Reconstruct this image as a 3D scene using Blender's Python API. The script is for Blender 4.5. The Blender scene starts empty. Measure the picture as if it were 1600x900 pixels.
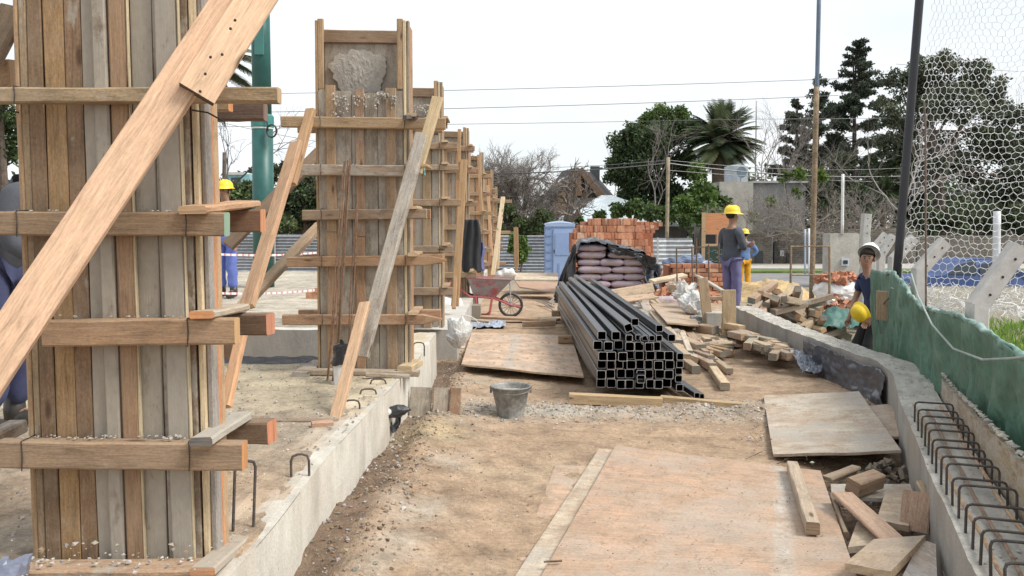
import bpy, bmesh, math, random
from mathutils import Vector, Matrix, Euler, noise
random.seed(7)
R = math.radians
sc = bpy.context.scene
COL = sc.collection
# ------------------------------------------------------------------ camera
FPX = 1350.0
TH = math.atan(60.0/FPX)
CAMZ = 1.55
cam_d = bpy.data.cameras.new('camera')
cam_d.sensor_width = 36.0
cam_d.lens = FPX*36.0/1600.0
cam_d.shift_y = -44.0/1600.0
cam_d.clip_start = 0.05
cam_d.clip_end = 3000
cam = bpy.data.objects.new('camera', cam_d)
cam.location = (0, 0, CAMZ)
cam.rotation_euler = (R(90)-TH, 0, 0)
COL.objects.link(cam)
sc.camera = cam
# ------------------------------------------------------------------ world, sun
SUN_EL, SUN_AZ = R(50), R(110)       # azimuth clockwise from +Y: sun to the right, a little behind the camera
w = bpy.data.worlds.new('World'); sc.world = w; w.use_nodes = True
nt = w.node_tree; nt.nodes.clear()
def N(nt, t, **k):
    n = nt.nodes.new(t)
    for a, b in k.items(): setattr(n, a, b)
    return n
wo = N(nt, 'ShaderNodeOutputWorld')
bg1 = N(nt, 'ShaderNodeBackground'); bg2 = N(nt, 'ShaderNodeBackground')
sky = N(nt, 'ShaderNodeTexSky', sky_type='NISHITA', sun_disc=False, sun_elevation=SUN_EL, sun_rotation=SUN_AZ)
nt.links.new(sky.outputs[0], bg1.inputs[0]); bg1.inputs[1].default_value = 0.12
bg2.inputs[0].default_value = (0.94, 0.975, 1.0, 1); bg2.inputs[1].default_value = 1.0
tc = N(nt, 'ShaderNodeTexCoord'); mp = N(nt, 'ShaderNodeMapping'); mp.inputs['Scale'].default_value = (1, 1, 3.0)
cn = N(nt, 'ShaderNodeTexNoise'); cn.inputs['Scale'].default_value = 2.2; cn.inputs['Detail'].default_value = 6
cr = N(nt, 'ShaderNodeValToRGB'); cr.color_ramp.elements[0].position = 0.36; cr.color_ramp.elements[0].color = (.74,)*3+(1,)
cr.color_ramp.elements[1].position = 0.62; cr.color_ramp.elements[1].color = (1, 1, 1, 1)
mx = N(nt, 'ShaderNodeMixShader')
nt.links.new(tc.outputs['Generated'], mp.inputs[0]); nt.links.new(mp.outputs[0], cn.inputs['Vector'])
nt.links.new(cn.outputs['Fac'], cr.inputs[0]); nt.links.new(cr.outputs[0], mx.inputs[0])
nt.links.new(bg1.outputs[0], mx.inputs[1]); nt.links.new(bg2.outputs[0], mx.inputs[2]); nt.links.new(mx.outputs[0], wo.inputs[0])
sd = bpy.data.lights.new('sun', 'SUN'); sd.energy = 3.5; sd.angle = R(24); sd.color = (1.0, 0.95, 0.87)
so = bpy.data.objects.new('sun', sd); COL.objects.link(so)
sv = Vector((math.sin(SUN_AZ)*math.cos(SUN_EL), math.cos(SUN_AZ)*math.cos(SUN_EL), math.sin(SUN_EL)))
so.rotation_euler = (-sv).to_track_quat('-Z', 'Y').to_euler(); so.location = sv*50
vs = sc.view_settings
vs.view_transform = 'Standard'; vs.look = 'None'; vs.exposure = 0.2; vs.gamma = 1.0; vs.use_curve_mapping = False
# ------------------------------------------------------------------ survey helpers (photo pixel + distance -> world point)
def ray(px, py):
    u = (px-800)/FPX; v = (450-(py+44))/FPX
    return Vector((u, math.cos(TH)+v*math.sin(TH), v*math.cos(TH)-math.sin(TH)))
def at(px, py, Y):
    d = ray(px, py); return Vector((0, 0, CAMZ))+d*(Y/d.y)
def gz(px, py, z=0.0):
    d = ray(px, py); return Vector((0, 0, CAMZ))+d*((z-CAMZ)/d.z)
# ------------------------------------------------------------------ materials
MATS = {}
def newmat(name):
    m = bpy.data.materials.new(name); m.use_nodes = True
    t = m.node_tree; b = t.nodes['Principled BSDF']
    MATS[name] = m
    return m, t, b
def math_(t, op, a, b=None, clamp=False):
    n = N(t, 'ShaderNodeMath', operation=op, use_clamp=clamp)
    for i, v in enumerate((a, b)):
        if v is None: continue
        if isinstance(v, (int, float)): n.inputs[i].default_value = v
        else: t.links.new(v, n.inputs[i])
    return n.outputs[0]
def noise_(t, vec, scale, detail=4, rough=.55, dist=0.0):
    n = N(t, 'ShaderNodeTexNoise'); n.inputs['Scale'].default_value = scale; n.inputs['Detail'].default_value = detail
    n.inputs['Roughness'].default_value = rough; n.inputs['Distortion'].default_value = dist
    t.links.new(vec, n.inputs['Vector']); return n.outputs['Fac']
def ramp_(t, fac, stops):
    n = N(t, 'ShaderNodeValToRGB'); e = n.color_ramp.elements
    while len(e) < len(stops): e.new(0.5)
    for i, (p, c) in enumerate(stops):
        e[i].position = p; e[i].color = (c, c, c, 1) if isinstance(c, (int, float)) else tuple(c)+(1,)
    t.links.new(fac, n.inputs[0]); return n.outputs[0]
def mix_(t, fac, a, b, mode='MIX'):
    n = N(t, 'ShaderNodeMix', data_type='RGBA', blend_type=mode)
    for i, v in ((0, fac), (6, a), (7, b)):
        if isinstance(v, (int, float)): n.inputs[i].default_value = v
        elif isinstance(v, tuple): n.inputs[i].default_value = v+(1,) if len(v) == 3 else v
        else: t.links.new(v, n.inputs[i])
    return n.outputs[2]
def map_(t, vec, scale):
    n = N(t, 'ShaderNodeMapping'); n.inputs['Scale'].default_value = scale; t.links.new(vec, n.inputs[0]); return n.outputs[0]
def bump_(t, b, h, strength=.4, dist=.01):
    n = N(t, 'ShaderNodeBump'); n.inputs['Strength'].default_value = strength; n.inputs['Distance'].default_value = dist
    t.links.new(h, n.inputs['Height']); t.links.new(n.outputs[0], b.inputs['Normal'])
def attr_(t): 
    n = N(t, 'ShaderNodeAttribute'); n.attribute_name = 'Col'; return n
def wood_mat():
    m, t, b = newmat('wood')
    uv = N(t, 'ShaderNodeTexCoord').outputs['UV']; a = attr_(t)
    g = noise_(t, map_(t, uv, (2.4, 38, 1)), 1.3, 8, .70, 1.2)
    g2 = noise_(t, map_(t, uv, (16, 170, 1)), 1.0, 5, .7)
    sp = noise_(t, map_(t, uv, (75, 110, 1)), 1.0, 3, .7)
    gr = ramp_(t, g, [(.28, .48), (.45, .88), (.58, 1.02), (.75, 1.20)])
    c = mix_(t, 1.0, a.outputs['Color'], gr, 'MULTIPLY')
    c = mix_(t, .55, c, ramp_(t, g2, [(.35, .72), (.6, 1.15)]), 'MULTIPLY')
    cl = ramp_(t, a.outputs['Alpha'], [(0.0, .12), (.3, 1.0)])
    c = mix_(t, math_(t, 'MULTIPLY', cl, .8), c, ramp_(t, sp, [(.33, .70), (.5, 1.0), (.68, 1.22)]), 'MULTIPLY')
    blot = noise_(t, map_(t, uv, (3.2, 8, 1)), 1.0, 7, .7)
    cl = ramp_(t, a.outputs['Alpha'], [(0.0, .12), (.3, 1.0)])
    c = mix_(t, math_(t, 'MULTIPLY', cl, ramp_(t, blot, [(.50, 0), (.68, .62)])), c, (.105, .072, .050))
    dust = noise_(t, map_(t, uv, (5, 5, 1)), 1.0, 6, .7)
    c = mix_(t, math_(t, 'MULTIPLY', cl, ramp_(t, dust, [(.46, .0), (.66, .30)])), c, (.42, .34, .255))
    vo = N(t, 'ShaderNodeTexVoronoi'); vo.inputs['Scale'].default_value = 1.0; t.links.new(map_(t, uv, (2.6, 9, 1)), vo.inputs['Vector'])
    kn = ramp_(t, vo.outputs['Distance'], [(.05, .85), (.13, 0)])
    c = mix_(t, kn, c, (.07, .035, .02))
    # cement splashes, amount in alpha
    s = noise_(t, map_(t, uv, (5, 12, 1)), 1.0, 7, .68)
    s2 = noise_(t, map_(t, uv, (26, 40, 1)), 1.0, 3, .6)
    k = math_(t, 'ADD', math_(t, 'ADD', s, math_(t, 'MULTIPLY', s2, .25)), math_(t, 'MULTIPLY', a.outputs['Alpha'], .52))
    k = ramp_(t, k, [(.86, 0), (.97, .8)])
    cem = mix_(t, s2, (.31, .275, .225), (.47, .43, .365))
    c = mix_(t, k, c, cem)
    t.links.new(c, b.inputs['Base Color']); b.inputs['Roughness'].default_value = .85
    h = math_(t, 'ADD', math_(t, 'MULTIPLY', g2, .6), math_(t, 'ADD', g, math_(t, 'MULTIPLY', k, .6)))
    bump_(t, b, h, .55, .004); return m
def generic(name, rough=.85, nscale=8, lo=.75, hi=1.15, bump=.4, bdist=.01, metal=0.0, fine=60, spec=None, coord='Object'):
    """vertex colour * two octaves of noise, bumped"""
    m, t, b = newmat(name); v = N(t, 'ShaderNodeTexCoord').outputs[coord]; a = attr_(t)
    n1 = noise_(t, v, nscale, 6, .6); n2 = noise_(t, v, fine, 4, .6)
    c = mix_(t, 1.0, a.outputs['Color'], ramp_(t, n1, [(.3, lo), (.7, hi)]), 'MULTIPLY')
    c = mix_(t, .7, c, ramp_(t, n2, [(.3, lo), (.7, hi)]), 'MULTIPLY')
    t.links.new(c, b.inputs['Base Color']); b.inputs['Roughness'].default_value = rough; b.inputs['Metallic'].default_value = metal
    if spec is not None: b.inputs['Specular IOR Level'].default_value = spec
    if bump: bump_(t, b, math_(t, 'ADD', n1, math_(t, 'MULTIPLY', n2, .5)), bump, bdist)
    return m
def ground_mat():
    m, t, b = newmat('ground_dirt'); v = N(t, 'ShaderNodeTexCoord').outputs['Object']; a = attr_(t)
    n0 = noise_(t, v, .9, 5, .6); n1 = noise_(t, v, 5, 8, .7, .3); n2 = noise_(t, v, 38, 6, .75); n3 = noise_(t, v, 150, 3, .6)
    c = mix_(t, 1.0, a.outputs['Color'], ramp_(t, n0, [(.3, .84), (.7, 1.1)]), 'MULTIPLY')
    c = mix_(t, 1.0, c, ramp_(t, n1, [(.28, .48), (.5, .95), (.72, 1.28)]), 'MULTIPLY')
    c = mix_(t, 1.0, c, ramp_(t, n2, [(.3, .68), (.5, 1.0), (.7, 1.25)]), 'MULTIPLY')
    c = mix_(t, ramp_(t, n3, [(.60, 0), (.72, .7)]), c, (.46, .43, .38))
    c = mix_(t, ramp_(t, n3, [(.26, .7), (.36, 0)]), c, (.09, .065, .045))
    t.links.new(c, b.inputs['Base Color']); b.inputs['Roughness'].default_value = .95; b.inputs['Specular IOR Level'].default_value = .2
    h = math_(t, 'ADD', n1, math_(t, 'ADD', math_(t, 'MULTIPLY', n2, .55), math_(t, 'MULTIPLY', n3, .25)))
    bump_(t, b, h, .9, .03); return m
def concrete_mat():
    m, t, b = newmat('concrete'); v = N(t, 'ShaderNodeTexCoord').outputs['Object']; a = attr_(t)
    n1 = noise_(t, map_(t, v, (1, 1, .35)), 5, 8, .7); n2 = noise_(t, v, 70, 4, .7); n0 = noise_(t, v, 1.3, 4, .6)
    vo = N(t, 'ShaderNodeTexVoronoi'); vo.inputs['Scale'].default_value = 55; t.links.new(v, vo.inputs['Vector'])
    c = mix_(t, 1.0, a.outputs['Color'], ramp_(t, n1, [(.3, .72), (.5, .98), (.7, 1.15)]), 'MULTIPLY')
    c = mix_(t, 1.0, c, ramp_(t, n2, [(.3, .85), (.7, 1.1)]), 'MULTIPLY')
    c = mix_(t, ramp_(t, n0, [(.5, 0), (.75, .5)]), c, (.36, .29, .21))
    c = mix_(t, ramp_(t, vo.outputs['Distance'], [(.06, .8), (.14, 0)]), c, (.12, .11, .10))
    t.links.new(c, b.inputs['Base Color']); b.inputs['Roughness'].default_value = .9
    bump_(t, b, math_(t, 'ADD', n1, math_(t, 'MULTIPLY', n2, .4)), .5, .012); return m
def ply_mat():
    m, t, b = newmat('plywood'); uv = N(t, 'ShaderNodeTexCoord').outputs['UV']; a = attr_(t)
    g = noise_(t, map_(t, uv, (1.2, 14, 1)), 1.3, 6, .6, .8); p = noise_(t, uv, 3.2, 7, .72); q = noise_(t, uv, 1.3, 4, .6); f = noise_(t, uv, 60, 4, .7)
    c = mix_(t, 1.0, a.outputs['Color'], ramp_(t, g, [(.3, .8), (.5, 1.0), (.7, 1.12)]), 'MULTIPLY')
    c = mix_(t, ramp_(t, p, [(.42, 0), (.60, .72)]), c, (.34, .235, .16))
    mud = noise_(t, uv, 6.0, 12, .86); c = mix_(t, ramp_(t, mud, [(.50, 0), (.56, .75)]), c, (.29, .21, .145))
    ln = noise_(t, map_(t, uv, (2, 60, 1)), 1.0, 6, .7); c = mix_(t, ramp_(t, ln, [(.56, 0), (.63, .5)]), c, (.25, .16, .10))
    dst = noise_(t, uv, 3.4, 12, .8); c = mix_(t, ramp_(t, dst, [(.49, 0), (.58, .40)]), c, (.43, .355, .285))
    c = mix_(t, math_(t, 'MULTIPLY', ramp_(t, q, [(.47, 0), (.62, .8)]), math_(t, 'ADD', a.outputs['Alpha'], .15)), c, (.38, .35, .31))
    c = mix_(t, .8, c, ramp_(t, f, [(.3, .75), (.5, 1.0), (.7, 1.18)]), 'MULTIPLY')
    sp = noise_(t, uv, 26, 5, .7)
    c = mix_(t, ramp_(t, sp, [(.62, 0), (.7, .7)]), c, (.15, .11, .08))
    t.links.new(c, b.inputs['Base Color']); b.inputs['Roughness'].default_value = .75
    bump_(t, b, math_(t, 'ADD', p, math_(t, 'MULTIPLY', f, .5)), .5, .006); return m
def brickwall_mat():
    m, t, b = newmat('old_brick_wall'); v = N(t, 'ShaderNodeTexCoord').outputs['UV']
    br = N(t, 'ShaderNodeTexBrick'); t.links.new(v, br.inputs['Vector']); br.inputs['Scale'].default_value = 1
    br.inputs['Brick Width'].default_value = .26; br.inputs['Row Height'].default_value = .085; br.inputs['Mortar Size'].default_value = .012
    br.inputs['Color1'].default_value = (.11, .095, .08, 1); br.inputs['Color2'].default_value = (.19, .165, .135, 1); br.inputs['Mortar'].default_value = (.20, .19, .165, 1)
    n = noise_(t, v, 1.6, 6, .65); c = mix_(t, 1.0, br.outputs['Color'], ramp_(t, n, [(.3, .6), (.7, 1.25)]), 'MULTIPLY')
    t.links.new(c, b.inputs['Base Color']); b.inputs['Roughness'].default_value = .95
    bump_(t, b, br.outputs['Fac'], .5, -.01); return m
def leaf_mat():
    m, t, b = newmat('foliage'); a = attr_(t)
    t.links.new(a.outputs['Color'], b.inputs['Base Color']); b.inputs['Roughness'].default_value = .6
    b.inputs['Specular IOR Level'].default_value = .3
    tr = N(t, 'ShaderNodeBsdfTranslucent'); t.links.new(a.outputs['Color'], tr.inputs[0])
    mx = N(t, 'ShaderNodeMixShader'); mx.inputs[0].default_value = .25
    o = [n for n in t.nodes if n.type == 'OUTPUT_MATERIAL'][0]
    t.links.new(b.outputs[0], mx.inputs[1]); t.links.new(tr.outputs[0], mx.inputs[2]); t.links.new(mx.outputs[0], o.inputs[0]); return m
WOOD = wood_mat(); GROUND = ground_mat(); CONC = concrete_mat(); PLY = ply_mat(); BRW = brickwall_mat(); LEAF = leaf_mat()
ROCK = generic('stone', .9, 20, .7, 1.2, .5, .005)
STEEL = generic('dark_steel', .30, 6, .6, 1.3, .08, .002, metal=.45, fine=40)
REBAR = generic('rusty_rebar', .75, 30, .6, 1.35, .5, .002, metal=.3, fine=300)
PAINT = generic('painted_metal', .45, 6, .8, 1.1, .1, .003, fine=50)
GALV = generic('galvanized_sheet', .5, 5, .75, 1.15, .1, .003, metal=.35, fine=60)
PLASTIC = generic('film_plastic', .33, 9, .7, 1.2, .4, .006, fine=40)
FABRIC = generic('woven_cloth', .9, 9, .82, 1.12, .35, .006, fine=90)
TARP = generic('tarpaulin', .55, 5, .72, 1.22, .5, .02, fine=25)
CLAY = generic('fired_clay', .9, 12, .7, 1.25, .5, .006, fine=80)
PLAST = generic('moulded_plastic', .4, 3, .9, 1.05, 0, .002, fine=30)
SKIN = generic('skin', .55, 20, .9, 1.05, 0)
PLASTER = generic('plaster_render', .9, 2.2, .75, 1.12, .3, .02, fine=14)
BARK = generic('bark', .95, 6, .6, 1.3, .8, .03, fine=30)
NETM = generic('net_cord', .7, 9, .95, 1.03, 0)
def glass():
    m, t, b = newmat('window_glass'); b.inputs['Base Color'].default_value = (.03, .04, .05, 1); b.inputs['Roughness'].default_value = .08; return m
GLASS = glass()
def plain(name, col, rough=.6):
    m, t, b = newmat(name); b.inputs['Base Color'].default_value = tuple(col)+(1,); b.inputs['Roughness'].default_value = rough; return m
# ------------------------------------------------------------------ object bookkeeping
ROOTPOS = {}
def setp(o, label=None, cat=None, group=None, kind=None):
    if label: o['label'] = label
    if cat: o['category'] = cat
    if group: o['group'] = group
    if kind: o['kind'] = kind
def thing(name, loc, label, cat, group=None):
    o = bpy.data.objects.new(name, None); o.empty_display_size = .2; COL.objects.link(o)
    o.location = loc; ROOTPOS[o.name] = Vector(loc); setp(o, label, cat, group); return o
class MB:
    """collects shapes given in world coordinates; build() links them as ONE mesh object"""
    def __init__(s): s.v = []; s.f = []; s.uv = []; s.c = []
    def face(s, idx, col, uvs=None):
        s.f.append(tuple(idx)); s.c.append(col)
        s.uv.append(uvs)
    def quad(s, a, b, c, d, col, uvs=None):
        n = len(s.v); s.v += [Vector(a), Vector(b), Vector(c), Vector(d)]; s.face((n, n+1, n+2, n+3), col, uvs)
    def build(s, name, mat, parent=None, label=None, cat=None, group=None, kind=None, smooth=False, origin=None):
        me = bpy.data.meshes.new(name)
        if parent is not None: o0 = ROOTPOS[parent.name]
        elif origin is not None: o0 = Vector(origin)
        elif kind == 'structure' or not s.v: o0 = Vector((0, 0, 0))
        else:
            xs = [p[0] for p in s.v]; ys = [p[1] for p in s.v]; zs = [p[2] for p in s.v]
            o0 = Vector(((min(xs)+max(xs))/2, (min(ys)+max(ys))/2, min(zs)))
        me.from_pydata([tuple(Vector(p)-o0) for p in s.v], [], s.f)
        ca = me.color_attributes.new('Col', 'FLOAT_COLOR', 'CORNER'); ul = me.uv_layers.new(name='UVMap')
        cols = []; uvs = []
        for i, f in enumerate(s.f):
            c = s.c[i]; c = tuple(c)+((0.0,) if len(c) == 3 else ())
            for k, vi in enumerate(f):
                cols.extend(c)
                if s.uv[i]: uvs.extend(s.uv[i][k])
                else: p = s.v[vi]; uvs.extend((p[0]+p[1]*.37, p[2]+p[1]*.61))
        ca.data.foreach_set('color', cols); ul.data.foreach_set('uv', uvs)
        if smooth: me.polygons.foreach_set('use_smooth', [True]*len(me.polygons))
        me.materials.append(mat); me.update()
        ob = bpy.data.objects.new(name, me); COL.objects.link(ob)
        if parent is not None:
            ob.parent = parent; ROOTPOS[ob.name] = o0
        else:
            ob.location = o0; ROOTPOS[ob.name] = o0
        setp(ob, label, cat, group, kind); return ob
    def plank(s, p0, p1, w, t, nrm=(0, -1, 0), col=(.4, .27, .16), al=.2, end=None, seg=5, bev=.006, warp=.0, twist=0.0, point=0.0, jit=.0015):
        """board: length p0->p1, width w, thickness t measured along nrm"""
        p0 = Vector(p0); p1 = Vector(p1); d = p1-p0; L = d.length; d.normalize(); n = Vector(nrm)
        n = n-d*n.dot(d)
        if n.length < 1e-4: n = d.orthogonal()
        n.normalize(); sd = n.cross(d).normalized()
        bev = min(bev, w*.3, t*.3); hw, ht = w/2, t/2
        prof = [(hw, -ht+bev), (hw, ht-bev), (hw-bev, ht), (-hw+bev, ht), (-hw, ht-bev), (-hw, -ht+bev), (-hw+bev, -ht), (hw-bev, -ht)]
        ro = random.uniform(0, 50); rv = random.uniform(0, 50); base = len(s.v); ph = random.uniform(0, 6); 
        al4 = tuple(col)+(al,); stations = [i/seg for i in range(seg+1)]
        if point: stations = [k*(1-point/L) for k in stations]+[1.0]
        per = [0.0]
        for k in range(8):
            a, b = prof[k], prof[(k+1) % 8]; per.append(per[-1]+math.hypot(a[0]-b[0], a[1]-b[1]))
        for j, k in enumerate(stations):
            off = n*(warp*math.sin(k*3.1+ph))+sd*(warp*.7*math.sin(k*2.3+ph*2)); tw = twist*(k-.5)
            sc_ = .15 if (point and j == len(stations)-1) else 1.0
            for (a, b) in prof:
                a2 = a*math.cos(tw)-b*math.sin(tw); b2 = a*math.sin(tw)+b*math.cos(tw)
                s.v.append(p0+d*(L*k)+off+sd*(a2*sc_+random.uniform(-jit, jit))+n*(b2+random.uniform(-jit, jit)))
        m = len(stations)
        for j in range(m-1):
            for k in range(8):
                k2 = (k+1) % 8; i0 = base+j*8
                u0 = stations[j]*L+ro; u1 = stations[j+1]*L+ro
                s.face((i0+k, i0+8+k, i0+8+k2, i0+k2), al4, [(u0, per[k]+rv), (u1, per[k]+rv), (u1, per[k+1]+rv), (u0, per[k+1]+rv)])
        ec = tuple(end if end else [min(1, c*1.15) for c in col])+(al*.5,)
        uv8 = [(ro+q[0]*.3, rv+q[1]) for q in prof]
        s.face([base+k for k in range(8)], ec, uv8)
        s.face([base+(m-1)*8+k for k in range(7, -1, -1)], ec, uv8[::-1])
    def box(s, lo, hi, col, bev=0.0, rot=0.0, c=None):
        lo = Vector(lo); hi = Vector(hi); ct = (lo+hi)/2 if c is None else Vector(c)
        n = len(s.v); P = []
        for x, y, z in ((0,0,0),(1,0,0),(1,1,0),(0,1,0),(0,0,1),(1,0,1),(1,1,1),(0,1,1)):
            p = Vector((hi.x if x else lo.x, hi.y if y else lo.y, hi.z if z else lo.z))
            if rot:
                q = p-ct; p = ct+Vector((q.x*math.cos(rot)-q.y*math.sin(rot), q.x*math.sin(rot)+q.y*math.cos(rot), q.z))
            P.append(p)
        s.v += P
        for f in ((0,3,2,1),(4,5,6,7),(0,1,5,4),(1,2,6,5),(2,3,7,6),(3,0,4,7)): s.face([n+i for i in f], col)
    def tube(s, pts, r, col, sides=8, caps=True, r1=None):
        pts = [Vector(p) for p in pts]; n = len(pts); base = len(s.v); prev = None
        for i, p in enumerate(pts):
            d = (pts[min(i+1, n-1)]-pts[max(i-1, 0)]).normalized()
            if prev is None: a = d.orthogonal().normalized()
            else:
                a = prev-d*prev.dot(d)
                if a.length < 1e-5: a = d.orthogonal()
                a.normalize()
            prev = a; b = d.cross(a)
            rr = r[i] if isinstance(r, (list, tuple)) else (r if r1 is None else r+(r1-r)*i/(n-1))
            for k in range(sides):
                t = 2*math.pi*k/sides; s.v.append(p+a*(rr*math.cos(t))+b*(rr*math.sin(t)))
        for i in range(n-1):
            for k in range(sides):
                k2 = (k+1) % sides; s.face((base+i*sides+k, base+i*sides+k2, base+(i+1)*sides+k2, base+(i+1)*sides+k), col)
        if caps:
            s.face([base+k for k in range(sides-1, -1, -1)], col); s.face([base+(n-1)*sides+k for k in range(sides)], col)
    def lathe(s, c, prof, col, sides=24, sx=1.0, sy=1.0):
        c = Vector(c); base = len(s.v)
        for (r, z) in prof:
            for k in range(sides):
                t = 2*math.pi*k/sides; s.v.append(c+Vector((r*sx*math.cos(t), r*sy*math.sin(t), z)))
        for i in range(len(prof)-1):
            for k in range(sides):
                k2 = (k+1) % sides; s.face((base+i*sides+k, base+i*sides+k2, base+(i+1)*sides+k2, base+(i+1)*sides+k), col)
    def grid(s, fn, nu, nv, col, thick=0.0, colfn=None, uvs=1.0, closed=False):
        """surface fn(u,v)->point; optional thickness along the normal"""
        P = [[Vector(fn(i/nu, j/nv)) for j in range(nv+1)] for i in range(nu+1)]
        base = len(s.v); W = nv+1
        for i in range(nu+1):
            for j in range(nv+1): s.v.append(P[i][j])
        def cf(i, j): return colfn((i+.5)/nu, (j+.5)/nv) if colfn else col
        ro = random.uniform(0, 20); Lu = (P[nu][0]-P[0][0]).length; Lv = (P[0][nv]-P[0][0]).length
        def uvq(i, j): return [(ro+a/nu*Lu, ro+b/nv*Lv) for a, b in ((i, j), (i+1, j), (i+1, j+1), (i, j+1))]
        for i in range(nu):
            for j in range(nv): a = base+i*W+j; s.face((a, a+W, a+W+1, a+1), cf(i, j), uvq(i, j))
        if thick:
            b2 = len(s.v)
            for i in range(nu+1):
                for j in range(nv+1):
                    du = P[min(i+1, nu)][j]-P[max(i-1, 0)][j]; dv = P[i][min(j+1, nv)]-P[i][max(j-1, 0)]
                    s.v.append(P[i][j]-du.cross(dv).normalized()*thick)
            for i in range(nu):
                for j in range(nv): a = b2+i*W+j; s.face((a, a+1, a+W+1, a+W), cf(i, j), uvq(i, j)[::-1])
            rim = [(i, 0) for i in range(nu+1)]+[(nu, j) for j in range(1, nv+1)]+[(i, nv) for i in range(nu-1, -1, -1)]+[(0, j) for j in range(nv-1, -1, -1)]
            for q in range(len(rim)-1):
                (i, j), (k, l) = rim[q], rim[q+1]
                s.face((base+i*W+j, b2+i*W+j, b2+k*W+l, base+k*W+l), cf(min(i, nu-1), min(j, nv-1)))
    def rock(s, c, r, col, flat=.7, e=None):
        c = Vector(c); base = len(s.v)
        dirs = [(1,0,0),(-1,0,0),(0,1,0),(0,-1,0),(0,0,1),(0,0,-1)]
        rot = Euler((random.uniform(0, 6), random.uniform(0, 6), random.uniform(0, 6))).to_matrix()
        for d in dirs:
            p = rot@(Vector(d)*r*random.uniform(.55, 1.25)); p.z *= flat; s.v.append(c+p)
        for f in ((0,2,4),(2,1,4),(1,3,4),(3,0,4),(2,0,5),(1,2,5),(3,1,5),(0,3,5)): s.face([base+i for i in f], col)
    def ball(s, c, r, col, nu=12, nv=8, sc_=(1, 1, 1), rot=None):
        c = Vector(c); base = len(s.v)
        for j in range(nv+1):
            ph = math.pi*j/nv
            for i in range(nu):
                t = 2*math.pi*i/nu; p = Vector((math.sin(ph)*math.cos(t)*sc_[0], math.sin(ph)*math.sin(t)*sc_[1], math.cos(ph)*sc_[2]))*r
                if rot is not None: p = rot@p
                s.v.append(c+p)
        for j in range(nv):
            for i in range(nu):
                i2 = (i+1) % nu; s.face((base+j*nu+i, base+(j+1)*nu+i, base+(j+1)*nu+i2, base+j*nu+i2), col)
def vary(c, k=.12):
    m = 1+random.uniform(-k, k); return tuple(max(0.01, x*m*(1+random.uniform(-k*.35, k*.35))) for x in c)
def fbm(x, y, s=1.0, o=4):
    v = 0; a = 1; f = s
    for _ in range(o): v += a*noise.noise(Vector((x*f, y*f, 3.7))); a *= .5; f *= 2.1
    return v
def sm(a, b, x):
    t = min(1, max(0, (x-a)/(b-a))); return t*t*(3-2*t)
ORD = ['first', 'second', 'third', 'fourth', 'fifth', 'sixth', 'seventh', 'eighth', 'ninth', 'tenth', 'eleventh', 'twelfth', 'thirteenth', 'fourteenth', 'fifteenth', 'sixteenth', 'seventeenth', 'eighteenth', 'nineteenth', 'twentieth']
TAN = (.42, .28, .16); YEL = (.52, .34, .17); ORA = (.46, .24, .12); BRN = (.24, .15, .09); GRY = (.30, .25, .195); PALE = (.60, .44, .28); DRK = (.13, .09, .06); CUT = (.62, .27, .11)
# ================================================================== SETTING
WPTS = [(1.05, .6), (1.3, 1.8), (1.58, 2.9), (1.74, 3.35), (2.0, 4.1), (2.26, 4.8), (2.62, 5.8), (2.98, 6.7), (3.13, 7.3), (3.12, 8.0), (3.06, 8.9), (3.0, 10.2), (3.0, 11.8)]
def wx(y):
    for (x0, y0), (x1, y1) in zip(WPTS, WPTS[1:]):
        if y0 <= y <= y1: return x0+(x1-x0)*(y-y0)/(y1-y0)
    return WPTS[0][0] if y < WPTS[0][1] else WPTS[-1][0]
def bx(y): return min(-.783, -.975+.0415*(y-2.5))       # right edge of the left foundation beam
def gh(x, y):
    z = -.45*sm(14.5, 26, y)
    if x > wx(y)+.2 and y < 16: z -= .42*sm(wx(y)+.2, wx(y)+.55, x)*(1-sm(12.5, 16, y))
    if y < 18:
        z += .02*fbm(x, y, .8)+.012*fbm(x+9, y, 4.0, 3)
        if y < 11: z += .006*fbm(x, y, 14.0, 3)
        e = x-bx(y)
        if -.3 < e < 1.6 and y < 9.5:      # narrow eroded trench along the beam
            wd = .10+.07*fbm(1, y, 1.7)
            z += .10*math.exp(-(max(0, e)/.75)**2)*(1-sm(6.3, 7.6, y))
            z -= (.05+.04*fbm(5, y, 2.0))*(1-sm(wd*.5, wd+.10, e)) 
            z += .02*math.exp(-((e-wd-.16)/.09)**2)
        if x > .9 and y < 6.0:          # hole beside the right wall
            z -= .16*sm(wx(y)-.85, wx(y)-.35, x)*(1-sm(5.1, 5.9, y))
        g = math.exp(-((y-6.95-.12*math.sin(x*1.3))/.22)**2)
        if -1 < x < wx(y)-.2: z += .035*g*(1+.8*fbm(x, y, 7, 3))
    if x < bx(y)-.25: z = min(z, -.02)+(.09 if 6.5 < y < 9.6 else 0)
    return z
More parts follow.
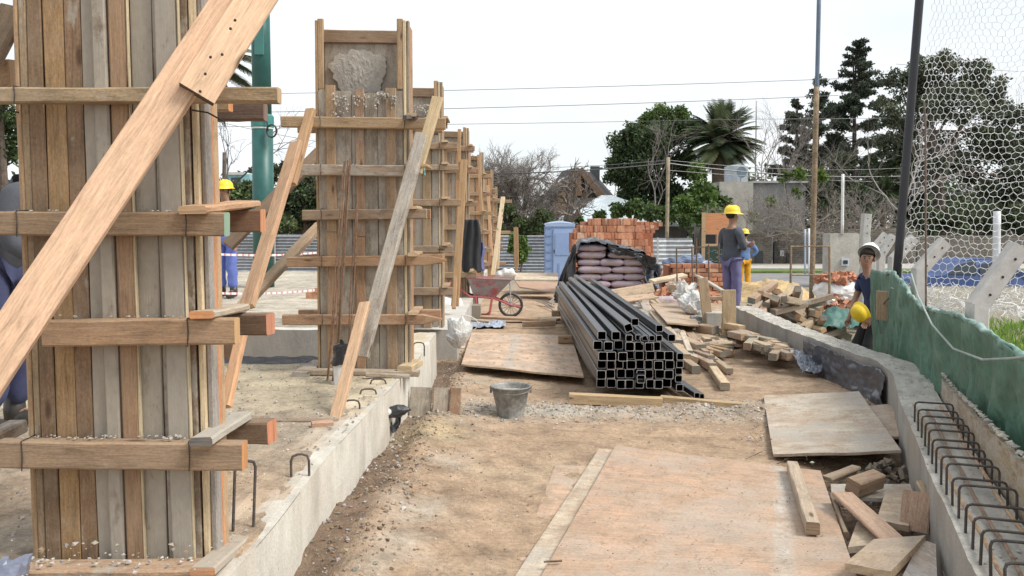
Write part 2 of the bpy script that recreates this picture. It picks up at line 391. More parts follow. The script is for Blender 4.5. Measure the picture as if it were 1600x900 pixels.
def gcol(x, y):
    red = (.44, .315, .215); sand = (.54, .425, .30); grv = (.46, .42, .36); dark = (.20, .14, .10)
    n = fbm(x+3, y-2, .9); n2 = fbm(x-7, y, 3.1)
    c = Vector(red)*(1+.10*n2)
    def bl(t, k): 
        nonlocal c
        c = c.lerp(Vector(t), max(0, min(1, k)))
    bl(sand, .35*sm(.0, .5, n))
    bl(grv, .95*math.exp(-((y-6.9-.12*math.sin(x*1.3))/.30)**2)*(.75+.6*n2) if x > -1 else 0)
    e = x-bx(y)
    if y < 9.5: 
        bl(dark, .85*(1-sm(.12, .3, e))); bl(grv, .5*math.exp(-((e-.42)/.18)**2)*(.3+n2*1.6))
        bl((.56, .45, .28), .8*math.exp(-((x+.55)**2/.05+(y-6.0)**2/.10)))
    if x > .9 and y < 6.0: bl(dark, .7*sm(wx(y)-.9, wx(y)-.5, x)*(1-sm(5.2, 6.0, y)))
    if x > wx(y)+.5 and y > 6: bl((.25, .24, .19), .85*sm(4, 4.8, x))
    if y > 22: bl((.33, .30, .24), sm(22, 30, y))
    if x < bx(y)-.2: bl((.30, .22, .16), .7)
    return tuple(c)
xs = [-400, -150, -60, -30, -18, -12, -8, -5.5, -4.2, -3.2]
x = -2.4
while x < 3.7: xs.append(x); x += .035
x = 3.75
while x < 8: xs.append(x); x += .25
xs += [9, 11, 14, 18, 24, 35, 60, 120, 400]
ys = [-60, -20, -5, 0, 1.0, 1.8]
y = 2.2
while y < 12: ys.append(y); y += .035*(1+max(0, y-4)*.18)
while y < 30: ys.append(y); y += .3
ys += [33, 38, 45, 60, 90, 150, 300, 700]
g = MB(); W = len(ys)
for a in xs:
    for b in ys: g.v.append(Vector((a, b, gh(a, b))))
for i in range(len(xs)-1):
    for j in range(W-1):
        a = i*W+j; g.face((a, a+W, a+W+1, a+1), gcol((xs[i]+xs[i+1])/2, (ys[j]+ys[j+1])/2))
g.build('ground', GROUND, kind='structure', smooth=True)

def sheet(name, x0, x1, y0, y1, zf, cf, mat, st=.08, skirt=.5):
    m = MB(); nx = max(1, int((x1-x0)/st)); ny = max(1, int((y1-y0)/st))
    m.grid(lambda u, v: (x0+(x1-x0)*u, y0+(y1-y0)*v, zf(x0+(x1-x0)*u, y0+(y1-y0)*v)), nx, ny, None, colfn=lambda u, v: cf(x0+(x1-x0)*u, y0+(y1-y0)*v))
    n = len(m.v)
    z = min(p.z for p in m.v)-skirt                      # skirt on the sides
    for (a, b) in (((x0, y0), (x1, y0)), ((x1, y0), (x1, y1)), ((x1, y1), (x0, y1)), ((x0, y1), (x0, y0))):
        k = int(max(nx, ny))
        for q in range(k):
            p = [(a[0]+(b[0]-a[0])*t, a[1]+(b[1]-a[1])*t) for t in (q/k, (q+1)/k)]
            m.quad((p[0][0], p[0][1], z), (p[1][0], p[1][1], z), (p[1][0], p[1][1], zf(*p[1])-.004), (p[0][0], p[0][1], zf(*p[0])-.004), cf(*p[0]))
    return m.build(name, mat, kind='structure', smooth=False)
def fillcol(x, y, k=1):
    c = Vector((.43, .36, .28)); n = fbm(x, y, 1.2)
    c = c.lerp(Vector((.55, .47, .34)), sm(4.8, 5.6, y)*max(0, min(1, .85+1.2*n)))
    c = c.lerp(Vector((.43, .31, .21)), max(0, min(1, .35+n))*(1-sm(4.5, 5.3, y))*.9)
    return tuple(c)
m = MB()
def fpt(u, v):
    y = .8+6.15*v; x = -9+(bx(y)-.022+.016*fbm(3, y, 6)+9)*(1-(1-u)**2.2); return (x, y, .398-.055*sm(4.3, 3.2, y)+.010*fbm(x, y, 3.0)+.004*fbm(x, y, 20, 2)-.02*sm(.95, 1, u))
m.grid(fpt, 110, 110, None, colfn=lambda u, v: fillcol(fpt(u, v)[0], fpt(u, v)[1]))
m.quad((-9, 6.95, -.2), (bx(6.9)-.36, 6.95, -.2), (bx(6.9)-.36, 6.95, .395), (-9, 6.95, .395), (.30, .22, .16)); m.build('gravel_fill', GROUND, kind='structure')
sheet('concrete_slab', -16, -1.15, 9.35, 20.5, lambda x, y: .365+.01*fbm(x, y, 2), lambda x, y: tuple(Vector((.50, .45, .37))*(1+.15*fbm(x, y, 1.5))), GROUND, .2)
# far road, verge and pavement
sheet('road', 6.5, 160, 26.2, 33, lambda x, y: -.43+.0*x, lambda x, y: (.20, .20, .21), CONC, 4, .2)
sheet('pavement', 6.0, 160, 34.6, 38.5, lambda x, y: -.33, lambda x, y: (.44, .42, .38), CONC, 4, .3)
sheet('grass_verge', 6.0, 160, 33.1, 34.5, lambda x, y: -.36+.02*fbm(x, y, 2), lambda x, y: (.14, .20, .06), GROUND, .8, .3)

# ------------------------------------------------------------------ left foundation beam
m = MB()
cb = (.56, .53, .47)
def beamside(u, v):
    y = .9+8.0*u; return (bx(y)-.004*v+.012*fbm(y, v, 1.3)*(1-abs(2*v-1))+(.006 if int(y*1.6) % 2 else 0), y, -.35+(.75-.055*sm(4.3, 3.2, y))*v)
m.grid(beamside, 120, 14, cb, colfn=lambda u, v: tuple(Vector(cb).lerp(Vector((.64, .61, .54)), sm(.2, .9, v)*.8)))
m.grid(lambda u, v: (bx(.9+8*u)-.34*v, .9+8*u, .40-.055*sm(4.3, 3.2, .9+8*u)-.022*sm(.6, 1, v)+.007*fbm(u*8, v, 3)*sm(0, .15, v)), 120, 8, cb, colfn=lambda u, v: tuple(Vector((.52, .49, .43)).lerp(Vector(fillcol(bx(.9+8*u)-.34*v, .9+8*u)), sm(.10, .35, v+.25*fbm(u*9, v, 2)))*(1+.2*fbm(u*8, v*1.2, 4))))
m.quad((bx(8.9), 8.9, -.3), (bx(8.9)-.34, 8.9, -.3), (bx(8.9)-.34, 8.9, .378), (bx(8.9), 8.9, .40), cb)
m.quad((bx(.9)-.34, .9, -.3), (bx(.9), .9, -.3), (bx(.9), .9, .345), (bx(.9)-.34, .9, .323), cb)
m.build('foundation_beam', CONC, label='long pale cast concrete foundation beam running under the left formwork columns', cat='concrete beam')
# second run of the beam further back, with the gap before it
m = MB(); m.box((-1.35, 9.7, -.3), (-.62, 22, .33), (.50, .48, .44)); m.build('foundation_beam', CONC, label='far concrete foundation beam under the distant formwork columns behind the wheelbarrow', cat='concrete beam')
# cross kerb behind the ditch
m = MB()
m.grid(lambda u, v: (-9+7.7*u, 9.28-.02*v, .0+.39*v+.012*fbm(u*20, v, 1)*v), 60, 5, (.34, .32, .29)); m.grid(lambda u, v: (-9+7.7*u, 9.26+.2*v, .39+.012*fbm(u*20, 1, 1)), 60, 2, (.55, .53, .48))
m.build('concrete_kerb', CONC, label='low grey concrete kerb across the ditch, beyond the rubble on the left', cat='kerb')

# ------------------------------------------------------------------ right curved wall
def wpath(y, off=0.0):
    x = wx(y); dx = (wx(y+.15)-wx(y-.15))/.3; n = Vector((1, -dx, 0)).normalized(); return Vector((x, y, 0))+n*off
def wtop(y): return .35+.05*sm(8, 12, y)
m = MB()
Y0, Y1 = .7, 11.7
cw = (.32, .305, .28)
def yy(u): return Y0+(Y1-Y0)*u
def wtopz(u, v): return wtop(yy(u))+.014*fbm(yy(u)*1.0, v*.3, 5)
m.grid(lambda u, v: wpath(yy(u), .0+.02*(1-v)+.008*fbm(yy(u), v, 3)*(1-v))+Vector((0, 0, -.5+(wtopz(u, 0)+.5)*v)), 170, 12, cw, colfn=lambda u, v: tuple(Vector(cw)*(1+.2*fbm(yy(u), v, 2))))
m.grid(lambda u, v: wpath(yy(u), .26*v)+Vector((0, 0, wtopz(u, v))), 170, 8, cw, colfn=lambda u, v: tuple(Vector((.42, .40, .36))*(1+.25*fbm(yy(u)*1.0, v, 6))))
m.grid(lambda u, v: wpath(yy(u), .26)+Vector((0, 0, wtopz(u, 1)-(wtopz(u, 1)+.9)*v)), 170, 4, cw)
a, b = wpath(Y1), wpath(Y1, .26); m.quad(b+Vector((0, 0, -.9)), a+Vector((0, 0, -.9)), a+Vector((0, 0, .4)), b+Vector((0, 0, .4)), cw)
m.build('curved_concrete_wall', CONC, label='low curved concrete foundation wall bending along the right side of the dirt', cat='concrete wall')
# waterproof membrane hung on its inner face
m = MB()
def mem(u, v):
    y = 6.95+(8.95-6.95)*u
    vv = v*(1-.0*u)
    return wpath(y, -.022-.035*abs(fbm(y*1.0, v*.5, 3.3))-.012*fbm(y*3, v*2, 3)-.05*(1-v)**2*(.3+fbm(y, v, 1.3)))+Vector((0, 0, .0+(wtop(y)-.03+.02*fbm(y, 1, 2.5))*vv-.02+.02*abs(fbm(y, 2, 4))))
m.grid(mem, 90, 24, (.085, .088, .105), thick=.003)
m.build('membrane_sheet', PLASTIC, label='dark grey waterproof membrane draped on the inner face of the curved wall', cat='plastic sheet', smooth=True)
# loose crumpled end of membrane on the dirt
m = MB(); c0 = gz(1270, 585, .02)
m.grid(lambda u, v: c0+Vector((-.18+.36*u+.04*fbm(u*3, v, 1), -.20+.35*v, .04+.17*v*(1-.5*u)+.09*abs(fbm(u, v, 4.5)))), 22, 18, (.17, .19, .23), thick=.002)
m.build('crumpled_film', PLASTIC, label='crumpled blue grey plastic film lying on the dirt against the curved wall', cat='plastic sheet', smooth=False)
# outer formwork boards left on the right beam
t = thing('wall_formwork', wpath(4.0, .3), 'rough mortar crusted formwork boards standing along the outer edge of the curved wall', 'formwork')
yb = [1.6, 2.55, 3.45, 4.35, 5.3, 6.3, 7.1]
for a, b in zip(yb, yb[1:]):
    m = MB(); c = vary(random.choice([(.36, .28, .19), (.42, .27, .16), (.30, .25, .19)]))
    m.grid(lambda u, v: wpath(a+(b-a)*u-.01, .275+.004*v)+Vector((0, 0, .05+(.47+.10*sm(6, 3, a+(b-a)*u)+.02*fbm(a+(b-a)*u, 9, 6)-.05)*v)), 14, 6, c+(.55,), thick=-.026)
    m.build('formwork_board', WOOD, t)
m = MB(); p = wpath(7.12, .30); m.plank(p+Vector((0, 0, .1)), p+Vector((-.02, 0, .72)), .07, .03, (0, -1, 0), (.26, .19, .13), .5); m.build('upright_board', WOOD, t)
# mortar lumps on the wall formwork and wall tops
m = MB()
for _ in range(420):
    y = random.uniform(2.2, 11.5); o = random.uniform(.0, .25)
    m.rock(wpath(y, o)+Vector((0, 0, wtop(y)+.004)), random.uniform(.003, .011), vary((.44, .41, .37)), .6)
for _ in range(260):
    y = random.uniform(2.2, 7.0); m.rock(wpath(y, .29)+Vector((0, 0, .50+.1*sm(6, 3, y))), random.uniform(.008, .024), vary((.42, .39, .34)), .6)
m.build('mortar_crumbs', ROCK, label='crumbs of mortar scattered along the top of the curved wall', cat='debris', kind='stuff')
# stirrups and bars on the right beam
bars = thing('longitudinal_rebar', wpath(3.8, .13)+Vector((0, 0, .36)), 'three rusty long reinforcing bars running through the row of stirrups', 'rebar')
for o, zz in ((.055, .40), (.13, .375), (.205, .405)):
    m = MB(); m.tube([wpath(2.0+3.4*k/24, o+.006*math.sin(k))+Vector((0, 0, zz+.004*math.cos(k*1.7))) for k in range(25)], .0075, (.36, .24, .15) if o != .13 else (.25, .17, .12), 6); m.build('bar', REBAR, bars)
ns = 18
for i in range(ns):
    y = 5.12-2.75*(i/(ns-1))**.93; m = MB(); h = .15+random.uniform(-.012, .012); o0, o1 = .03, .235; s = random.uniform(-.03, .03)
    z0 = wtop(y)-.02; P = lambda o, z, yo=0: wpath(y+yo, o)+Vector((0, 0, z))
    pts = [P(o0, z0), P(o0, z0+h-.02, s*.8), P(o0+.006, z0+h-.006, s), P(o0+.02, z0+h, s), P(o1-.02, z0+h, s), P(o1-.006, z0+h-.006, s), P(o1, z0+h-.02, s*.8), P(o1, z0)]
    m.tube(pts, .0055, vary((.075, .065, .06)), 7)
    lb = 'dark steel stirrup on the right beam, %s counted from the far end of the row' % ORD[i]
    m.build('stirrup', REBAR, label=lb, cat='stirrup', group='stirrups standing on the right beam')
# loose hoop bars on the left beam
def hoop(p0, p1, h, label, lean=0.0, r=.006, yoff=0):
    p0 = Vector(p0); p1 = Vector(p1); d = (p1-p0); n = Vector((lean, .0, 1)); L = d.length; d.normalize(); m = MB(); c = .03
    m.tube([p0-Vector((0, 0, .02)), p0+n*(h-c), p0+n*(h-.008)+d*.008, p0+n*h+d*c, p1+n*h-d*c, p1+n*(h-.008)-d*.008, p1+n*(h-c), p1-Vector((0, 0, .02))], r, (.11, .095, .085), 8)
    m.build('rebar_hoop', REBAR, label=label, cat='rebar hoop', group='bent rebar hoops on the left beam')
def z4(px, py): return gz(px, py, .40)
hoop(gz(364, 822, .37), gz(396, 814, .37), .245, 'tall bent rebar hoop next to the near column on the left beam', .05)
hoop(z4(455, 739), z4(483, 738), .085, 'small bent rebar hoop halfway between the near and second column', .0)
hoop(z4(537, 641), z4(562, 640), .06, 'rebar hoop near the foot of the second column, closest to the camera of three')
hoop(z4(563, 616), z4(588, 616), .035, 'low rebar hoop just behind the hoop nearest the second column prop', 0)
hoop(z4(579, 600), z4(603, 600), .035, 'low rebar hoop right in front of the second column foot', 0)
hoop(z4(646, 553), z4(663, 553), .10, 'rebar hoop on the beam behind the second column foot', 0)
# ================================================================== FORMWORK COLUMNS
def plk(m, a, b, Ya, Yb, w, t, **k):
    """plank between two photo points given with their distances"""
    m.plank(at(a[0], a[1], Ya), at(b[0], b[1], Yb), w, t, **k)
def lump(m, c, r, n, col, spread):
    for _ in range(n):
        m.rock(Vector(c)+Vector([random.uniform(-s, s) for s in spread]), random.uniform(r*.4, r), vary(col), .6)
def column(label, Y, D, X0, X1, zb, zf, zk, boards, battens, clamps, lean=0.0, edge=PALE, side=(GRY, ORA, TAN), bands=True, corner=True, sides=True, rend=None):
    """X0..X1 front face, zb base, zf top of the front panel, zk top of back and side panels, clamps: (z, xl, xr, h, colour, alpha, endcolour, point)"""
    t = thing('formwork_column', ((X0+X1)/2, Y+D/2, zb), label, 'formwork column', 'board formwork for the concrete columns')
    W = X1-X0
    m = MB(); tot = sum(b[0] for b in boards); x = X0
    for (bw, c, al) in boards:
        bw_ = bw/tot*W; px = x+bw_/2
        m.plank((px+lean, Y, zb+random.uniform(0, .01)), (px, Y, zf+random.uniform(-.015, .015)), bw_-.003, .022, (0, -1, 0), vary(c, .06), al, seg=8, warp=.002, bev=.003); x += bw_
    m.build('front_panel', WOOD, t)
    for (f, bw, c, al) in battens:
        m = MB(); px = X0+f*W; zt = zf+random.uniform(-.01, .05)
        if zf-zb > 2 and random.random() < .5:
            zs = zb+(zf-zb)*random.uniform(.3, .75)
            m.plank((px+lean, Y-.023, zb), (px, Y-.023, zs-.002), bw, .024, (0, -1, 0), vary(c, .06), al, seg=6)
            m.plank((px+.004, Y-.023, zs+.002), (px, Y-.023, zt), bw*.97, .024, (0, -1, 0), vary(c, .1), al, seg=4)
        else: m.plank((px+lean, Y-.023, zb), (px, Y-.023, zt), bw, .024, (0, -1, 0), vary(c, .06), al, seg=8)
        m.build('batten', WOOD, t)
    # right-hand side panel seen edge on, then its battens
    m = MB(); m.plank((X1+.014+lean, Y+D/2-.0, zb), (X1+.014, Y+D/2, zk), D+.02, .02, (1, 0, 0), edge, .15, seg=8, bev=.002); m.build('side_panel', WOOD, t)
    for k, c in enumerate(side):
        m = MB(); yc = Y+.035+k*(D-.07)/2
        m.plank((X1+.037+lean, yc, zb), (X1+.037, yc, zk-(.0 if k == 0 else .03)), .055, .024, (1, 0, 0), c, .25, seg=8); m.build('side_batten', WOOD, t)
    m = MB(); m.plank((X0-.012+lean, Y+D/2, zb), (X0-.012, Y+D/2, zk), D+.02, .02, (-1, 0, 0), TAN, .2, seg=6); m.build('side_panel', WOOD, t)
    m = MB(); nb = 1
    for k in range(nb):
        a = X0+W*k/nb; m.plank((a+W/nb/2, Y+D, zb), (a+W/nb/2, Y+D, zk-.03), W/nb-.001, .02, (0, -1, 0), (.37, .32, .26), .55, seg=6)
    m.plank((X0, Y+D-.024, zk-.075), (X1, Y+D-.024, zk-.085), .10, .02, (0, -1, 0), (.28, .19, .12), .1)
    m.build('back_panel', WOOD, t)
    if corner:
        for px, c in ((X0+.02, TAN), (X1-.02, TAN)):
            m = MB(); m.plank((px, Y+.005, zf+.02), (px, Y+.005, zk+.012), .045, .025, (0, -1, 0), c, .2); m.build('corner_batten', WOOD, t)
    for (z, xl, xr, h, c, al, ec, pt, tilt, th) in clamps:
        m = MB(); m.plank((xl, Y-.035-th/2, z-tilt/2), (xr, Y-.035-th/2, z+tilt/2), h, th, (0, -1, 0), c, al, end=ec, seg=8, warp=.002, point=pt)
        cl = m.build('clamp', WOOD, t)
        if bands:
            m = MB()
            for xq in (X0+.03, X1+.02):
                yk = Y-.037-th; m.tube([(xq, yk, z-h/2-.004), (xq+.004, yk-.003, z), (xq, yk, z+h/2+.004), (xq, Y-.0, z+h/2+.006)], .0022, (.07, .055, .05), 5)
            m.build('tie_wire', REBAR, cl)
        m = MB(); m.plank((xl+.04, Y+D+.05, z+.0), (xr-(.25 if not sides else random.uniform(-.04, .06)), Y+D+.05, z+.005), h, th, (0, -1, 0), vary(c), al, end=CUT, seg=3); m.build('rear_clamp', WOOD, t)
        if not sides: continue
        m = MB(); m.plank((X1+.08, Y-.035-th-random.uniform(.02, .05), z+h/2+.014), (X1+.075, Y+D+.09, z+h/2+.012), .07, .026, (0, 0, 1), vary(TAN, .2), .3, end=PALE, seg=3); m.build('side_clamp', WOOD, t)
    return t
def X(px, Y): return at(px, 400, Y).x
def Z(py, Y): return at(800, py, Y).z
def C(Y, y0, y1, x0, x1, c, al=.3, ec=None, pt=0.0, tilt=0.0, th=.05):
    Yc = Y-.06; za, zb_ = Z(y0, Yc), Z(y1, Yc); return ((za+zb_)/2, X(x0, Yc), X(x1, Yc), za-zb_, c, al, ec, pt, tilt, th)
# --- near column
Y = 3.05
b1 = [(14, (0.310, 0.216, 0.133), .3), (27, (0.224, 0.140, 0.085), .3), (37, (0.378, 0.236, 0.115), .25), (30, (0.284, 0.180, 0.104), .35), (53, (0.258, 0.204, 0.148), .88), (32, (0.284, 0.192, 0.118), .4), (40, (0.267, 0.204, 0.144), .80), (36, (0.258, 0.200, 0.148), .7), (26, (0.241, 0.168, 0.111), .5)]
t1 = [(.045, .05, (.33, .25, .165), .25), (.40, .0, GRY, 0)]
c1 = [C(Y, 138, 162, -14, 440, (.38, .28, .17), .35, (.50, .35, .2), 0, 0, .055), C(Y, 331, 368, -14, 356, (.30, .20, .12), .2, (.25, .42, .30), 0, -.006, .06),
      C(Y, 498, 538, 70, 370, (.40, .255, .15), .2, (.58, .36, .17), 0, .006, .06), C(Y, 687, 729, -4, 379, (.34, .235, .15), .2, (.60, .28, .11), 0, -.01, .065)]
X0, X1 = X(38, Y), X(298, Y)
near = column('massive near formwork column of brown and cement grey boards, cut off by the frame top', Y, .14, X0, X1, .335, 2.62, 2.75, b1, [], c1, lean=.03, edge=(.66, .52, .33), side=((.33, .30, .27), (.58, .26, .12), (.50, .34, .20)), corner=False, sides=False)
for (a, b, c, al) in ((176, 203, (.35, .225, .135), .15), (247, 281, (.24, .215, .185), .9), (150, 172, (.27, .22, .17), .8)):
    m = MB(); w_ = (b-a)/443; xc = X((a+b)/2, Y-.02)
    m.plank((xc+.035, Y-.023, .34), (xc, Y-.023, 2.6), w_, .022, (0, -1, 0), c, al, seg=9); m.build('batten', WOOD, near)
m = MB()      # sawn light edges of the proud battens
for px in (284, 206):
    xc = X(px, Y-.02); m.plank((xc+.03, Y-.026, .345), (xc, Y-.026, 2.6), .006, .016, (0, -1, 0), (.60, .50, .33), .1, seg=9)
m.build('batten_edge', WOOD, near)
# rust stain / old form oil marks as separate thin offcuts and lumps: cement left on the clamps
for z_, n in ((332, 26), (686, 60), (497, 22)):
    m = MB(); zz = Z(z_, Y-.06)
    for _ in range(n): m.rock((random.uniform(X0, X1), Y-.05+random.uniform(-.03, .02), zz+.006), random.uniform(.003, .010), vary((.44, .41, .36)), .6)
    m.build('cement_crumbs', ROCK, near)
# timbers resting round the near column
def timber(label, a, b, Ya, Yb, w, t, nrm=(0, 0, 1), col=TAN, al=.3, end=None, name='timber_offcut', cat='timber', group=None, **k):
    m = MB(); plk(m, a, b, Ya, Yb, w, t, nrm=nrm, col=col, al=al, end=end, **k); return m.build(name, WOOD, label=label, cat=cat, group=group)
timber('light sawn board end on the green ended clamp of the near column', (300, 328), (388, 318), 2.93, 3.42, .10, .026, col=(.50, .30, .17), al=.15, end=(.62, .42, .25))
timber('short tan and grey board lying on the middle clamp of the near column', (315, 492), (374, 480), 2.93, 3.42, .085, .026, col=(.46, .37, .27), al=.5, end=CUT)
timber('weathered grey board lying askew on the low clamp of the near column', (314, 690), (378, 650), 2.88, 3.38, .075, .03, col=(.40, .39, .35), al=.8, end=(.16, .15, .14))
timber('thick square timber with orange painted end behind the second clamp of the near column', (330, 345), (411, 345), 3.36, 3.36, .088, .07, (0, -1, 0), (.23, .13, .08), .1, end=(.58, .26, .13))
timber('thick square timber with red brown end behind the middle clamp of the near column', (330, 506), (423, 506), 3.40, 3.36, .082, .075, (0, -1, 0), (.20, .13, .085), .2, end=(.50, .22, .13))
timber('thick square timber with red end behind the low clamp of the near column', (330, 674), (425, 674), 3.40, 3.36, .085, .085, (0, -1, 0), (.22, .15, .10), .2, end=(.55, .23, .12))
timber('dark short timber stub tied behind the top clamp of the near column', (338, 176), (415, 175), 3.36, 3.36, .066, .06, (0, -1, 0), (.15, .105, .085), .2, end=(.2, .13, .1))
timber('cement splashed board sloping over the beam at the near column foot', (316, 893), (404, 818), 2.85, 3.5, .085, .03, col=(.42, .30, .20), al=.8, end=CUT)
timber('short board stub poking out right of the near column foot', (345, 850), (410, 850), 3.35, 3.35, .11, .045, (0, 0, 1), (.38, .23, .14), .3, end=(.55, .30, .16))
m = MB()
plk(m, (-40, 893), (330, 890), 2.93, 2.93, .11, .04, nrm=(0, 0, 1), col=(.42, .28, .18), al=.4, end=(.60, .30, .14)); ft = m.build('base_board', WOOD, label='board laid flat along the foot of the near column', cat='timber')
m = MB()
for _ in range(30):
    p = at(random.uniform(30, 330), 886, 2.93); m.rock(p+Vector((0, random.uniform(-.04, .04), .02)), random.uniform(.004, .014), vary((.48, .46, .43)), .6)
m.build('cement_crumbs', ROCK, label='cement crumbs on the board at the near column foot', cat='debris', kind='stuff')
timber('short dark timber jutting in from the left edge below the big brace', (-40, 700), (28, 666), 2.95, 3.3, .07, .05, col=(.25, .19, .14), al=.5)
timber('brown board lying on the fill left of the near column foot', (-30, 845), (34, 850), 3.6, 3.3, .10, .04, col=(.30, .20, .14), al=.4)
# big diagonal brace: long board and the board spliced over it
m = MB(); m.plank(at(-120, 735, 2.42), at(368, -5, 2.93), .124, .045, (.25, -1, .1), (.72, .48, .32), .07, end=(.5, .33, .2), seg=12, warp=.003, bev=.004)
m.build('diagonal_brace', WOOD, label='large pale diagonal brace board crossing in front of the near column', cat='brace', group='diagonal timber braces')
m = MB(); m.plank(at(307, 148, 2.80), at(434, -55, 2.93), .118, .055, (.35, -1, -.05), (.78, .54, .36), .0, end=(.10, .07, .06), seg=7, bev=.004)
bb = m.build('diagonal_brace', WOOD, label='short nailed board spliced over the upper end of the large brace, with dark sawn end', cat='brace', group='diagonal timber braces')
for px, py in ((326, 118), (334, 92), (352, 88), (365, 48), (372, 35), (318, 145)):
    m = MB(); m.ball(at(px, py, 2.80)+Vector((0, -.03, 0)), .005, (.05, .05, .05), 8, 5); m.build('nail', REBAR, parent=bb)
# timbers at the left margin
timber('dark brace timber crossing the upper left corner', (-20, 95), (22, 15), 3.2, 3.3, .09, .05, (0, -1, 0), (.24, .17, .11), .2, name='brace_timber')
timber('short brown timber end at the left edge level with the top clamp', (-30, 125), (22, 118), 3.35, 3.3, .12, .05, (0, -1, 0), (.32, .20, .11), .2)
# wires hanging from the near column
m = MB(); m.tube([at(300, 172, 2.98), at(325, 176, 3.0), at(350, 190, 3.06), at(352, 196, 3.2)], .003, (.05, .045, .04), 6); m.tube([at(0, 168, 3.0), at(12, 172, 3.0), at(30, 176, 3.02)], .003, (.05, .045, .04), 6)
m.build('tie_wire', REBAR, label='dark tie wire twisted round the near column under the splice board', cat='wire')

# --- second column
Y = 6.55
X0, X1 = X(500, Y), X(631, Y)
gb = (.335, .29, .235)
b2 = [(26, (.35, .295, .225), .5), (32, gb, .55), (22, (.34, .295, .235), .6), (24, (.32, .275, .22), .5), (26, gb, .6), (18, (.30, .255, .20), .5)]
c2 = [C(Y, 184, 201, 443, 697, (.38, .26, .15), .3, (.45, .3, .18), 0, -.015, .06), C(Y, 258, 275, 474, 640, (.34, .25, .18), .55, None, 0, -.005), C(Y, 327, 343, 474, 667, (.30, .21, .14), .35, (.42, .29, .18), 0, .008),
      C(Y, 400, 416, 449, 697, (.38, .23, .13), .2, None, .14, .012), C(Y, 491, 507, 441, 690, (.40, .24, .14), .3, None, .14, .004)]
second = column('second formwork column, the tallest complete one, with raised back panel splashed with wet cement', Y, .22, X0, X1, .42, Z(143, Y), Z(32, Y), b2, [(.15, .075, (.40, .26, .15), .3), (.49, .07, (.37, .22, .13), .4), (.86, .08, (.37, .25, .155), .3)], c2, edge=(.68, .56, .36))
# cement splash on the back panel and over the front
m = MB(); cy = Y+.20
def blob(u, v):
    a = 6.2832*u; r = v; rx = .22*(1+.10*math.sin(3*a)+.16*fbm(math.cos(a)*2, math.sin(a)*2, 1.7)); rz = .20*(1+.1*math.cos(2*a)+.2*fbm(math.cos(a)*2, math.sin(a)*2, 2.1))
    px = X(566, cy)+rx*r*math.cos(a)-.01; pz = Z(116, cy)+rz*r*math.sin(a)*(1 if math.sin(a) > 0 else .9)
    return (px, cy-.012-(.0+.010*abs(fbm(px*1.0, pz*.45, 30, 3)))*(1-r**3), pz)
m.grid(blob, 70, 26, (.41, .38, .335)); m.build('cement_splash', CONC, second)
m = MB()
for (px, py, ln, wd) in ((527, 147, 34, 20), (540, 150, 46, 8), (565, 148, 26, 24), (590, 146, 18, 10), (602, 147, 9, 12), (545, 184, 6, 60), (510, 190, 3, 20), (556, 258, 12, 18), (486, 258, 14, 16), (615, 150, 14, 8)):
    for _ in range(26):
        p = at(px+random.uniform(-wd/2, wd/2), py+abs(random.gauss(0, ln*.5)), Y-.05); m.rock(p+Vector((0, random.uniform(-.01, .01), 0)), random.uniform(.005, .014), vary((.40, .37, .33), .10), 1.3)
m.build('cement_drips', CONC, second)
# base boards, sole plates, boards below the beam edge
timber('sole board laid under the front of the second column', (468, 580), (655, 583), 6.45, 6.45, .10, .04, col=(.36, .28, .20), al=.5)
timber('small yellow block resting on the sole board at the second column right foot', (632, 577), (650, 566), 6.40, 6.7, .11, .05, col=(.55, .42, .26), al=.4)
timber('grey board end slanting under the left foot of the second column', (468, 586), (500, 566), 6.35, 6.8, .12, .04, col=(.42, .38, .33), al=.5)
m = MB()
for i, (a, b, c) in enumerate(((-.80, -.63, (.36, .32, .26)), (-.62, -.49, (.40, .34, .27)), (-.49, -.40, (.30, .18, .11)))):
    m.plank((a+(b-a)/2, 6.62-i*.02, .04), (a+(b-a)/2+.01, 6.68-i*.02, .26), b-a-.004, .025, (0, -1, .2), c, .4)
m.build('low_shutter', WOOD, label='low board panel standing in the dirt below the second column', cat='form panel')
m = MB(); m.plank(at(572, 585, 6.3), at(640, 588, 6.3), .05, .03, (0, 0, 1), (.35, .26, .18), .5); m.build('timber_offcut', WOOD, label='thin strip in front of the second column sole board', cat='timber')
# lumber lying across the beam in front of the second column
timber('long dark board on edge lying across the fill left of the prop foot', (352, 664), (528, 667), 4.95, 4.95, .085, .05, (0, -1, 0), (.25, .18, .13), .3)
timber('thin board under the prop foot reaching over the beam edge', (420, 674), (558, 674), 4.85, 4.85, .10, .025, (0, 0, 1), (.40, .25, .16), .2, end=CUT)
m = MB(); p = at(487, 666, 4.8); m.plank(p, p+Vector((.11, .04, .0)), .06, .05, (0, 0, 1), (.45, .27, .18), .3); m.build('timber_offcut', WOOD, label='tiny wood block beside the prop foot', cat='timber')
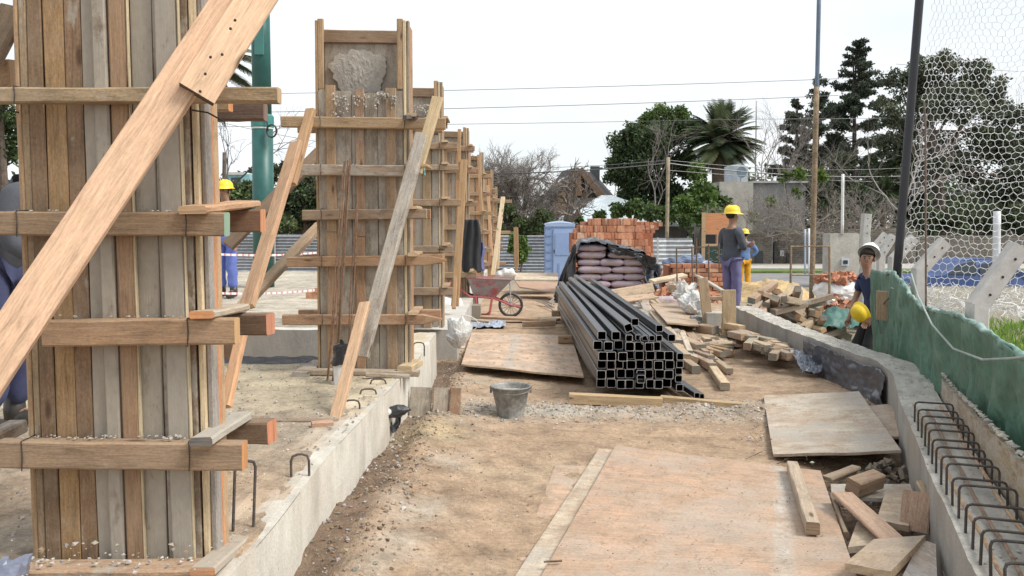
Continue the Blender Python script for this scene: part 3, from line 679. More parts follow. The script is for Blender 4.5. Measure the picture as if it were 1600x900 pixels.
# props of the second column (three pieces, right side)
G = 'diagonal timber braces'
m = MB(); plk(m, (684, 152), (651, 270), 6.38, 6.22, .085, .03, nrm=(-.3, -1, 0), col=(.58, .44, .26), al=.1, end=(.66, .5, .3)); m.build('diagonal_brace', WOOD, label='light upper piece of the brace on the right of the second column', cat='brace', group=G)
m = MB(); plk(m, (659, 208), (565, 558), 6.32, 5.55, .10, .04, nrm=(-.3, -1, 0), col=(.37, .33, .28), al=.45, end=(.42, .30, .2), warp=.003, seg=9); m.build('diagonal_brace', WOOD, label='long grey middle piece of the brace leaning on the second column', cat='brace', group=G)
m = MB(); plk(m, (570, 474), (521, 666), 5.72, 5.0, .075, .035, nrm=(-.2, -1, 0), col=(.52, .34, .21), al=.1, end=PALE); m.build('diagonal_brace', WOOD, label='orange lower piece of the brace standing on the thin board over the beam', cat='brace', group=G)
m = MB(); plk(m, (660, 258), (668, 262), 6.2, 6.5, .06, .02, nrm=(0, 0, 1), col=YEL); plk(m, (663, 262), (664, 274), 6.2, 6.2, .006, .006, nrm=(0, -1, 0), col=(.2, .45, .42)); m.build('wood_peg', WOOD, label='little peg with blue string on the right of the second column', cat='peg')
m = MB(); plk(m, (632, 184), (656, 183), 6.40, 6.5, .05, .035, nrm=(0, 0, 1), col=(.10, .09, .09)); m.build('timber_offcut', WOOD, label='dark block lying on the top clamp of the second column', cat='timber')
# props to the left of the second column
m = MB(); plk(m, (486, 172), (455, 288), 6.5, 6.2, .075, .05, nrm=(-.3, -1, 0), col=(.46, .28, .15), al=.1); m.build('diagonal_brace', WOOD, label='upper spliced piece of the orange brace left of the second column', cat='brace', group=G)
m = MB(); plk(m, (463, 224), (386, 480), 6.25, 5.2, .095, .045, nrm=(-.3, -1, 0), col=(.44, .27, .16), al=.1, end=PALE, seg=8); m.build('diagonal_brace', WOOD, label='long orange brace slanting down from the second column to the left', cat='brace', group=G)
m = MB(); plk(m, (378, 520), (352, 636), 5.2, 4.9, .07, .04, nrm=(-.3, -1, 0), col=(.58, .33, .18), al=.05); m.build('diagonal_brace', WOOD, label='bright orange brace foot seen just right of the near column', cat='brace', group=G)
m = MB(); plk(m, (500, 238), (356, 384), 7.6, 7.2, .11, .05, nrm=(-.2, -1, .2), col=(.22, .15, .10), al=.1); m.build('diagonal_brace', WOOD, label='dark brace running behind the long orange brace', cat='brace', group=G)
m = MB(); plk(m, (500, 352), (372, 486), 7.6, 6.4, .095, .05, nrm=(-.2, -1, .2), col=(.34, .24, .15), al=.2); m.build('diagonal_brace', WOOD, label='lower brown brace crossing behind the foot of the orange brace', cat='brace', group=G)
m = MB(); m.plank(at(352, 555, 5.9), at(372, 512, 5.8), .1, .04, (0, -1, 0), (.25, .15, .1), .2); m.build('timber_offcut', WOOD, label='dark board scrap between the near column and the bright orange brace foot', cat='timber')
# --- third column
Y = 9.46; X0, X1 = X(598, Y), X(685, Y)
b3 = [(22, GRY, .4), (24, gb, .6), (22, (.33, .24, .16), .3), (20, (.29, .26, .22), .8), (20, gb, .7), (14, GRY, .7)]
c3 = [C(Y, 223, 233, 600, 715, (.36, .24, .15), .2), C(Y, 257, 266, 600, 716, (.36, .26, .17), .4), C(Y, 311, 322, 600, 718, (.35, .24, .15), .3), C(Y, 384, 395, 600, 708, (.34, .25, .17), .3), C(Y, 449, 461, 600, 708, (.34, .24, .16), .3), C(Y, 186, 196, 610, 696, (.36, .25, .16), .3)]
third = column('third formwork column, half hidden behind the second and standing over the beam end', Y, .24, X0, X1, .38, Z(210, Y), Z(128, Y), b3, [(.5, .10, (.38, .24, .14), .2), (.80, .09, (.36, .25, .15), .3)], c3, edge=(.62, .50, .33))
m = MB()
for _ in range(150):
    p = at(random.uniform(640, 682), 165+abs(random.gauss(0, 22)), Y-.01); m.rock((p.x, Y-.02, p.z), random.uniform(.006, .02), vary((.40, .37, .33), .08), 1.2)
m.build('cement_drips', CONC, third)
# --- fourth, fifth, sixth and seventh
def farcol(label, Y, px0, px1, pyb, pyf, pyk, cl, D=.26):
    X0, X1 = X(px0, Y), X(px1, Y); bs = [(random.uniform(14, 24), random.choice([GRY, gb, (.33, .24, .16), (.30, .24, .18)]), random.uniform(.2, .8)) for _ in range(6)]
    cs = [C(Y, y, y+h, a, b, vary((.37, .24, .15), .15), .25) for (y, h, a, b) in cl]
    return column(label, Y, D, X0, X1, Z(pyb, Y), Z(pyf, Y), Z(pyk, Y), bs, [(.25, .10, TAN, .2), (.75, .10, ORA, .2)], cs, bands=False)
farcol('fourth formwork column with a dark jacket hanging on its clamp', 14.0, 684, 728, 474, 238, 200, [(228, 8, 676, 742), (262, 8, 680, 743), (314, 8, 680, 745), (351, 8, 690, 742), (392, 8, 690, 740), (425, 9, 690, 744)])
farcol('fifth formwork column, narrow strip with many clamps behind the hanging jacket', 19.2, 733, 752, 455, 262, 240, [(272, 6, 728, 768), (300, 6, 730, 768), (330, 6, 730, 768), (360, 6, 735, 766), (388, 6, 735, 768), (410, 6, 735, 765)], .3)
farcol('sixth formwork column, second from the far end of the row', 25.0, 755, 768, 440, 280, 265, [(296, 5, 748, 776), (310, 5, 752, 788), (338, 5, 752, 786), (361, 5, 752, 796), (384, 5, 752, 786), (410, 5, 752, 790)], .3)
farcol('seventh formwork column at the far end of the row', 30.0, 765, 775, 432, 305, 292, [(312, 5, 760, 800), (345, 4, 762, 786), (372, 4, 762, 786)], .3)
# leaning boards in front of them
def lean(label, a, b, Ya, Yb, w, t, col, al=.1, **k):
    m = MB(); plk(m, a, b, Ya, Yb, w, t, nrm=(-.2, -1, 0), col=col, al=al, **k); return m.build('leaning_board', WOOD, label=label, cat='board', group='boards leaning on the far columns')
lean('brown board leaning at the third column, wide, right of its clamps', (725, 250), (711, 478), 12.2, 11.3, .10, .04, (.36, .22, .11))
lean('upper slim board tied above the wide brown leaning board', (718, 202), (716, 280), 12.3, 12.2, .05, .03, (.42, .27, .14))
lean('short stub standing at the foot of the wide brown leaning board', (714, 410), (709, 482), 11.6, 11.2, .05, .04, (.40, .24, .13))
lean('pale board leaning against the far columns, tallest of the right hand three', (786, 308), (770, 430), 21, 20, .10, .05, (.66, .52, .35))
lean('thin cream lath crossing behind the pale leaning board', (782, 325), (778, 420), 22, 21.6, .06, .04, (.60, .47, .30))
lean('orange board standing between the fifth and sixth columns', (748, 242), (752, 330), 18.6, 18.4, .07, .04, (.45, .28, .15))
lean('grey speckled board standing by the sixth column', (753, 238), (754, 300), 22, 22, .09, .04, (.45, .43, .40), .6)
lean('orange board leaning between the fifth and sixth column feet', (762, 290), (768, 400), 23, 22, .08, .04, (.47, .28, .15))
lean('slim board standing upright beside the green bush', (806, 355), (807, 425), 23, 23, .12, .05, (.42, .27, .15), point=.2)
# hanging jacket and blue work overall on the fourth column
def cloth_hang(name, label, px0, px1, py0, py1, Y, col, mat=FABRIC, amp=.035, taper=.0, n=5, cat='jacket'):
    m = MB(); a = at(px0, py0, Y); b = at(px1, py1, Y); w_ = b.x-a.x; h = a.z-b.z
    def f(u, v):
        prof = .62+.38*math.sin(min(1, (v+.1)*1.5)*1.57) if taper == 0 else 1-taper*v
        return (a.x+w_/2+(u-.5)*w_*prof+.01*math.sin(v*7), Y-.02-amp*math.sin(math.pi*u)*(.6+.7*v)-amp*.7*math.sin(u*n*3.1+v*2)-.006*fbm(u*4, v*4, 2), a.z-h*v*(1+.05*math.sin(u*9)))
    m.grid(f, 28, 30, col, thick=-.02); return m.build(name, mat, label=label, cat=cat, smooth=True)
cloth_hang('hanging_jacket', 'dark jacket hanging from a clamp of the fourth column', 722, 752, 343, 422, 13.6, (.03, .03, .034))
cloth_hang('hanging_overall', 'blue overall hanging right beside the dark jacket', 746, 757, 378, 421, 13.7, (.12, .14, .32), n=3, cat='overall')
# rebar rods leaning on the second column
for i in range(11):
    tx = 541+random.uniform(-5, 8)+(14 if i > 8 else 0); ty = 246+random.uniform(0, 22)+(60 if i > 8 else 0); bx_ = 514+random.uniform(-4, 13)
    if i > 8: bx_ = 540
    a = at(bx_, 598+random.uniform(-6, 4), 6.2); b = at(tx, ty, 6.40); md = (a+b)/2+Vector((.015*random.uniform(-1, 1.4), .0, 0))
    m = MB(); m.tube([a, a.lerp(md, .5)*1+Vector((.006, 0, 0)), md, md.lerp(b, .5), b], .006, vary((.24, .15, .095), .2), 6)
    m.build('rebar_rod', REBAR, label='thin brown reinforcing rod of the bundle leaning on the second column front', cat='rebar', group='rebar rods leaning on the second column')
# white drain pipe capped with black bag
t = thing('drain_pipe', at(533, 600, 6.2), 'white upright drain pipe capped with black plastic bag on the fill', 'pipe')
m = MB(); c = at(534, 603, 6.1); c.z = .37
m.tube([c, c+Vector((-.005, 0, .22))], .055, (.75, .75, .73), 20); m.build('pipe', PLAST, t, smooth=False)
m = MB(); c2_ = c+Vector((0, 0, .17))
m.grid(lambda u, v: c2_+Vector(((.07-.02*v+.02*fbm(u*5, v, 3))*math.cos(6.2832*u)*(1 if v < .85 else .3), (.07-.02*v)*math.sin(6.2832*u)*(1 if v < .85 else .3), .16*v+.015*fbm(u*4, v*3, 2))), 24, 12, (.02, .02, .022)); m.build('bag_cap', PLASTIC, t)
# capped pipe coming out of the beam
t = thing('drain_pipe', gz(610, 655, .2), 'white drain stub wrapped in black plastic poking out of the beam side', 'pipe')
p0 = at(585, 645, 5.75); p1 = at(610, 644, 5.85); p2_ = at(634, 640, 5.9)
m = MB(); m.tube([p0, p1], .030, (.66, .66, .63), 18); m.build('pipe', PLAST, t)
m = MB(); k = (p2_-p1)
m.tube([p1-k*.3, p1, p1+k*.4, p1+k*.8, p2_+k*.1, p2_+k*.3], [.034, .036, .040, .034, .030, .01], (.03, .03, .035), 12); bg = m.build('bag_wrap', PLASTIC, t)
for v in bg.data.vertices: v.co += Vector((0, 0, 1))*.018*noise.noise(v.co*18)+Vector((.012, .02, 0))*noise.noise(v.co*25)
m = MB(); p = gz(596, 690, .02); m.grid(lambda u, v: p+Vector((-.08+.2*u, -.1+.3*v, .04+.10*abs(fbm(u, v, 4.5))+.05*u)), 14, 14, (.02, .02, .024), thick=.002); m.build('plastic_scrap', PLASTIC, label='black plastic scrap in the trench at the beam foot', cat='plastic sheet')
m = MB(); p = at(12, 893, 2.8); m.ball(p, .06, (.18, .2, .27), 16, 12, (1.2, 1, .7)); pb = m.build('plastic_bag', PLASTIC, label='crumpled blue grey plastic bag at the lower left corner', cat='bag', smooth=False)
for v in pb.data.vertices: v.co += Vector((1, 1, 1))*.03*noise.noise(v.co*22)
# ================================================================== SITE OBJECTS
def sheet_obj(name, label, corners, thick, col, al, cat='plywood sheet', group=None, n=14, sag=.0, dimples=0, edge=None, wav=.006, smear=None):
    """board given by its four upper corners (world), with real thickness"""
    A, B, Cc, D = [Vector(c) for c in corners]; m = MB(); dm = []
    if dimples:
        for i in range(11):
            for j in range(6): dm.append(((i+.5+(j % 2)*.4)/11.3+random.uniform(-.02, .02), (j+.5)/6+random.uniform(-.03, .03)))
    def f(u, v):
        p = A.lerp(B, u).lerp(D.lerp(Cc, u), v); p.z += wav*fbm(u*2, v*2, 1.5, 2)+sag*math.sin(math.pi*u)
        return p
    def cf(u, v):
        c = Vector(col); a = al
        if smear:
            dd = abs(u-smear[0]-.03*math.sin(v*6)-.02*fbm(u*3, v*5, 2)); k = 1-sm(smear[1]*.6, smear[1]*1.3, dd); c = c.lerp(Vector((.47, .45, .41)), k*(.8+.5*fbm(u*8, v*8, 2)))
        for (du, dv) in dm:
            q = (u-du)**2*8+(v-dv)**2*3
            if q < .0011: c = c*.42
        return tuple(c)+(a,)
    nn = 90 if dimples else (60 if smear else n)
    m.grid(f, nn, nn, None, colfn=cf)
    # underside and edges
    nrm = (B-A).cross(D-A).normalized(); 
    if nrm.z < 0: nrm = -nrm
    ec = (edge or tuple(c*.8 for c in col))+(al,); k = 16
    for (g0, g1) in (((0, 0), (1, 0)), ((1, 0), (1, 1)), ((1, 1), (0, 1)), ((0, 1), (0, 0))):
        for q in range(k):
            t0, t1 = q/k, (q+1)/k; p = f(g0[0]+(g1[0]-g0[0])*t0, g0[1]+(g1[1]-g0[1])*t0); r = f(g0[0]+(g1[0]-g0[0])*t1, g0[1]+(g1[1]-g0[1])*t1)
            m.quad(p, r, r-nrm*thick, p-nrm*thick, ec)
    m.quad(A-nrm*thick, D-nrm*thick, Cc-nrm*thick, B-nrm*thick, ec)
    return m.build(name, PLY, label=label, cat=cat, group=group)
def G4(pts, zs): return [gz(p[0], p[1], z) for p, z in zip(pts, zs)]
sheet_obj('plywood_sheet', 'big reddish mud smeared plywood sheet in the foreground with a grey cement streak', G4([(962, 696), (1282, 735), (1350, 935), (826, 935)], [.06, .07, .055, .05]), .018, (.47, .31, .21), .35, smear=(.80, .035), edge=(.62, .5, .36))
sheet_obj('plywood_sheet', 'pale cement streaked board strip under the left edge of the big foreground plywood', G4([(936, 701), (985, 704), (870, 935), (782, 935)], [.035, .035, .03, .03]), .016, (.52, .45, .34), .9, edge=(.6, .5, .36))
sheet_obj('plywood_sheet', 'lowest pinkish plywood sheet peeking out left of the pale board strip', G4([(868, 726), (960, 730), (900, 935), (786, 935)], [.012, .012, .012, .012]), .012, (.50, .34, .235), .3)
sheet_obj('plywood_sheet', 'greyish plywood sheet lying tilted over the hole by the curved wall', G4([(1193, 618), (1342, 611), (1408, 704), (1208, 710)], [.04, .10, .12, .03]), .018, (.50, .44, .355), .8, edge=(.5, .42, .32))
sheet_obj('plywood_sheet', 'small plywood piece under the greyish sheet, touching the curved wall', G4([(1340, 636), (1407, 629), (1415, 680), (1380, 684)], [.06, .09, .09, .05]), .018, (.46, .36, .27), .5, edge=(.55, .42, .3))
sheet_obj('plywood_sheet', 'dimpled pale plywood sheet lying left of the steel tubes', G4([(737, 519), (893, 524), (912, 588), (721, 569)], [.03, .05, .09, .10]), .018, (.62, .44, .31), .25, dimples=1, smear=(.43, .04), edge=(.66, .55, .4))
# mid ground boards
sheet_obj('form_board', 'reddish form panel lying flat behind the wheelbarrow', G4([(805, 439), (874, 441), (872, 457), (812, 448)], [.09, .09, .08, .10]), .03, (.42, .22, .13), .2, edge=(.5, .4, .3))
sheet_obj('form_board', 'cream board lying flat before the blue toilet cabin', G4([(806, 426), (872, 426), (872, 437), (804, 437)], [.10, .10, .05, .05]), .03, (.66, .57, .42), .2)
timber('long plank lying across the dirt in front of the wheelbarrow', (722, 494), (843, 499), 13.5, 13.1, .20, .04, (0, 0, 1), (.46, .31, .20), .3)
timber('short pale plank end in line with the long plank, beside the steel tubes', (845, 499), (872, 500), 13.1, 13.0, .20, .04, (0, 0, 1), (.58, .46, .33), .2)
timber('dark plank on edge just before the far end of the steel tubes', (816, 507), (868, 505), 12.4, 12.4, .08, .05, (0, -1, 0), (.30, .20, .13), .3)
timber('thin batten under the long plank near the third column', (722, 499), (765, 502), 13.0, 12.9, .10, .03, (0, 0, 1), (.48, .36, .25), .3)
for i in range(6):
    m = MB(); a = gz(838+i*5, 470+i*2, .02); b = gz(866, 486-i*5, .03); m.tube([a, a.lerp(b, .5)+Vector((0, .02*i, .03)), b], .012, (.33, .29, .25), 6)
    m.build('bent_rod', REBAR, label='grey bent rod of the small heap left of the steel tubes', cat='rod', group='bent rods heaped beside the tubes')
# ---- steel tube pile (each tube a thing)
PX0, PX1 = gz(932, 612, .08).x, None
YN = 7.40; TS = .078; LT = 6.4
xL = at(932, 600, YN).x
def tube(x, z, y0, L, label, s=TS, yaw=0.0, pitch=0.0, roll=0.0):
    m = MB(); h = s/2; wl = .0026; d = Vector((math.sin(yaw), math.cos(yaw), math.sin(pitch))).normalized(); r_ = Vector((math.cos(yaw), -math.sin(yaw), 0)); u_ = r_.cross(d)
    r2 = r_*math.cos(roll)+u_*math.sin(roll); u2 = u_*math.cos(roll)-r_*math.sin(roll); c0 = Vector((x, y0, z)); c1 = c0+d*L
    col = vary((.026, .028, .034), .12)
    n = len(m.v); b = .010; o = [(h, -h+b), (h, h-b), (h-b*.3, h-b*.3), (h-b, h), (-h+b, h), (-h+b*.3, h-b*.3), (-h, h-b), (-h, -h+b), (-h+b*.3, -h+b*.3), (-h+b, -h), (h-b, -h), (h-b*.3, -h+b*.3)]
    kk = len(o); inn = [(p[0]*(1-wl/h*1.6), p[1]*(1-wl/h*1.6)) for p in o]
    for c in (c0, c1):
        for q in o: m.v.append(c+r2*q[0]+u2*q[1])
    for c in (c0, c1):
        for q in inn: m.v.append(c+r2*q[0]+u2*q[1])
    for i in range(kk):
        j = (i+1) % kk
        m.face((n+i, n+kk+i, n+kk+j, n+j), col); m.face((n+2*kk+i, n+2*kk+j, n+3*kk+j, n+3*kk+i), (.03, .03, .032))
        m.face((n+i, n+j, n+2*kk+j, n+2*kk+i), (.50, .50, .51)); m.face((n+kk+i, n+3*kk+i, n+3*kk+j, n+kk+j), col)
    m.build('square_tube', STEEL, label=label, cat='steel tube', group='square steel tubes stacked on the dirt')
rows = [8, 8, 8, 8, 7]
for r_ in range(5):
    n = rows[r_]
    for k in range(n):
        x = xL+.04+k*.0825+(.012*random.uniform(-1, 1)); z = .115+TS/2+r_*(TS+.004)
        tube(x-.02*(r_ == 4), z, YN+random.uniform(-.05, .03)+(.0 if r_ < 3 else random.uniform(-.05, .02)), LT+random.uniform(-.03, .05), 'black square steel tube, %s from the left in the %s row of the stack' % (ORD[k], ORD[r_]), yaw=-.000+random.uniform(-.0015, .0015))
TP = .115+5*(TS+.004)
smalls = [(.05, 0, .075, .000), (.17, 0, .075, .00), (.36, .0, .05, .01), (.415, .0, .05, -.01), (.47, 0, .05, .01), (.53, 0, .055, .0), (.27, .0, .06, .0)]
for i, (dx, dz, s, yw) in enumerate(smalls):
    tube(xL+dx, TP+s/2+dz, YN-.02*i+.05, LT-.2, 'steel tube loose on the top of the stack, %s from its left edge' % ORD[i], s=s, yaw=yw*.3)
tube(xL+.28, TP+.105, YN+.05, LT-.1, 'upper steel tube twisted a little and riding over the middle of the stack', s=.07, yaw=-.012, roll=.35, pitch=.0)
tube(xL+.40, TP+.015, YN-.06, LT-.3, 'twisted steel tube sticking out in the centre of the stack end', s=.066, yaw=-.03, roll=.4)
tube(xL+.38, TP+.12, YN+.35, LT, 'highest steel tube of the stack, resting right of centre', s=.066, yaw=-.01)
tube(xL+.56, TP+.09, YN+.12, LT-.1, 'upper steel tube along the right shoulder of the stack', s=.062, yaw=-.004)
tube(xL+.665, TP+.01, YN+.10, LT-.1, 'upper steel tube at the right edge of the stack', s=.066, yaw=.0)
for k in range(5):
    tube(xL+.715, .085+.035+k*.068, YN+.0+random.uniform(-.04, .04), LT-.2, 'narrow steel tube, %s from the bottom on the right side of the stack' % ORD[k], s=.062)
tube(xL+.83, .085, YN-.18, 3.2, 'small steel tube fallen off the right foot of the stack, nearer one', s=.05, yaw=-.09)
tube(xL+.885, .060, YN-.10, 3.2, 'small steel tube fallen off the right foot of the stack, farther one', s=.05, yaw=-.08)
tube(xL+.365, .115+.10, YN-.13, .9, 'short steel tube jutting farthest out of the lower rows', s=.07)
timber('left timber bearer under the near end of the steel tubes', (889, 622), (1034, 629), 7.15, 7.15, .085, .085, (0, -1, 0), (.46, .33, .19), .15)
timber('right timber bearer running out under the fallen small tubes', (1032, 626), (1169, 638), 7.25, 7.05, .085, .07, (0, -1, 0), (.46, .33, .19), .15)
timber('hidden timber bearer under the middle of the steel tubes', (872, 530), (1000, 530), 10.5, 10.5, .09, .08, (0, -1, 0), (.40, .28, .17), .2)
timber('hidden timber bearer under the far end of the steel tubes', (862, 490), (950, 490), 13.4, 13.4, .09, .09, (0, -1, 0), (.40, .28, .17), .2)
# ---- bucket
bp = gz(798, 655, .0)
t = thing('bucket', (bp.x, bp.y, .005), 'battered grey galvanised bucket crusted with cement standing on the dirt', 'bucket')
m = MB(); c = Vector((bp.x, bp.y, .005)); gcl = (.30, .30, .285)
m.lathe(c, [(0.0, .004), (.095, .004), (.100, .0), (.103, .012), (.100, .018), (.148, .245), (.155, .25), (.158, .256), (.155, .262), (.148, .258), (.143, .245), (.10, .03), (.0, .03)], gcl, 40)
bd = m.build('body', generic('galvanised_bucket', .6, 9, .55, 1.2, .4, .004, metal=.25, fine=35), t, smooth=True)
m = MB(); m.lathe(c, [(0, .20), (.10, .205), (.134, .215)], (.42, .41, .38), 30); m.build('cement_residue', ROCK, t)
m = MB(); m.tube([c+Vector((.158*math.cos(a)*1.0, -.158*math.sin(a), .245+.012*math.sin(a)-.04*math.sin(a))) for a in [math.pi*k/16 for k in range(17)]], .004, (.2, .2, .19), 6); m.build('handle', REBAR, t)
for s in (-1, 1):
    m = MB(); m.box(c+Vector((s*.155-.008, -.014, .205)), c+Vector((s*.155+.008, .014, .262)), (.26, .26, .25)); m.build('ear', REBAR, t)
# ---- wheelbarrow
wc = gz(798, 495, 0.0); wc.z = 0
t = thing('wheelbarrow', (wc.x-.35, wc.y, 0), 'red wheelbarrow with grey worn tray parked by the far formwork columns', 'wheelbarrow')
o = Vector((wc.x, wc.y, .0)); red = (.42, .11, .11); Rr = .195
m = MB(); tyre = []
for k in range(29):
    a = 2*math.pi*k/28; tyre.append(o+Vector((Rr*.92*math.cos(a), 0, Rr+Rr*.92*math.sin(a))))
m.tube(tyre, .024, (.06, .06, .06), 10, caps=False); wh = m.build('wheel', PLAST, t, smooth=True)
m = MB()
for k in range(16):
    a = 2*math.pi*k/16; m.tube([o+Vector((.02*math.cos(a), 0, Rr+.02*math.sin(a))), o+Vector((Rr*.85*math.cos(a), 0, Rr+Rr*.85*math.sin(a)))], .006, (.35, .34, .33), 5)
m.ball(o+Vector((0, 0, Rr)), .03, (.35, .34, .33), 10, 8); m.build('spokes', PAINT, wh)
# tray: flared open box, front (wheel) side sloped
ty0, ty1 = -.26, .26
bot = [(-.60, ty0*.62, .36), (-.25, ty0*.62, .33), (-.25, ty1*.62, .33), (-.60, ty1*.62, .36)]
top = [(-.69, ty0, .645), (.02, ty0, .62), (.02, ty1, .62), (-.69, ty1, .645)]
m = MB()
def V(p): return o+Vector(p)
for k in range(4):
    j = (k+1) % 4; a, b, c3, d = V(bot[k]), V(bot[j]), V(top[j]), V(top[k])
    m.grid(lambda u, v: a.lerp(b, u).lerp(d.lerp(c3, u), v), 12, 8, red, thick=.006, colfn=lambda u, v: tuple(Vector(red).lerp(Vector((.33, .29, .28)), min(1, max(0, .85+1.7*fbm(u*3+k, v*2, 1.4))))))
m.quad(V(bot[0]), V(bot[3]), V(bot[2]), V(bot[1]), (.3, .25, .24)); m.build('tray', PAINT, t)
m = MB(); m.tube([V(p) for p in top]+[V(top[0])], .010, (.38, .16, .16), 7); m.build('rim', PAINT, t)
for s, nm in ((-1, 0), (1, 1)):
    m = MB(); yy_ = .20*s
    m.tube([V((-.98, yy_*1.25, .60)), V((-.80, yy_*1.2, .47)), V((-.66, yy_, .35)), V((-.28, yy_*.8, .32)), V((.0, yy_*.45, .20)), V((.16, yy_*.4, .165))], .016, (.46, .12, .12) if True else red, 8)
    m.build('handle_bar', PAINT, t)
    m = MB(); m.tube([V((-.56, yy_, .34)), V((-.54, yy_*1.1, .06)), V((-.50, yy_*1.1, .015)), V((-.40, yy_*1.1, .015)), V((-.34, yy_*1.1, .06)), V((-.30, yy_, .33))], .018, (.50, .13, .13), 8); m.build('leg', PAINT, t)
    m = MB(); m.tube([V((.0, yy_*.42, .19)), V((-.01, yy_*.7, .56))], .011, (.5, .5, .5), 6); m.build('tray_strut', PAINT, t)
m = MB(); m.tube([V((0, -.09, Rr)), V((0, .09, Rr))], .012, (.4, .4, .4), 8); m.build('axle', PAINT, t)
# ---- cement bags on the pallet, each one a thing
BY = 17.4; bx0, bx1 = at(904, 420, BY).x, at(1008, 420, BY).x; bw = (bx1-bx0)
z0b = gh(0, BY)+.12
def bag(x, y, z, w_, d_, h_, label, col=(.42, .34, .40), yaw=0.0):
    m = MB(); ph = random.uniform(0, 6)
    def f(u, v):
        a = 6.2832*v; X_ = (u*2-1); e = (1-abs(X_)**5)**.5 if abs(X_) < 1 else 0
        e = max(.12, e); cx = abs(math.cos(a))**.6*(1 if math.cos(a) > 0 else -1); sz = abs(math.sin(a))**.75*(1 if math.sin(a) > 0 else -1)
        px = X_*w_/2*(1+.02*math.sin(a*2+ph)); py = cx*d_/2*(.9+.1*e); pz = sz*h_/2*e*(1+.06*math.sin(X_*5+ph))+.006*fbm(u*3+ph, v*4, 2)
        return (x+px*math.cos(yaw)-py*math.sin(yaw), y+px*math.sin(yaw)+py*math.cos(yaw), z+h_/2+pz)
    pur = Vector(vary(col, .08)); tanb = Vector((.46, .39, .30))
    m.grid(f, 22, 18, None, colfn=lambda u, v: tuple(pur.lerp(tanb, sm(.25, .33, u)*(1-sm(.67, .75, u))*.75*(1 if .55 < v < .98 else .3))))
    return m.build('cement_bag', FABRIC, label=label, cat='cement bag', group='cement bags stacked on the pallet', smooth=True)
bh = .148
for r_ in range(6):
    nb = 2 if r_ % 2 else 3
    if r_ == 5: cells = [(0.0, .42), (.44, 1.0)]
    elif r_ % 2: cells = [(-.01, .50), (.50, 1.0)]
    else: cells = [(-.02, .33), (.32, .68), (.67, 1.0)]
    for k, (a, b) in enumerate(cells):
        cx = bx0+bw*(a+b)/2
        bag(cx+random.uniform(-.02, .02), BY+.25+random.uniform(-.03, .03), z0b+r_*bh, bw*(b-a)+.01, .5, bh*1.04, 'lilac cement bag, %s from the left in the %s layer of the pallet' % (ORD[k], ORD[r_]))
bag(bx0+bw*.20, BY+.25, z0b+6*bh, bw*.44, .5, bh, 'single cement bag crowning the top left of the pallet stack')
bag(at(1033, 452, 16).x, 16.0, gh(2, 16)+.02, .62, .4, .16, 'lone lilac cement bag lying on the dirt right of the pallet stack', yaw=-.25)
t = thing('pallet', (bx0+bw/2, BY+.4, gh(0, BY)), 'low wooden pallet carrying the cement bags', 'pallet')
for k in range(6):
    m = MB(); m.plank((bx0-.05, BY+.02+k*.2, z0b-.02), (bx1+.05, BY+.02+k*.2, z0b-.02), .12, .02, (0, 0, 1), (.35, .26, .18), .3); m.build('slat', WOOD, t)
for k in range(3):
    m = MB(); xx = bx0+.05+(bw-.1)*k/2; m.plank((xx, BY, z0b-.07), (xx, BY+1.1, z0b-.07), .08, .08, (0, 0, 1), (.33, .25, .18), .3); m.build('runner', WOOD, t)
# inner bags behind, hidden bulk under the tarp
for k in range(5):
    bag(bx0+bw*.5+random.uniform(-.1, .1), BY+.85, z0b+k*bh*1.1, bw*.95, .6, bh*1.1, 'cement bag in the hidden rear stack under the tarp, %s layer from the bottom' % ORD[k])
# tarp thrown over the bags
m = MB(); topz = z0b+6.6*bh; xa, xb = at(868, 440, BY).x, at(1030, 440, BY).x
def tarp(u, v):
    X_ = xa+(xb-xa)*u; k = sm(0, .30, u)*(1-sm(.72, 1.0, u)); side_l = sm(.0, .12, u)
    zt = z0b-.05+(topz+.17-z0b+.05)*min(1, (u/.25)**.75 if u < .25 else 1)
    if u > .42: zt = topz+.17-(u-.42)*.55-(max(0, u-.84)/.16)**1.3*.55
    y = BY-.10-.22*math.exp(-((u-.05)/.1)**2)+1.35*v
    z = zt-.30*sm(.55, 1, v)-.05*(1-sm(0, .15, v))*k
    z += .05*fbm(u*9, v*2.5, 1.3)+.012*fbm(u*20, v*8, 2); y += .06*fbm(u*10, v*2, 1.7)
    return (X_+.04*fbm(u*5, v*5, 2), y, z)
m.grid(tarp, 80, 34, (.05, .055, .065), thick=.004, colfn=lambda u, v: tuple(Vector((.045, .048, .056)).lerp(Vector((.16, .19, .24)), sm(.0, .35, fbm(u*6, v*4, 1.2)))))
def flapL(u, v):     # hanging flap at the left, then right
    X_ = xa-.02+.42*u; zt = z0b-.05+(topz+.12-z0b)*min(1, ((u*.42+.02)/.40)**.75); return (X_, BY-.12-.16*(1-u)-.05*math.sin(u*11+v*2)-.03*fbm(u*8, v*3, 2), gh(0, BY)+(zt-gh(0, BY))*v)
m.grid(flapL, 26, 16, (.035, .037, .042), thick=.004)
def flapT(u, v):
    X_ = bx0+bw*(.42+.72*u); zt = topz+.16-(.13+.42*u)*.55*1.2+.03*fbm(u*6, 1, 2); return (X_, BY-.16-.06*math.sin(u*14+v)-.04*fbm(u*9, v*3, 2), zt-(.09+.14*u+.05*math.sin(u*9))*(1-v))
m.grid(flapT, 34, 10, (.022, .023, .026), thick=.004)
def flapR(u, v):
    return (bx1+.0+.30*u+.03*math.sin(v*9), BY-.16-.08*math.sin(u*10+v*5)-.05*fbm(u*7, v*4, 2)+.2*u, z0b+.0+(topz-z0b-.16-.22*u)*v)
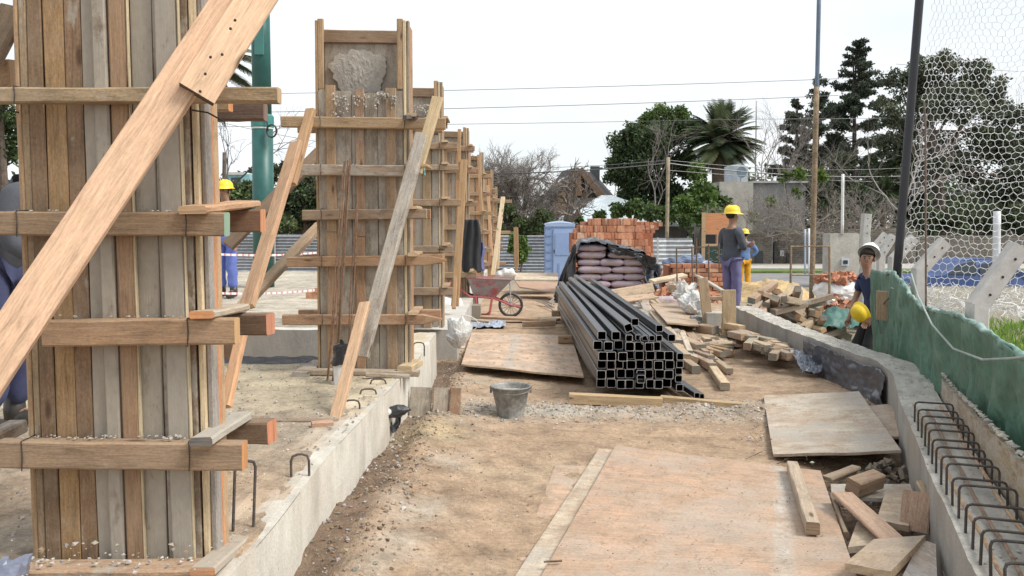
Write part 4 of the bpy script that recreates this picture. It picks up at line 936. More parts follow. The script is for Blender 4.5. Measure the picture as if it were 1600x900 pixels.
m.grid(flapR, 24, 24, (.20, .235, .29), thick=.004, colfn=lambda u, v: tuple(Vector((.20, .235, .29)).lerp(Vector((.07, .08, .10)), sm(-.1, .3, fbm(u*6, v*6, 1.5)))))
m.build('tarp_cover', PLASTIC, label='black and blue grey plastic tarp thrown over the cement bag stack', cat='tarp', smooth=True)
# ---- brick pile
BRC = [(.46, .205, .12), (.52, .265, .165), (.42, .175, .10), (.56, .35, .24), (.33, .15, .09), (.44, .22, .14)]
def brick(x, y, z, lx, ly, lz, label, group, yaw=0.0, tilt=0.0, col=None):
    m = MB(); hx, hy, hz = lx/2, ly/2, lz/2; M_ = Euler((tilt, 0, yaw)).to_matrix(); c = vary(col or random.choice(BRC), .12); j = .004
    P = [Vector((x, y, z+hz))+M_@Vector((a*hx+random.uniform(-j, j), b*hy+random.uniform(-j, j), d*hz+random.uniform(-j, j))) for a in (-1, 1) for b in (-1, 1) for d in (-1, 1)]
    m.v = P
    for f in ((0,1,3,2),(4,6,7,5),(0,4,5,1),(2,3,7,6),(0,2,6,4),(1,5,7,3)): m.face(f, c)
    if ly > .1 and lx < .09:      # grooves on the stretcher end: two core slots, sunk
        pass
    m.build('brick', CLAY, label=label, cat='brick', group=group)
KY = 23.0; kx0, kx1 = at(893, 380, KY).x, at(1042, 380, KY).x; kz = gh(2, KY)-.02
nb = 0; rng = random.Random(3)
rowsN = 11; rh = (at(800, 341, KY).z-kz)/rowsN
for r_ in range(rowsN):
    inset = .0+(.04*r_ if r_ < 8 else .04*r_+.16*(r_-7)); xr = kx1-.09*r_*.9-(0 if r_ > 2 else -.05)
    x = kx0+(.03 if r_ < 9 else .22*(r_-8))+rng.uniform(-.03, .03); kk = 0
    vis = r_ >= 4
    while x < xr:
        endon = vis and rng.random() < .75
        w_ = .082 if endon else .20
        if vis or x > at(1005, 400, KY).x:
            brick(x+w_/2, KY+rng.uniform(-.035, .03)+.012*r_, kz+r_*rh, w_-.008, .22, rh-.01, 'orange clay brick on the front face of the tall brick pile', 'bricks of the tall pile', yaw=rng.uniform(-.06, .06), tilt=rng.uniform(-.03, .03)); nb += 1
        x += w_; kk += 1
m = MB()
m.box((kx0+.03, KY+.13, kz), (kx1-.35, KY+1.5, kz+rh*9-.03), (.34, .13, .07)); m.box((kx0+.03, KY+.02, kz), (at(1000, 400, KY).x, KY+.13, kz+rh*4-.02), (.34, .13, .07)); 
for r_ in range(3):
    for k in range(18):
        w_ = .12; m.box((kx0+.1+k*w_+.1*r_, KY+.15+rng.uniform(0, .05), kz+rh*(9+r_*.5)-.03), (kx0+.1+k*w_+.1*r_+w_*.9, KY+1.0, kz+rh*(9.4+r_*.5+rng.uniform(0, .25))), vary(rng.choice(BRC)))
m.build('brick_stack', CLAY, label='inner mass of the tall orange brick pile behind its front face', cat='bricks', kind='stuff')
# lower stack to the right
LY = 18.5; lx0, lx1 = at(1046, 430, LY).x, at(1132, 430, LY).x; lz = gh(4, LY)
for r_ in range(8):
    x = lx0+.1*rng.random()
    while x < lx1:
        w_ = rng.choice([.12, .24, .24]); brick(x+w_/2, LY+rng.uniform(-.04, .04), lz+.02+r_*.095, w_-.01, .2, .085, 'orange brick in the low stack behind the workers, seen under the rebar', 'bricks of the low stack', yaw=rng.uniform(-.08, .08)); x += w_; nb += 1
m = MB(); m.box((lx0, LY+.12, lz), (lx1, LY+.8, lz+.72), (.34, .14, .08)); m.build('brick_stack', CLAY, label='inner mass of the low brick stack beside the workers', cat='bricks', kind='stuff')
# loose brick rubble
def rubble(name, label, c, sx, sy, h, n, cols, r=(.04, .10), mat=CLAY, cat='rubble', floor=0):
    m = MB()
    for _ in range(n):
        a = random.uniform(0, 6.28); q = math.sqrt(random.random()); x = c[0]+sx*q*math.cos(a); y = c[1]+sy*q*math.sin(a); z = c[2]+h*(1-q**1.6)*random.uniform(.6, 1)
        cc = vary(random.choice(cols), .15); s = random.uniform(*r)
        if random.random() < .5: m.rock((x, y, z), s, cc, .8)
        else:
            M_ = Euler([random.uniform(0, 3) for _ in range(3)]).to_matrix(); n0 = len(m.v); hx = Vector((s*.95, s*.55, s*.35))
            m.v += [Vector((x, y, z))+M_@Vector((hx.x*a_, hx.y*b_, hx.z*d_)) for a_ in (-1, 1) for b_ in (-1, 1) for d_ in (-1, 1)]
            for f in ((0,1,3,2),(4,6,7,5),(0,4,5,1),(2,3,7,6),(0,2,6,4),(1,5,7,3)): m.face([n0+i for i in f], cc)
    return m.build(name, mat, label=label, cat=cat, kind='stuff')
c = at(1030, 432, 18.6); rubble('brick_rubble', 'broken orange bricks spilling at the foot of the tall brick pile', (c.x, 19.2, gh(3, 19)), .45, .5, .45, 170, BRC)
c = at(1080, 452, 16.5); rubble('brick_rubble', 'loose bricks and lumps fallen below the low brick stack', (c.x, 17.3, gh(3, 17)), 1.1, .6, .30, 170, BRC+[(.3, .25, .2)])
# ---- portable toilet
TY = 29.0; tx0, tx1 = at(852, 400, TY).x, at(898, 400, TY).x; tzb = gh(1, TY)-.05; tzt = at(800, 354, TY).z; blu = (.25, .36, .60)
t = thing('toilet_cabin', ((tx0+tx1)/2, TY+.5, tzb), 'light blue portable toilet cabin behind the brick pile', 'portable toilet')
m = MB(); m.box((tx0, TY, tzb), (tx1, TY+1.0, tzt), blu); m.build('cabin', PLAST, t)
m = MB(); wd = tx1-tx0
m.grid(lambda u, v: (tx0-.02+(wd+.04)*u, TY-.03+1.06*v, tzt+.01+.17*math.sin(math.pi*(.08+.84*u))**.5*(.75+.25*math.sin(math.pi*v))), 16, 6, (.33, .44, .64), thick=.04); m.quad((tx0-.02, TY-.03, tzt), (tx1+.02, TY-.03, tzt), (tx1-.02, TY-.03, tzt+.11), (tx0+.03, TY-.03, tzt+.11), (.33, .44, .64)); m.build('roof', PLAST, t)
m = MB(); m.box((tx0+.27, TY-.035, tzb+.1), (tx1-.06, TY-.004, tzt-.08), (.30, .42, .66)); dr = m.build('door', PLAST, t)
m = MB(); m.box((tx0+.33, TY-.05, tzb+.92), (tx1-.12, TY-.038, tzt-.22), (.27, .38, .63)); m.build('door_panel', PLAST, dr)
for k in range(2):
    m = MB(); m.box((tx0+.42+.27*k, TY-.048, tzb+.2), (tx0+.48+.27*k, TY-.038, tzb+.65), (.22, .32, .56)); m.build('door_rib', PLAST, dr)
m = MB(); m.box((tx0+.285, TY-.06, tzb+1.0), (tx0+.31, TY-.038, tzb+1.1), (.05, .07, .1)); m.build('handle', PLAST, dr)
for k in range(7):
    m = MB(); z = tzb+.2+k*.27; m.box((tx0+.02, TY-.02, z), (tx0+.2, TY-.004, z+.06), (.20, .30, .52)); m.build('side_rib', PLAST, t)
# ---- corrugated fence
def corr(name, label, px0, px1, Y, pyt, zb, col=(.46, .49, .53), step=.115, posts=True):
    a = at(px0, pyt, Y); b = at(px1, pyt, Y); H = a.z-zb; t = thing('corrugated_fence', ((a.x+b.x)/2, Y, zb), label, 'fence')
    m = MB(); nv = int(H/step*8); L = b.x-a.x; nu = max(2, int(L/1.1)); k = 0
    m.grid(lambda u, v: (a.x+L*u, Y+.028*math.cos(v*H/step*6.283)+.006*(int(u*nu) % 2), zb+H*v), nu*2, nv, col, thick=-.002, colfn=lambda u, v: vary(tuple(Vector(col)*(.85+.3*noise.noise(Vector((int(u*nu)*3.1, int(v*H/.8)*2.7, 1)))), ), .03))
    m.build('sheeting', GALV, t, smooth=False)
    x = a.x+.6
    while x < b.x:
        m = MB(); m.box((x, Y-.12, zb-.1), (x+.06, Y-.06, zb+H+.02), (.45, .45, .45)); m.build('post', PAINT, t); x += 2.4
    return t
corr('fence', 'grey horizontal corrugated metal fence on the left behind the braces', 300, 560, 31.5, 366, gh(0, 30)-.1)
corr('fence', 'corrugated metal fence between the far columns and the blue toilet', 735, 860, 31.5, 368, gh(0, 30)-.1)
corr('fence', 'white corrugated metal fence to the right of the tall brick pile', 1000, 1082, 31.5, 372, gh(0, 30)-.1, (.62, .65, .68), .16)
# ---- timber scraps -------------------------------------------------
GP = {'a': 'timber offcuts right of the steel tubes', 'b': 'square timber offcuts stacked by the curved wall', 'c': 'timber offcuts heaped behind the curved wall', 'd': 'board scraps beside the foreground plywood'}
def scrap(label, a, b, za, zb, w, t, col, al=.3, end=None, grp='a', roll=0.0, **k):
    A = gz(a[0], a[1], za); B = gz(b[0], b[1], zb); m = MB(); m.plank(A, B, w, t, (math.sin(roll), -.15, math.cos(roll)), col, al, end=end, seg=4, **k)
    return m.build('timber_offcut', WOOD, label=label, cat='timber offcut', group=GP[grp])
EG = (.22, .20, .17)
scrap('long grey weathered board sloping toward the steel tubes near the pallet stack', (985, 478), (1052, 519), .22, .16, .20, .045, (.42, .39, .35), .5, grp='a')
scrap('pale beam lying alone on the dirt right of the tubes, nearest the camera', (1100, 556), (1133, 604), .05, .05, .085, .07, (.58, .45, .30), .1, end=(.3, .26, .2))
scrap('shorter beam half behind the pale lone beam', (1102, 552), (1140, 580), .05, .05, .07, .06, (.42, .32, .22), .2, end=(.25, .21, .17))
scrap('brown square beam pointing at the camera beside the tubes, upper one', (1020, 492), (1060, 538), .20, .14, .11, .10, (.48, .37, .26), .2, end=EG)
scrap('tan square beam pointing at the camera under the grey weathered board', (1038, 520), (1072, 560), .12, .10, .10, .09, (.50, .38, .26), .2, end=EG)
scrap('whitish beam lying steeply between the tubes and the pale lone beam', (1062, 512), (1078, 552), .13, .12, .07, .06, (.58, .50, .40), .3, end=EG)
scrap('short thick beam with a dark end in the middle of the scrap heap', (1062, 530), (1096, 545), .10, .10, .12, .10, (.44, .33, .23), .3, end=EG)
scrap('low brown beam close to the top right corner of the tube pile', (1055, 555), (1088, 578), .06, .05, .09, .08, (.40, .30, .21), .3, end=EG)
scrap('pale plank lying along the right side of the tubes', (940, 452), (1048, 540), .02, .03, .22, .03, (.52, .36, .24), .2)
scrap('light plank leaning on the scrap heap behind the grey board', (1000, 468), (1066, 520), .12, .15, .10, .03, (.58, .44, .30), .1)
for i in range(30):
    px = 1046+random.uniform(0, 66); py = 505+random.uniform(0, 55); a = random.uniform(-.5, 1.1)
    scrap('small brown timber offcut buried in the heap right of the tubes', (px, py), (px+38*math.cos(a), py+22*math.sin(a)), .04+.0*i, random.uniform(.05, .10), random.uniform(.06, .10), random.uniform(.05, .08), vary(random.choice([TAN, (.36, .27, .19), (.46, .36, .26)]), .15), .3, end=EG)
scrap('two stacked blocks standing up on the dirt, top block', (1092, 512), (1118, 516), .17, .17, .12, .10, (.42, .29, .19), .2, end=EG)
scrap('two stacked blocks standing up on the dirt, bottom block', (1090, 528), (1116, 533), .06, .06, .12, .11, (.42, .30, .2), .2, end=EG)
scrap('cream plank slanting in front of the two stacked blocks', (1117, 513), (1136, 540), .10, .05, .11, .04, (.66, .54, .37), .1)
scrap('pinkish board lying flat beside the cream plank', (1128, 515), (1152, 540), .05, .04, .12, .04, (.52, .36, .26), .2)
scrap('dark edged board lying low left of the cream plank', (1082, 537), (1130, 548), .03, .04, .08, .05, (.30, .23, .17), .4)
for i in range(26):
    f = i/25; px = random.uniform(1005, 1075); py = 468+(px-1005)*.85+random.uniform(-14, 26); a = random.gauss(.95, .28); L = random.uniform(45, 85)
    scrap('longer brown beam in the heap between the tubes and the form boards', (px-L/2*math.cos(a), py-L/2*math.sin(a)), (px+L/2*math.cos(a), py+L/2*math.sin(a)), random.uniform(.10, .20), random.uniform(.03, .10), random.uniform(.08, .12), random.uniform(.04, .085), vary(random.choice([(.46, .35, .25), (.40, .29, .2), (.52, .41, .29), (.42, .38, .33)]), .12), .35, end=random.choice([EG, (.42, .30, .18)]), roll=random.uniform(-.4, .4))
# heap of square offcuts by the wall
for i in range(60):
    k = i/59; lv = i % 3; px = 1136+random.uniform(0, 92); f = (px-1136)/92; py = 512+f*42-random.uniform(-6, 8); z = .05+lv*.095*(1-.3*f)
    ang = random.choice([.35, .42, .5, 2.2, .3]); L = random.uniform(22, 46)
    scrap('square brown offcut in the neat heap against the curved wall', (px-L/2*math.cos(ang)*.9, py-L/2*math.sin(ang)*.6), (px+L/2*math.cos(ang)*.9, py+L/2*math.sin(ang)*.6), z, z+random.uniform(-.01, .015), .085, .075, vary(random.choice([(.44, .33, .23), (.38, .28, .20), (.50, .36, .24), (.34, .29, .23)]), .12), .3, end=random.choice([EG, (.50, .34, .2), (.3, .2, .14)]), grp='b')
# heap behind the wall
def heap(label, n, px0, px1, Yc, zc, h, grp):
    for i in range(n):
        px = random.uniform(px0, px1); f = (px-px0)/(px1-px0); Y_ = Yc+random.uniform(-.7, .8); zz = zc+h*math.sin(math.pi*(.2+.65*f))*random.uniform(.1, 1)
        c = Vector((at(px, 470, Y_).x, Y_, zz)); a = random.gauss(2.3, .55); e = random.uniform(-.35, .5); L = random.uniform(.28, .7); d = Vector((math.cos(a)*.9, -abs(math.sin(a)), e)).normalized()*L/2
        m = MB(); m.plank(c-d, c+d, random.uniform(.08, .13), random.uniform(.06, .10), (random.uniform(-.5, .5), 0, 1), vary(random.choice([(.30, .25, .20), (.34, .26, .19), (.42, .31, .22), (.26, .24, .21), (.46, .34, .22)]), .15), .35, end=random.choice([(.20, .185, .165), (.26, .23, .19), (.45, .28, .16)]), seg=3)
        m.build('timber_offcut', WOOD, label=label, cat='timber offcut', group=GP[grp])
heap('grey brown timber offcut jumbled in the big heap behind the curved wall', 95, 1165, 1305, 12.7, -.30, .80, 'c')
def one(label, a, b, Ya, Yb, w, t, col, end, grp='c', roll=0):
    m = MB(); m.plank(at(a[0], a[1], Ya), at(b[0], b[1], Yb), w, t, (math.sin(roll), -.3, math.cos(roll)), col, .3, end=end, seg=4); m.build('timber_offcut', WOOD, label=label, cat='timber offcut', group=GP[grp])
one('longest beam of the heap behind the wall, pointing up to the right', (1174, 470), (1210, 443), 12.3, 12.9, .12, .09, (.36, .25, .17), (.2, .22, .2))
one('brown beam standing up in the middle of the heap behind the wall', (1222, 478), (1238, 447), 12.6, 13.2, .11, .09, (.44, .34, .21), (.3, .25, .18))
one('grey beam end facing the camera at the left of the heap behind the wall', (1196, 455), (1178, 486), 13.0, 12.1, .10, .08, (.36, .30, .24), (.23, .21, .18))
one('dark board upright at the right side of the heap top', (1250, 455), (1246, 476), 13.2, 12.9, .09, .07, (.28, .25, .22), (.16, .17, .16))
# plank stack near the worker
for r_ in range(4):
    for k in range(4):
        Yp = 11.0+k*.28; m = MB(); a = at(1262, 520, Yp); b = at(1368, 520, Yp); z = -.42+r_*.07
        m.plank((a.x+random.uniform(-.1, .1), Yp, z), (b.x+random.uniform(-.25, .0), Yp+random.uniform(-.05, .05), z+.0), .22, .035, (0, 0, 1), vary((.42, .35, .27), .15), .4, seg=3)
        m.build('stacked_plank', WOOD, label='grey brown plank in the flat stack in front of the worker at the green tarp', cat='plank', group='planks stacked by the green tarp')
# wooden box form by the end of the wall
def upr(label, px, pyb, pyt, Y, w, t, col, px2=None, name='form_board'):
    m = MB(); m.plank(at(px, pyb, Y), at(px2 or px, pyt, Y), w, t, (0, -1, 0), col, .3, seg=4); m.build(name, WOOD, label=label, cat='form board')
upr('wide upright board post at the end of the curved wall', 1139, 521, 453, 10.9, .17, .05, (.50, .37, .22))
upr('upright board slanting left of the wide post', 1108, 518, 434, 11.3, .13, .04, (.44, .32, .20), 1098)
m = MB(); m.plank(at(1110, 466, 11.1), at(1134, 466, 11.1), .05, .04, (0, -1, 0), (.40, .29, .2), .3); m.build('form_board', WOOD, label='short crosspiece between the two upright form boards', cat='form board')
m = MB(); a = at(1104, 514, 11.2); m.box((a.x, 11.15, -.02), (a.x+.24, 11.45, .36), (.42, .41, .38)); m.build('concrete_stub', CONC, label='grey concrete stub framed by the upright form boards', cat='concrete block')
m = MB(); plk(m, (1092, 432), (1142, 462), 12.8, 11.6, .14, .03, nrm=(.3, -.4, .6), col=(.42, .40, .36), al=.8); m.build('form_board', WOOD, label='cement grey board sloping down to the wide upright post', cat='form board')
m = MB(); plk(m, (948, 462), (1020, 449), 13.6, 14.6, .16, .04, nrm=(0, -1, .2), col=(.44, .33, .23), al=.3); m.build('form_board', WOOD, label='brown board on edge in front of the cement bag stack', cat='form board')
m = MB(); plk(m, (1018, 440), (1070, 430), 14.8, 15.2, .14, .05, nrm=(0, -.3, 1), col=(.60, .50, .35), al=.2); m.build('form_board', WOOD, label='light board bridging the rubble right of the tarp cover', cat='form board')
m = MB(); plk(m, (1020, 462), (960, 470), 13.2, 12.8, .30, .03, nrm=(0, -.1, 1), col=(.50, .36, .25), al=.3); m.build('form_board', WOOD, label='flat reddish board before the brown board on edge', cat='form board')
sheet_obj('form_board', 'broad mud covered board lying on the dirt behind the scrap heap', [at(1015, 474, 13.0), at(1075, 470, 13.6), at(1092, 508, 11.0), at(1042, 504, 10.9)], .02, (.44, .32, .22), .3)
for p in bpy.data.objects[-1:]: pass
# crumpled white sacks
for i, (px, py, Y_, r, cl, lb) in enumerate(((1070, 458, 12.6, .16, (.62, .61, .57), 'crumpled white plastic sack on the rubble, left one'), (1083, 476, 12.0, .17, (.66, .66, .65), 'shiny white plastic bag bundle in the middle beside the form boards'), (1096, 497, 11.6, .12, (.35, .36, .35), 'grey film bundle at the foot of the slanting form board'), (1056, 447, 13.2, .13, (.55, .42, .33), 'dirty pinkish sack on top of the rubble heap'))):
    m = MB(); m.ball(at(px, py, Y_), r, cl, 30, 20, (1.1, .8, .85)); o = m.build('plastic_sack', PLASTIC, label=lb, cat='sack')
    for v in o.data.vertices: v.co += v.co.normalized()*(.10*noise.noise(v.co*8+Vector((i*5, 0, 0)))+.05*noise.noise(v.co*22))
# loose board scraps in the right foreground
def slab(label, pts, zs, th, col, al, end=None):
    P = G4(pts, zs); return sheet_obj('board_scrap', label, P, th, col, al, cat='board scrap', group=GP['d'], n=6, wav=.002, edge=end)
slab('white painted scrap panel under the other scraps', [(1298, 756), (1422, 756), (1430, 780), (1300, 776)], [.06, .06, .06, .06], .02, (.52, .49, .43), .9)
slab('tan board scrap lying crosswise in the scrap heap', [(1384, 766), (1420, 766), (1420, 822), (1370, 812)], [.10, .10, .09, .09], .03, (.50, .40, .28), .4)
slab('pale board scrap tucked under the brown diagonal board', [(1340, 812), (1368, 808), (1370, 850), (1325, 855)], [.07, .08, .06, .06], .03, (.56, .47, .34), .6)
slab('split board lying on top at the bottom of the scrap heap', [(1366, 842), (1446, 836), (1392, 893), (1320, 880)], [.14, .15, .14, .14], .035, (.44, .33, .22), .3, (.60, .45, .26))
slab('reddish board piece under the split board', [(1380, 880), (1430, 870), (1450, 940), (1350, 940)], [.07, .07, .07, .07], .03, (.45, .30, .21), .3)
slab('cement splashed white sheet scrap right of the split board', [(1440, 842), (1462, 850), (1466, 940), (1410, 900)], [.13, .13, .10, .10], .012, (.60, .59, .56), .9)
slab('grey board scrap at the very bottom right against the wall', [(1470, 868), (1500, 890), (1540, 930), (1478, 930)], [.06, .06, .05, .05], .03, (.40, .35, .29), .7)
def sc2(label, a, b, za, zb, w, t, col, al=.3, end=None, nr=(0, 0, 1), **k):
    m = MB(); m.plank(gz(a[0], a[1], za), gz(b[0], b[1], zb), w, t, nr, col, al, end=end, seg=5, **k); m.build('timber_offcut', WOOD, label=label, cat='timber offcut', group=GP['d'])
sc2('square block lying on the white scrap panel', (1332, 762), (1372, 748), .12, .13, .085, .085, (.32, .22, .15), .1, end=(.30, .20, .13), nr=(0, -.3, 1))
sc2('small thin board behind the square block', (1292, 748), (1338, 730), .05, .08, .07, .02, (.36, .27, .19), .3)
sc2('reddish diagonal board crossing the scrap heap', (1316, 772), (1402, 850), .14, .10, .11, .022, (.46, .31, .22), .2)
sc2('dark edge board leaning left of the scrap heap', (1302, 776), (1324, 838), .10, .04, .05, .02, (.27, .20, .14), .3, nr=(1, 0, .6))
m = MB(); m.plank(gz(1428, 830, .06), gz(1434, 768, .24), .14, .025, (-.7, -.6, .2), (.40, .27, .19), .3); m.build('board_scrap', WOOD, label='upright board leaning on the wall behind the scraps, with broken top', cat='board scrap')
m = MB(); m.plank(gz(1466, 812, .12), gz(1436, 752, .26), .03, .02, (0, -1, .2), (.52, .40, .25), .1); m.build('board_scrap', WOOD, label='narrow lath crossing the upright board at the wall', cat='board scrap')
m = MB(); m.plank(gz(1480, 870, .04), gz(1478, 806, .22), .045, .02, (-.7, -.6, .2), (.48, .37, .24), .3); m.build('board_scrap', WOOD, label='short stick standing against the wall right of the scraps', cat='board scrap')
sc2('pointed timber lying on the big foreground plywood', (1238, 728), (1270, 826), .10, .10, .065, .06, (.44, .35, .26), .2, end=(.30, .21, .14))
rubble('rubble', 'dark lumps of mortar between the scraps and the curved wall', (gz(1390, 740, 0).x, gz(1390, 740, 0).y, -.10), .28, .20, .18, 120, [(.16, .13, .10), (.22, .18, .14)], (.02, .05), ROCK)
p = gz(585, 803, 0); m = MB(); m.plank(gz(558, 805, .015), gz(617, 797, .015), .03, .012, (0, 0, 1), (.50, .40, .28), .2); m.build('wood_splinter', WOOD, label='thin splinter of wood on the dirt left of centre', cat='wood scrap')
m = MB(); m.plank(gz(832, 698, .012), gz(850, 693, .012), .035, .008, (0, 0, 1), (.60, .50, .34), .1); m.build('wood_splinter', WOOD, label='tiny pale wood chip on the dirt below the bucket', cat='wood scrap')
m = MB(); m.tube([gz(600, 800, .01), gz(650, 796, .018), gz(700, 801, .01), gz(738, 790, .012)], .003, (.13, .1, .08), 5); m.build('wire_scrap', REBAR, label='thin dark wire lying on the dirt near the wood splinter', cat='wire')
m = MB(); m.tube([gz(636, 788, .01), gz(668, 778, .03), gz(696, 767, .012)], .003, (.13, .1, .08), 5); m.build('wire_scrap', REBAR, label='short twig like wire behind the thin dark wire', cat='wire')
# ditch rubble on the left, small block on the slab
c = gz(450, 551, .1); rubble('rubble', 'white broken concrete lumps in the ditch on the left', (c.x, c.y, .09), .42, .18, .08, 70, [(.60, .58, .54), (.5, .48, .44)], (.025, .075), ROCK)
m = MB(); m.grid(lambda u, v: (at(352, 525, 9.1).x+2.2*u, 9.05-.25*v+.02*fbm(u*6, v, 2), .13-.08*v+.02*fbm(u*8, v*2, 2)), 40, 6, (.02, .02, .024), thick=.003); m.build('black_film', PLASTIC, label='strip of black plastic film along the foot of the kerb', cat='plastic sheet')
m = MB(); a = gz(490, 466, .37); m.box((a.x-.12, a.y, .36), (a.x+.12, a.y+.15, .46), (.48, .26, .15)); m.box((a.x+.02, a.y-.02, .46), (a.x+.14, a.y+.12, .53), (.5, .28, .17)); m.build('brick_pair', CLAY, label='pair of orange bricks on the pale slab at left', cat='bricks')
# plastic bits near third column
m = MB(); a = at(716, 522, 9.2); m.ball(a, .12, (.62, .62, .60), 26, 18, (1, .8, 1.3)); o = m.build('plastic_sack', PLASTIC, label='white plastic bag stuffed in the gap at the third column foot', cat='sack')
for v in o.data.vertices: v.co += v.co.normalized()*(.10*noise.noise(v.co*9)+.04*noise.noise(v.co*25))
m = MB(); m.grid(lambda u, v: Vector(gz(730+60*u, 512-10*v, .03))+Vector((0, 0, .05*abs(fbm(u*4, v*4, 1.4)))), 20, 10, (.33, .38, .46), thick=.002); m.build('film_sheet', PLASTIC, label='pale blue plastic film lying under the long plank', cat='plastic sheet')
m = MB(); a = at(722, 505, 9.6); m.tube([a+Vector((.18*math.sin(k*.35), -.1+.02*k*.3, .10*math.cos(k*.35))) for k in range(12)], .006, (.66, .66, .64), 6); m.build('white_cable', PLAST, label='loop of white cable beside the third column foot', cat='cable')
for i, (px, py, Y_, lb) in enumerate(((700, 480, 12.6, 'white block under the wide brown leaning board'), (660, 500, 9.3, None), (791, 428, 22, 'white sack lying by the far columns'))):
    if lb is None: continue
    m = MB(); a = at(px, py, Y_); m.ball(a, .22, (.62, .62, .6), 18, 12, (1.2, .8, .6)); o = m.build('white_sack', FABRIC, label=lb, cat='sack')
    for v in o.data.vertices: v.co += v.co.normalized()*.07*noise.noise(v.co*7)
m = MB(); a = at(693, 497, 11.0); m.box((a.x-.25, 11, -.1), (a.x+.15, 11.8, .30), (.60, .58, .55)); m.build('concrete_block', CONC, label='whitish concrete block between the third and fourth columns', cat='concrete block')
m = MB(); a = at(722, 492, 13.2); m.box((a.x-.03, 13.2, -.05), (a.x+.28, 13.5, .26), (.26, .22, .18)); m.build('concrete_block', CONC, label='dark brown block behind the wheelbarrow leg', cat='concrete block')

# ================================================================== GREEN TARP FENCE
FP = [(1.98, 2.6), (2.42, 4.1), (2.85, 5.6), (3.30, 7.2), (3.68, 8.4), (4.05, 9.6), (4.42, 11.0)]
def fx(y):
    for (x0, y0), (x1, y1) in zip(FP, FP[1:]):
        if y0 <= y <= y1: return x0+(x1-x0)*(y-y0)/(y1-y0)
    return FP[0][0] if y < 2.6 else FP[-1][0]+(y-11)*.3
def ftop(y): return .93+.10*sm(6.5, 8.5, y)-.03*math.sin(y*2.1)-.16*sm(9.9, 10.2, y)+.02*fbm(y, 1, 5)
GR = (.072, .160, .112)
m = MB()
def tp(u, v):
    y = 2.6+(10.2-2.6)*u; fold = .022*math.sin(y*8+1.2*v+2*fbm(y, v, 1))+.05*fbm(y*1.2+v*.9, v*.5, 1.4, 2)+.020*fbm(y*3-v*1.5, v*.6, 2.4, 3)+.018*abs(math.sin(y*14+3*v+4*fbm(y, v*.5, 1.2)))**3
    zb = .12 if y < 7.4 else .12-.5*sm(7.4, 8.2, y); return (fx(y)+.02+fold*(.5+.5*math.sin(math.pi*v))+.03*(1-v), y, zb+(ftop(y)-zb)*v)
def tcol(u, v):
    c = Vector(GR); n = fbm(u*14, v*3, 1.1); c = c.lerp(Vector((.13, .25, .20)), max(0, min(.8, (v-.9)*6+n*.5))) if v > .88 else c
    c = c.lerp(Vector((.16, .27, .21)), max(0, min(.5, n*.9-.2))); c = c.lerp(Vector((.30, .25, .2)), max(0, min(.5, .25-v+n*.4))); return tuple(c)
m.grid(tp, 420, 44, GR, thick=.003, colfn=tcol); 
def roll(u, v):
    y = 2.6+(9.2-2.6)*u; a = v*5.2; r = .014+.014*abs(fbm(y*2, 1, 2)); return (fx(y)+.03+r*math.cos(a)+.02*fbm(y*3, v, 2), y, ftop(y)-.01+r*math.sin(a)*(1+.6*fbm(y*2, v*2, 2)))
m.grid(roll, 220, 8, (.22, .42, .38), colfn=lambda u, v: tuple(Vector((.10, .20, .16)).lerp(Vector((.30, .42, .38)), max(0, min(1, .4+fbm(u*30, v*2, 1))))))
m.build('green_tarp', TARP, label='long green tarpaulin stretched along the right boundary fence', cat='tarp', smooth=True)
def onf(px, py, d=.10):
    y = 2.7
    while y < 10.9 and 800+FPX*fx(y)/y*.998 > px: y += .02
    return at(px, py, y-d)
m = MB(); pa = [onf(1424, 428, .2), onf(1434, 462, .35), onf(1456, 507, .35), onf(1490, 545, .32), onf(1535, 562, .3), onf(1580, 560, .28), onf(1640, 554, .25)]
sp = []
for i in range(len(pa)-1):
    for k in range(6): 
        q = pa[i].lerp(pa[i+1], k/6); sp.append(q)
m.tube(sp, .0065, (.32, .36, .34), 7); m.build('rope', FABRIC, label='grey rope sagging across the green tarp', cat='rope')
m = MB(); m.tube([at(1447, 520, 6.9), at(1446, 200, 6.9), at(1444, 160, 6.9)], .008, (.17, .13, .11), 6); m.build('upright_rod', REBAR, label='thin rusty rod standing upright before the net', cat='rod')
m = MB(); m.plank(onf(1381, 455, .12), onf(1380, 500, .12), .14, .02, (-.6, -1, 0), (.48, .34, .22), .2); m.build('board_scrap', WOOD, label='small board stuck on the green tarp behind the worker', cat='board scrap')
m = MB(); m.tube([onf(1376, 520, .1), onf(1372, 500, .1), onf(1378, 478, .12), onf(1388, 466, .1)], .006, (.12, .12, .11), 6); m.build('wire_scrap', REBAR, label='thin wire curling down the green tarp below the stuck board', cat='wire')
# concrete fence posts with slanting arms
def cpost(y, off, pk, tip, w, label, vert=None):
    """pk = photo point of the kink, tip = photo point of the arm end, both at distance y"""
    k = at(pk[0], pk[1], y); tp_ = at(tip[0], tip[1], y-.1*0); m = MB(); c = (.50, .49, .47)
    m.plank((k.x+.0, y, gh(k.x, y)-.2), (k.x, y, k.z+.02), w, w*.9, (0, -1, 0), c, 0, seg=3, bev=.012); m.plank((k.x-.01, y, k.z-.01), tp_, w, w*.9, (0, -1, 0), c, 0, seg=3, bev=.012)
    t = thing('fence_post', (k.x, y, gh(k.x, y)-.2), label, 'concrete post', 'slanted arm concrete posts of the boundary')
    m.build('post', PLASTER, t); d = (tp_-k)
    for f in (.2, .5, .8):
        q = k+d*f; m = MB(); m.tube([q+Vector((0, -w*.46, 0)), q+Vector((0, -w*.44-.004, 0))], .009, (.03, .03, .03), 8); m.build('wire_hole', REBAR, t)
cpost(5.45, 0, (1527, 478), (1592, 386), .115, 'nearest white concrete post with a slanting arm, right edge of the photo')
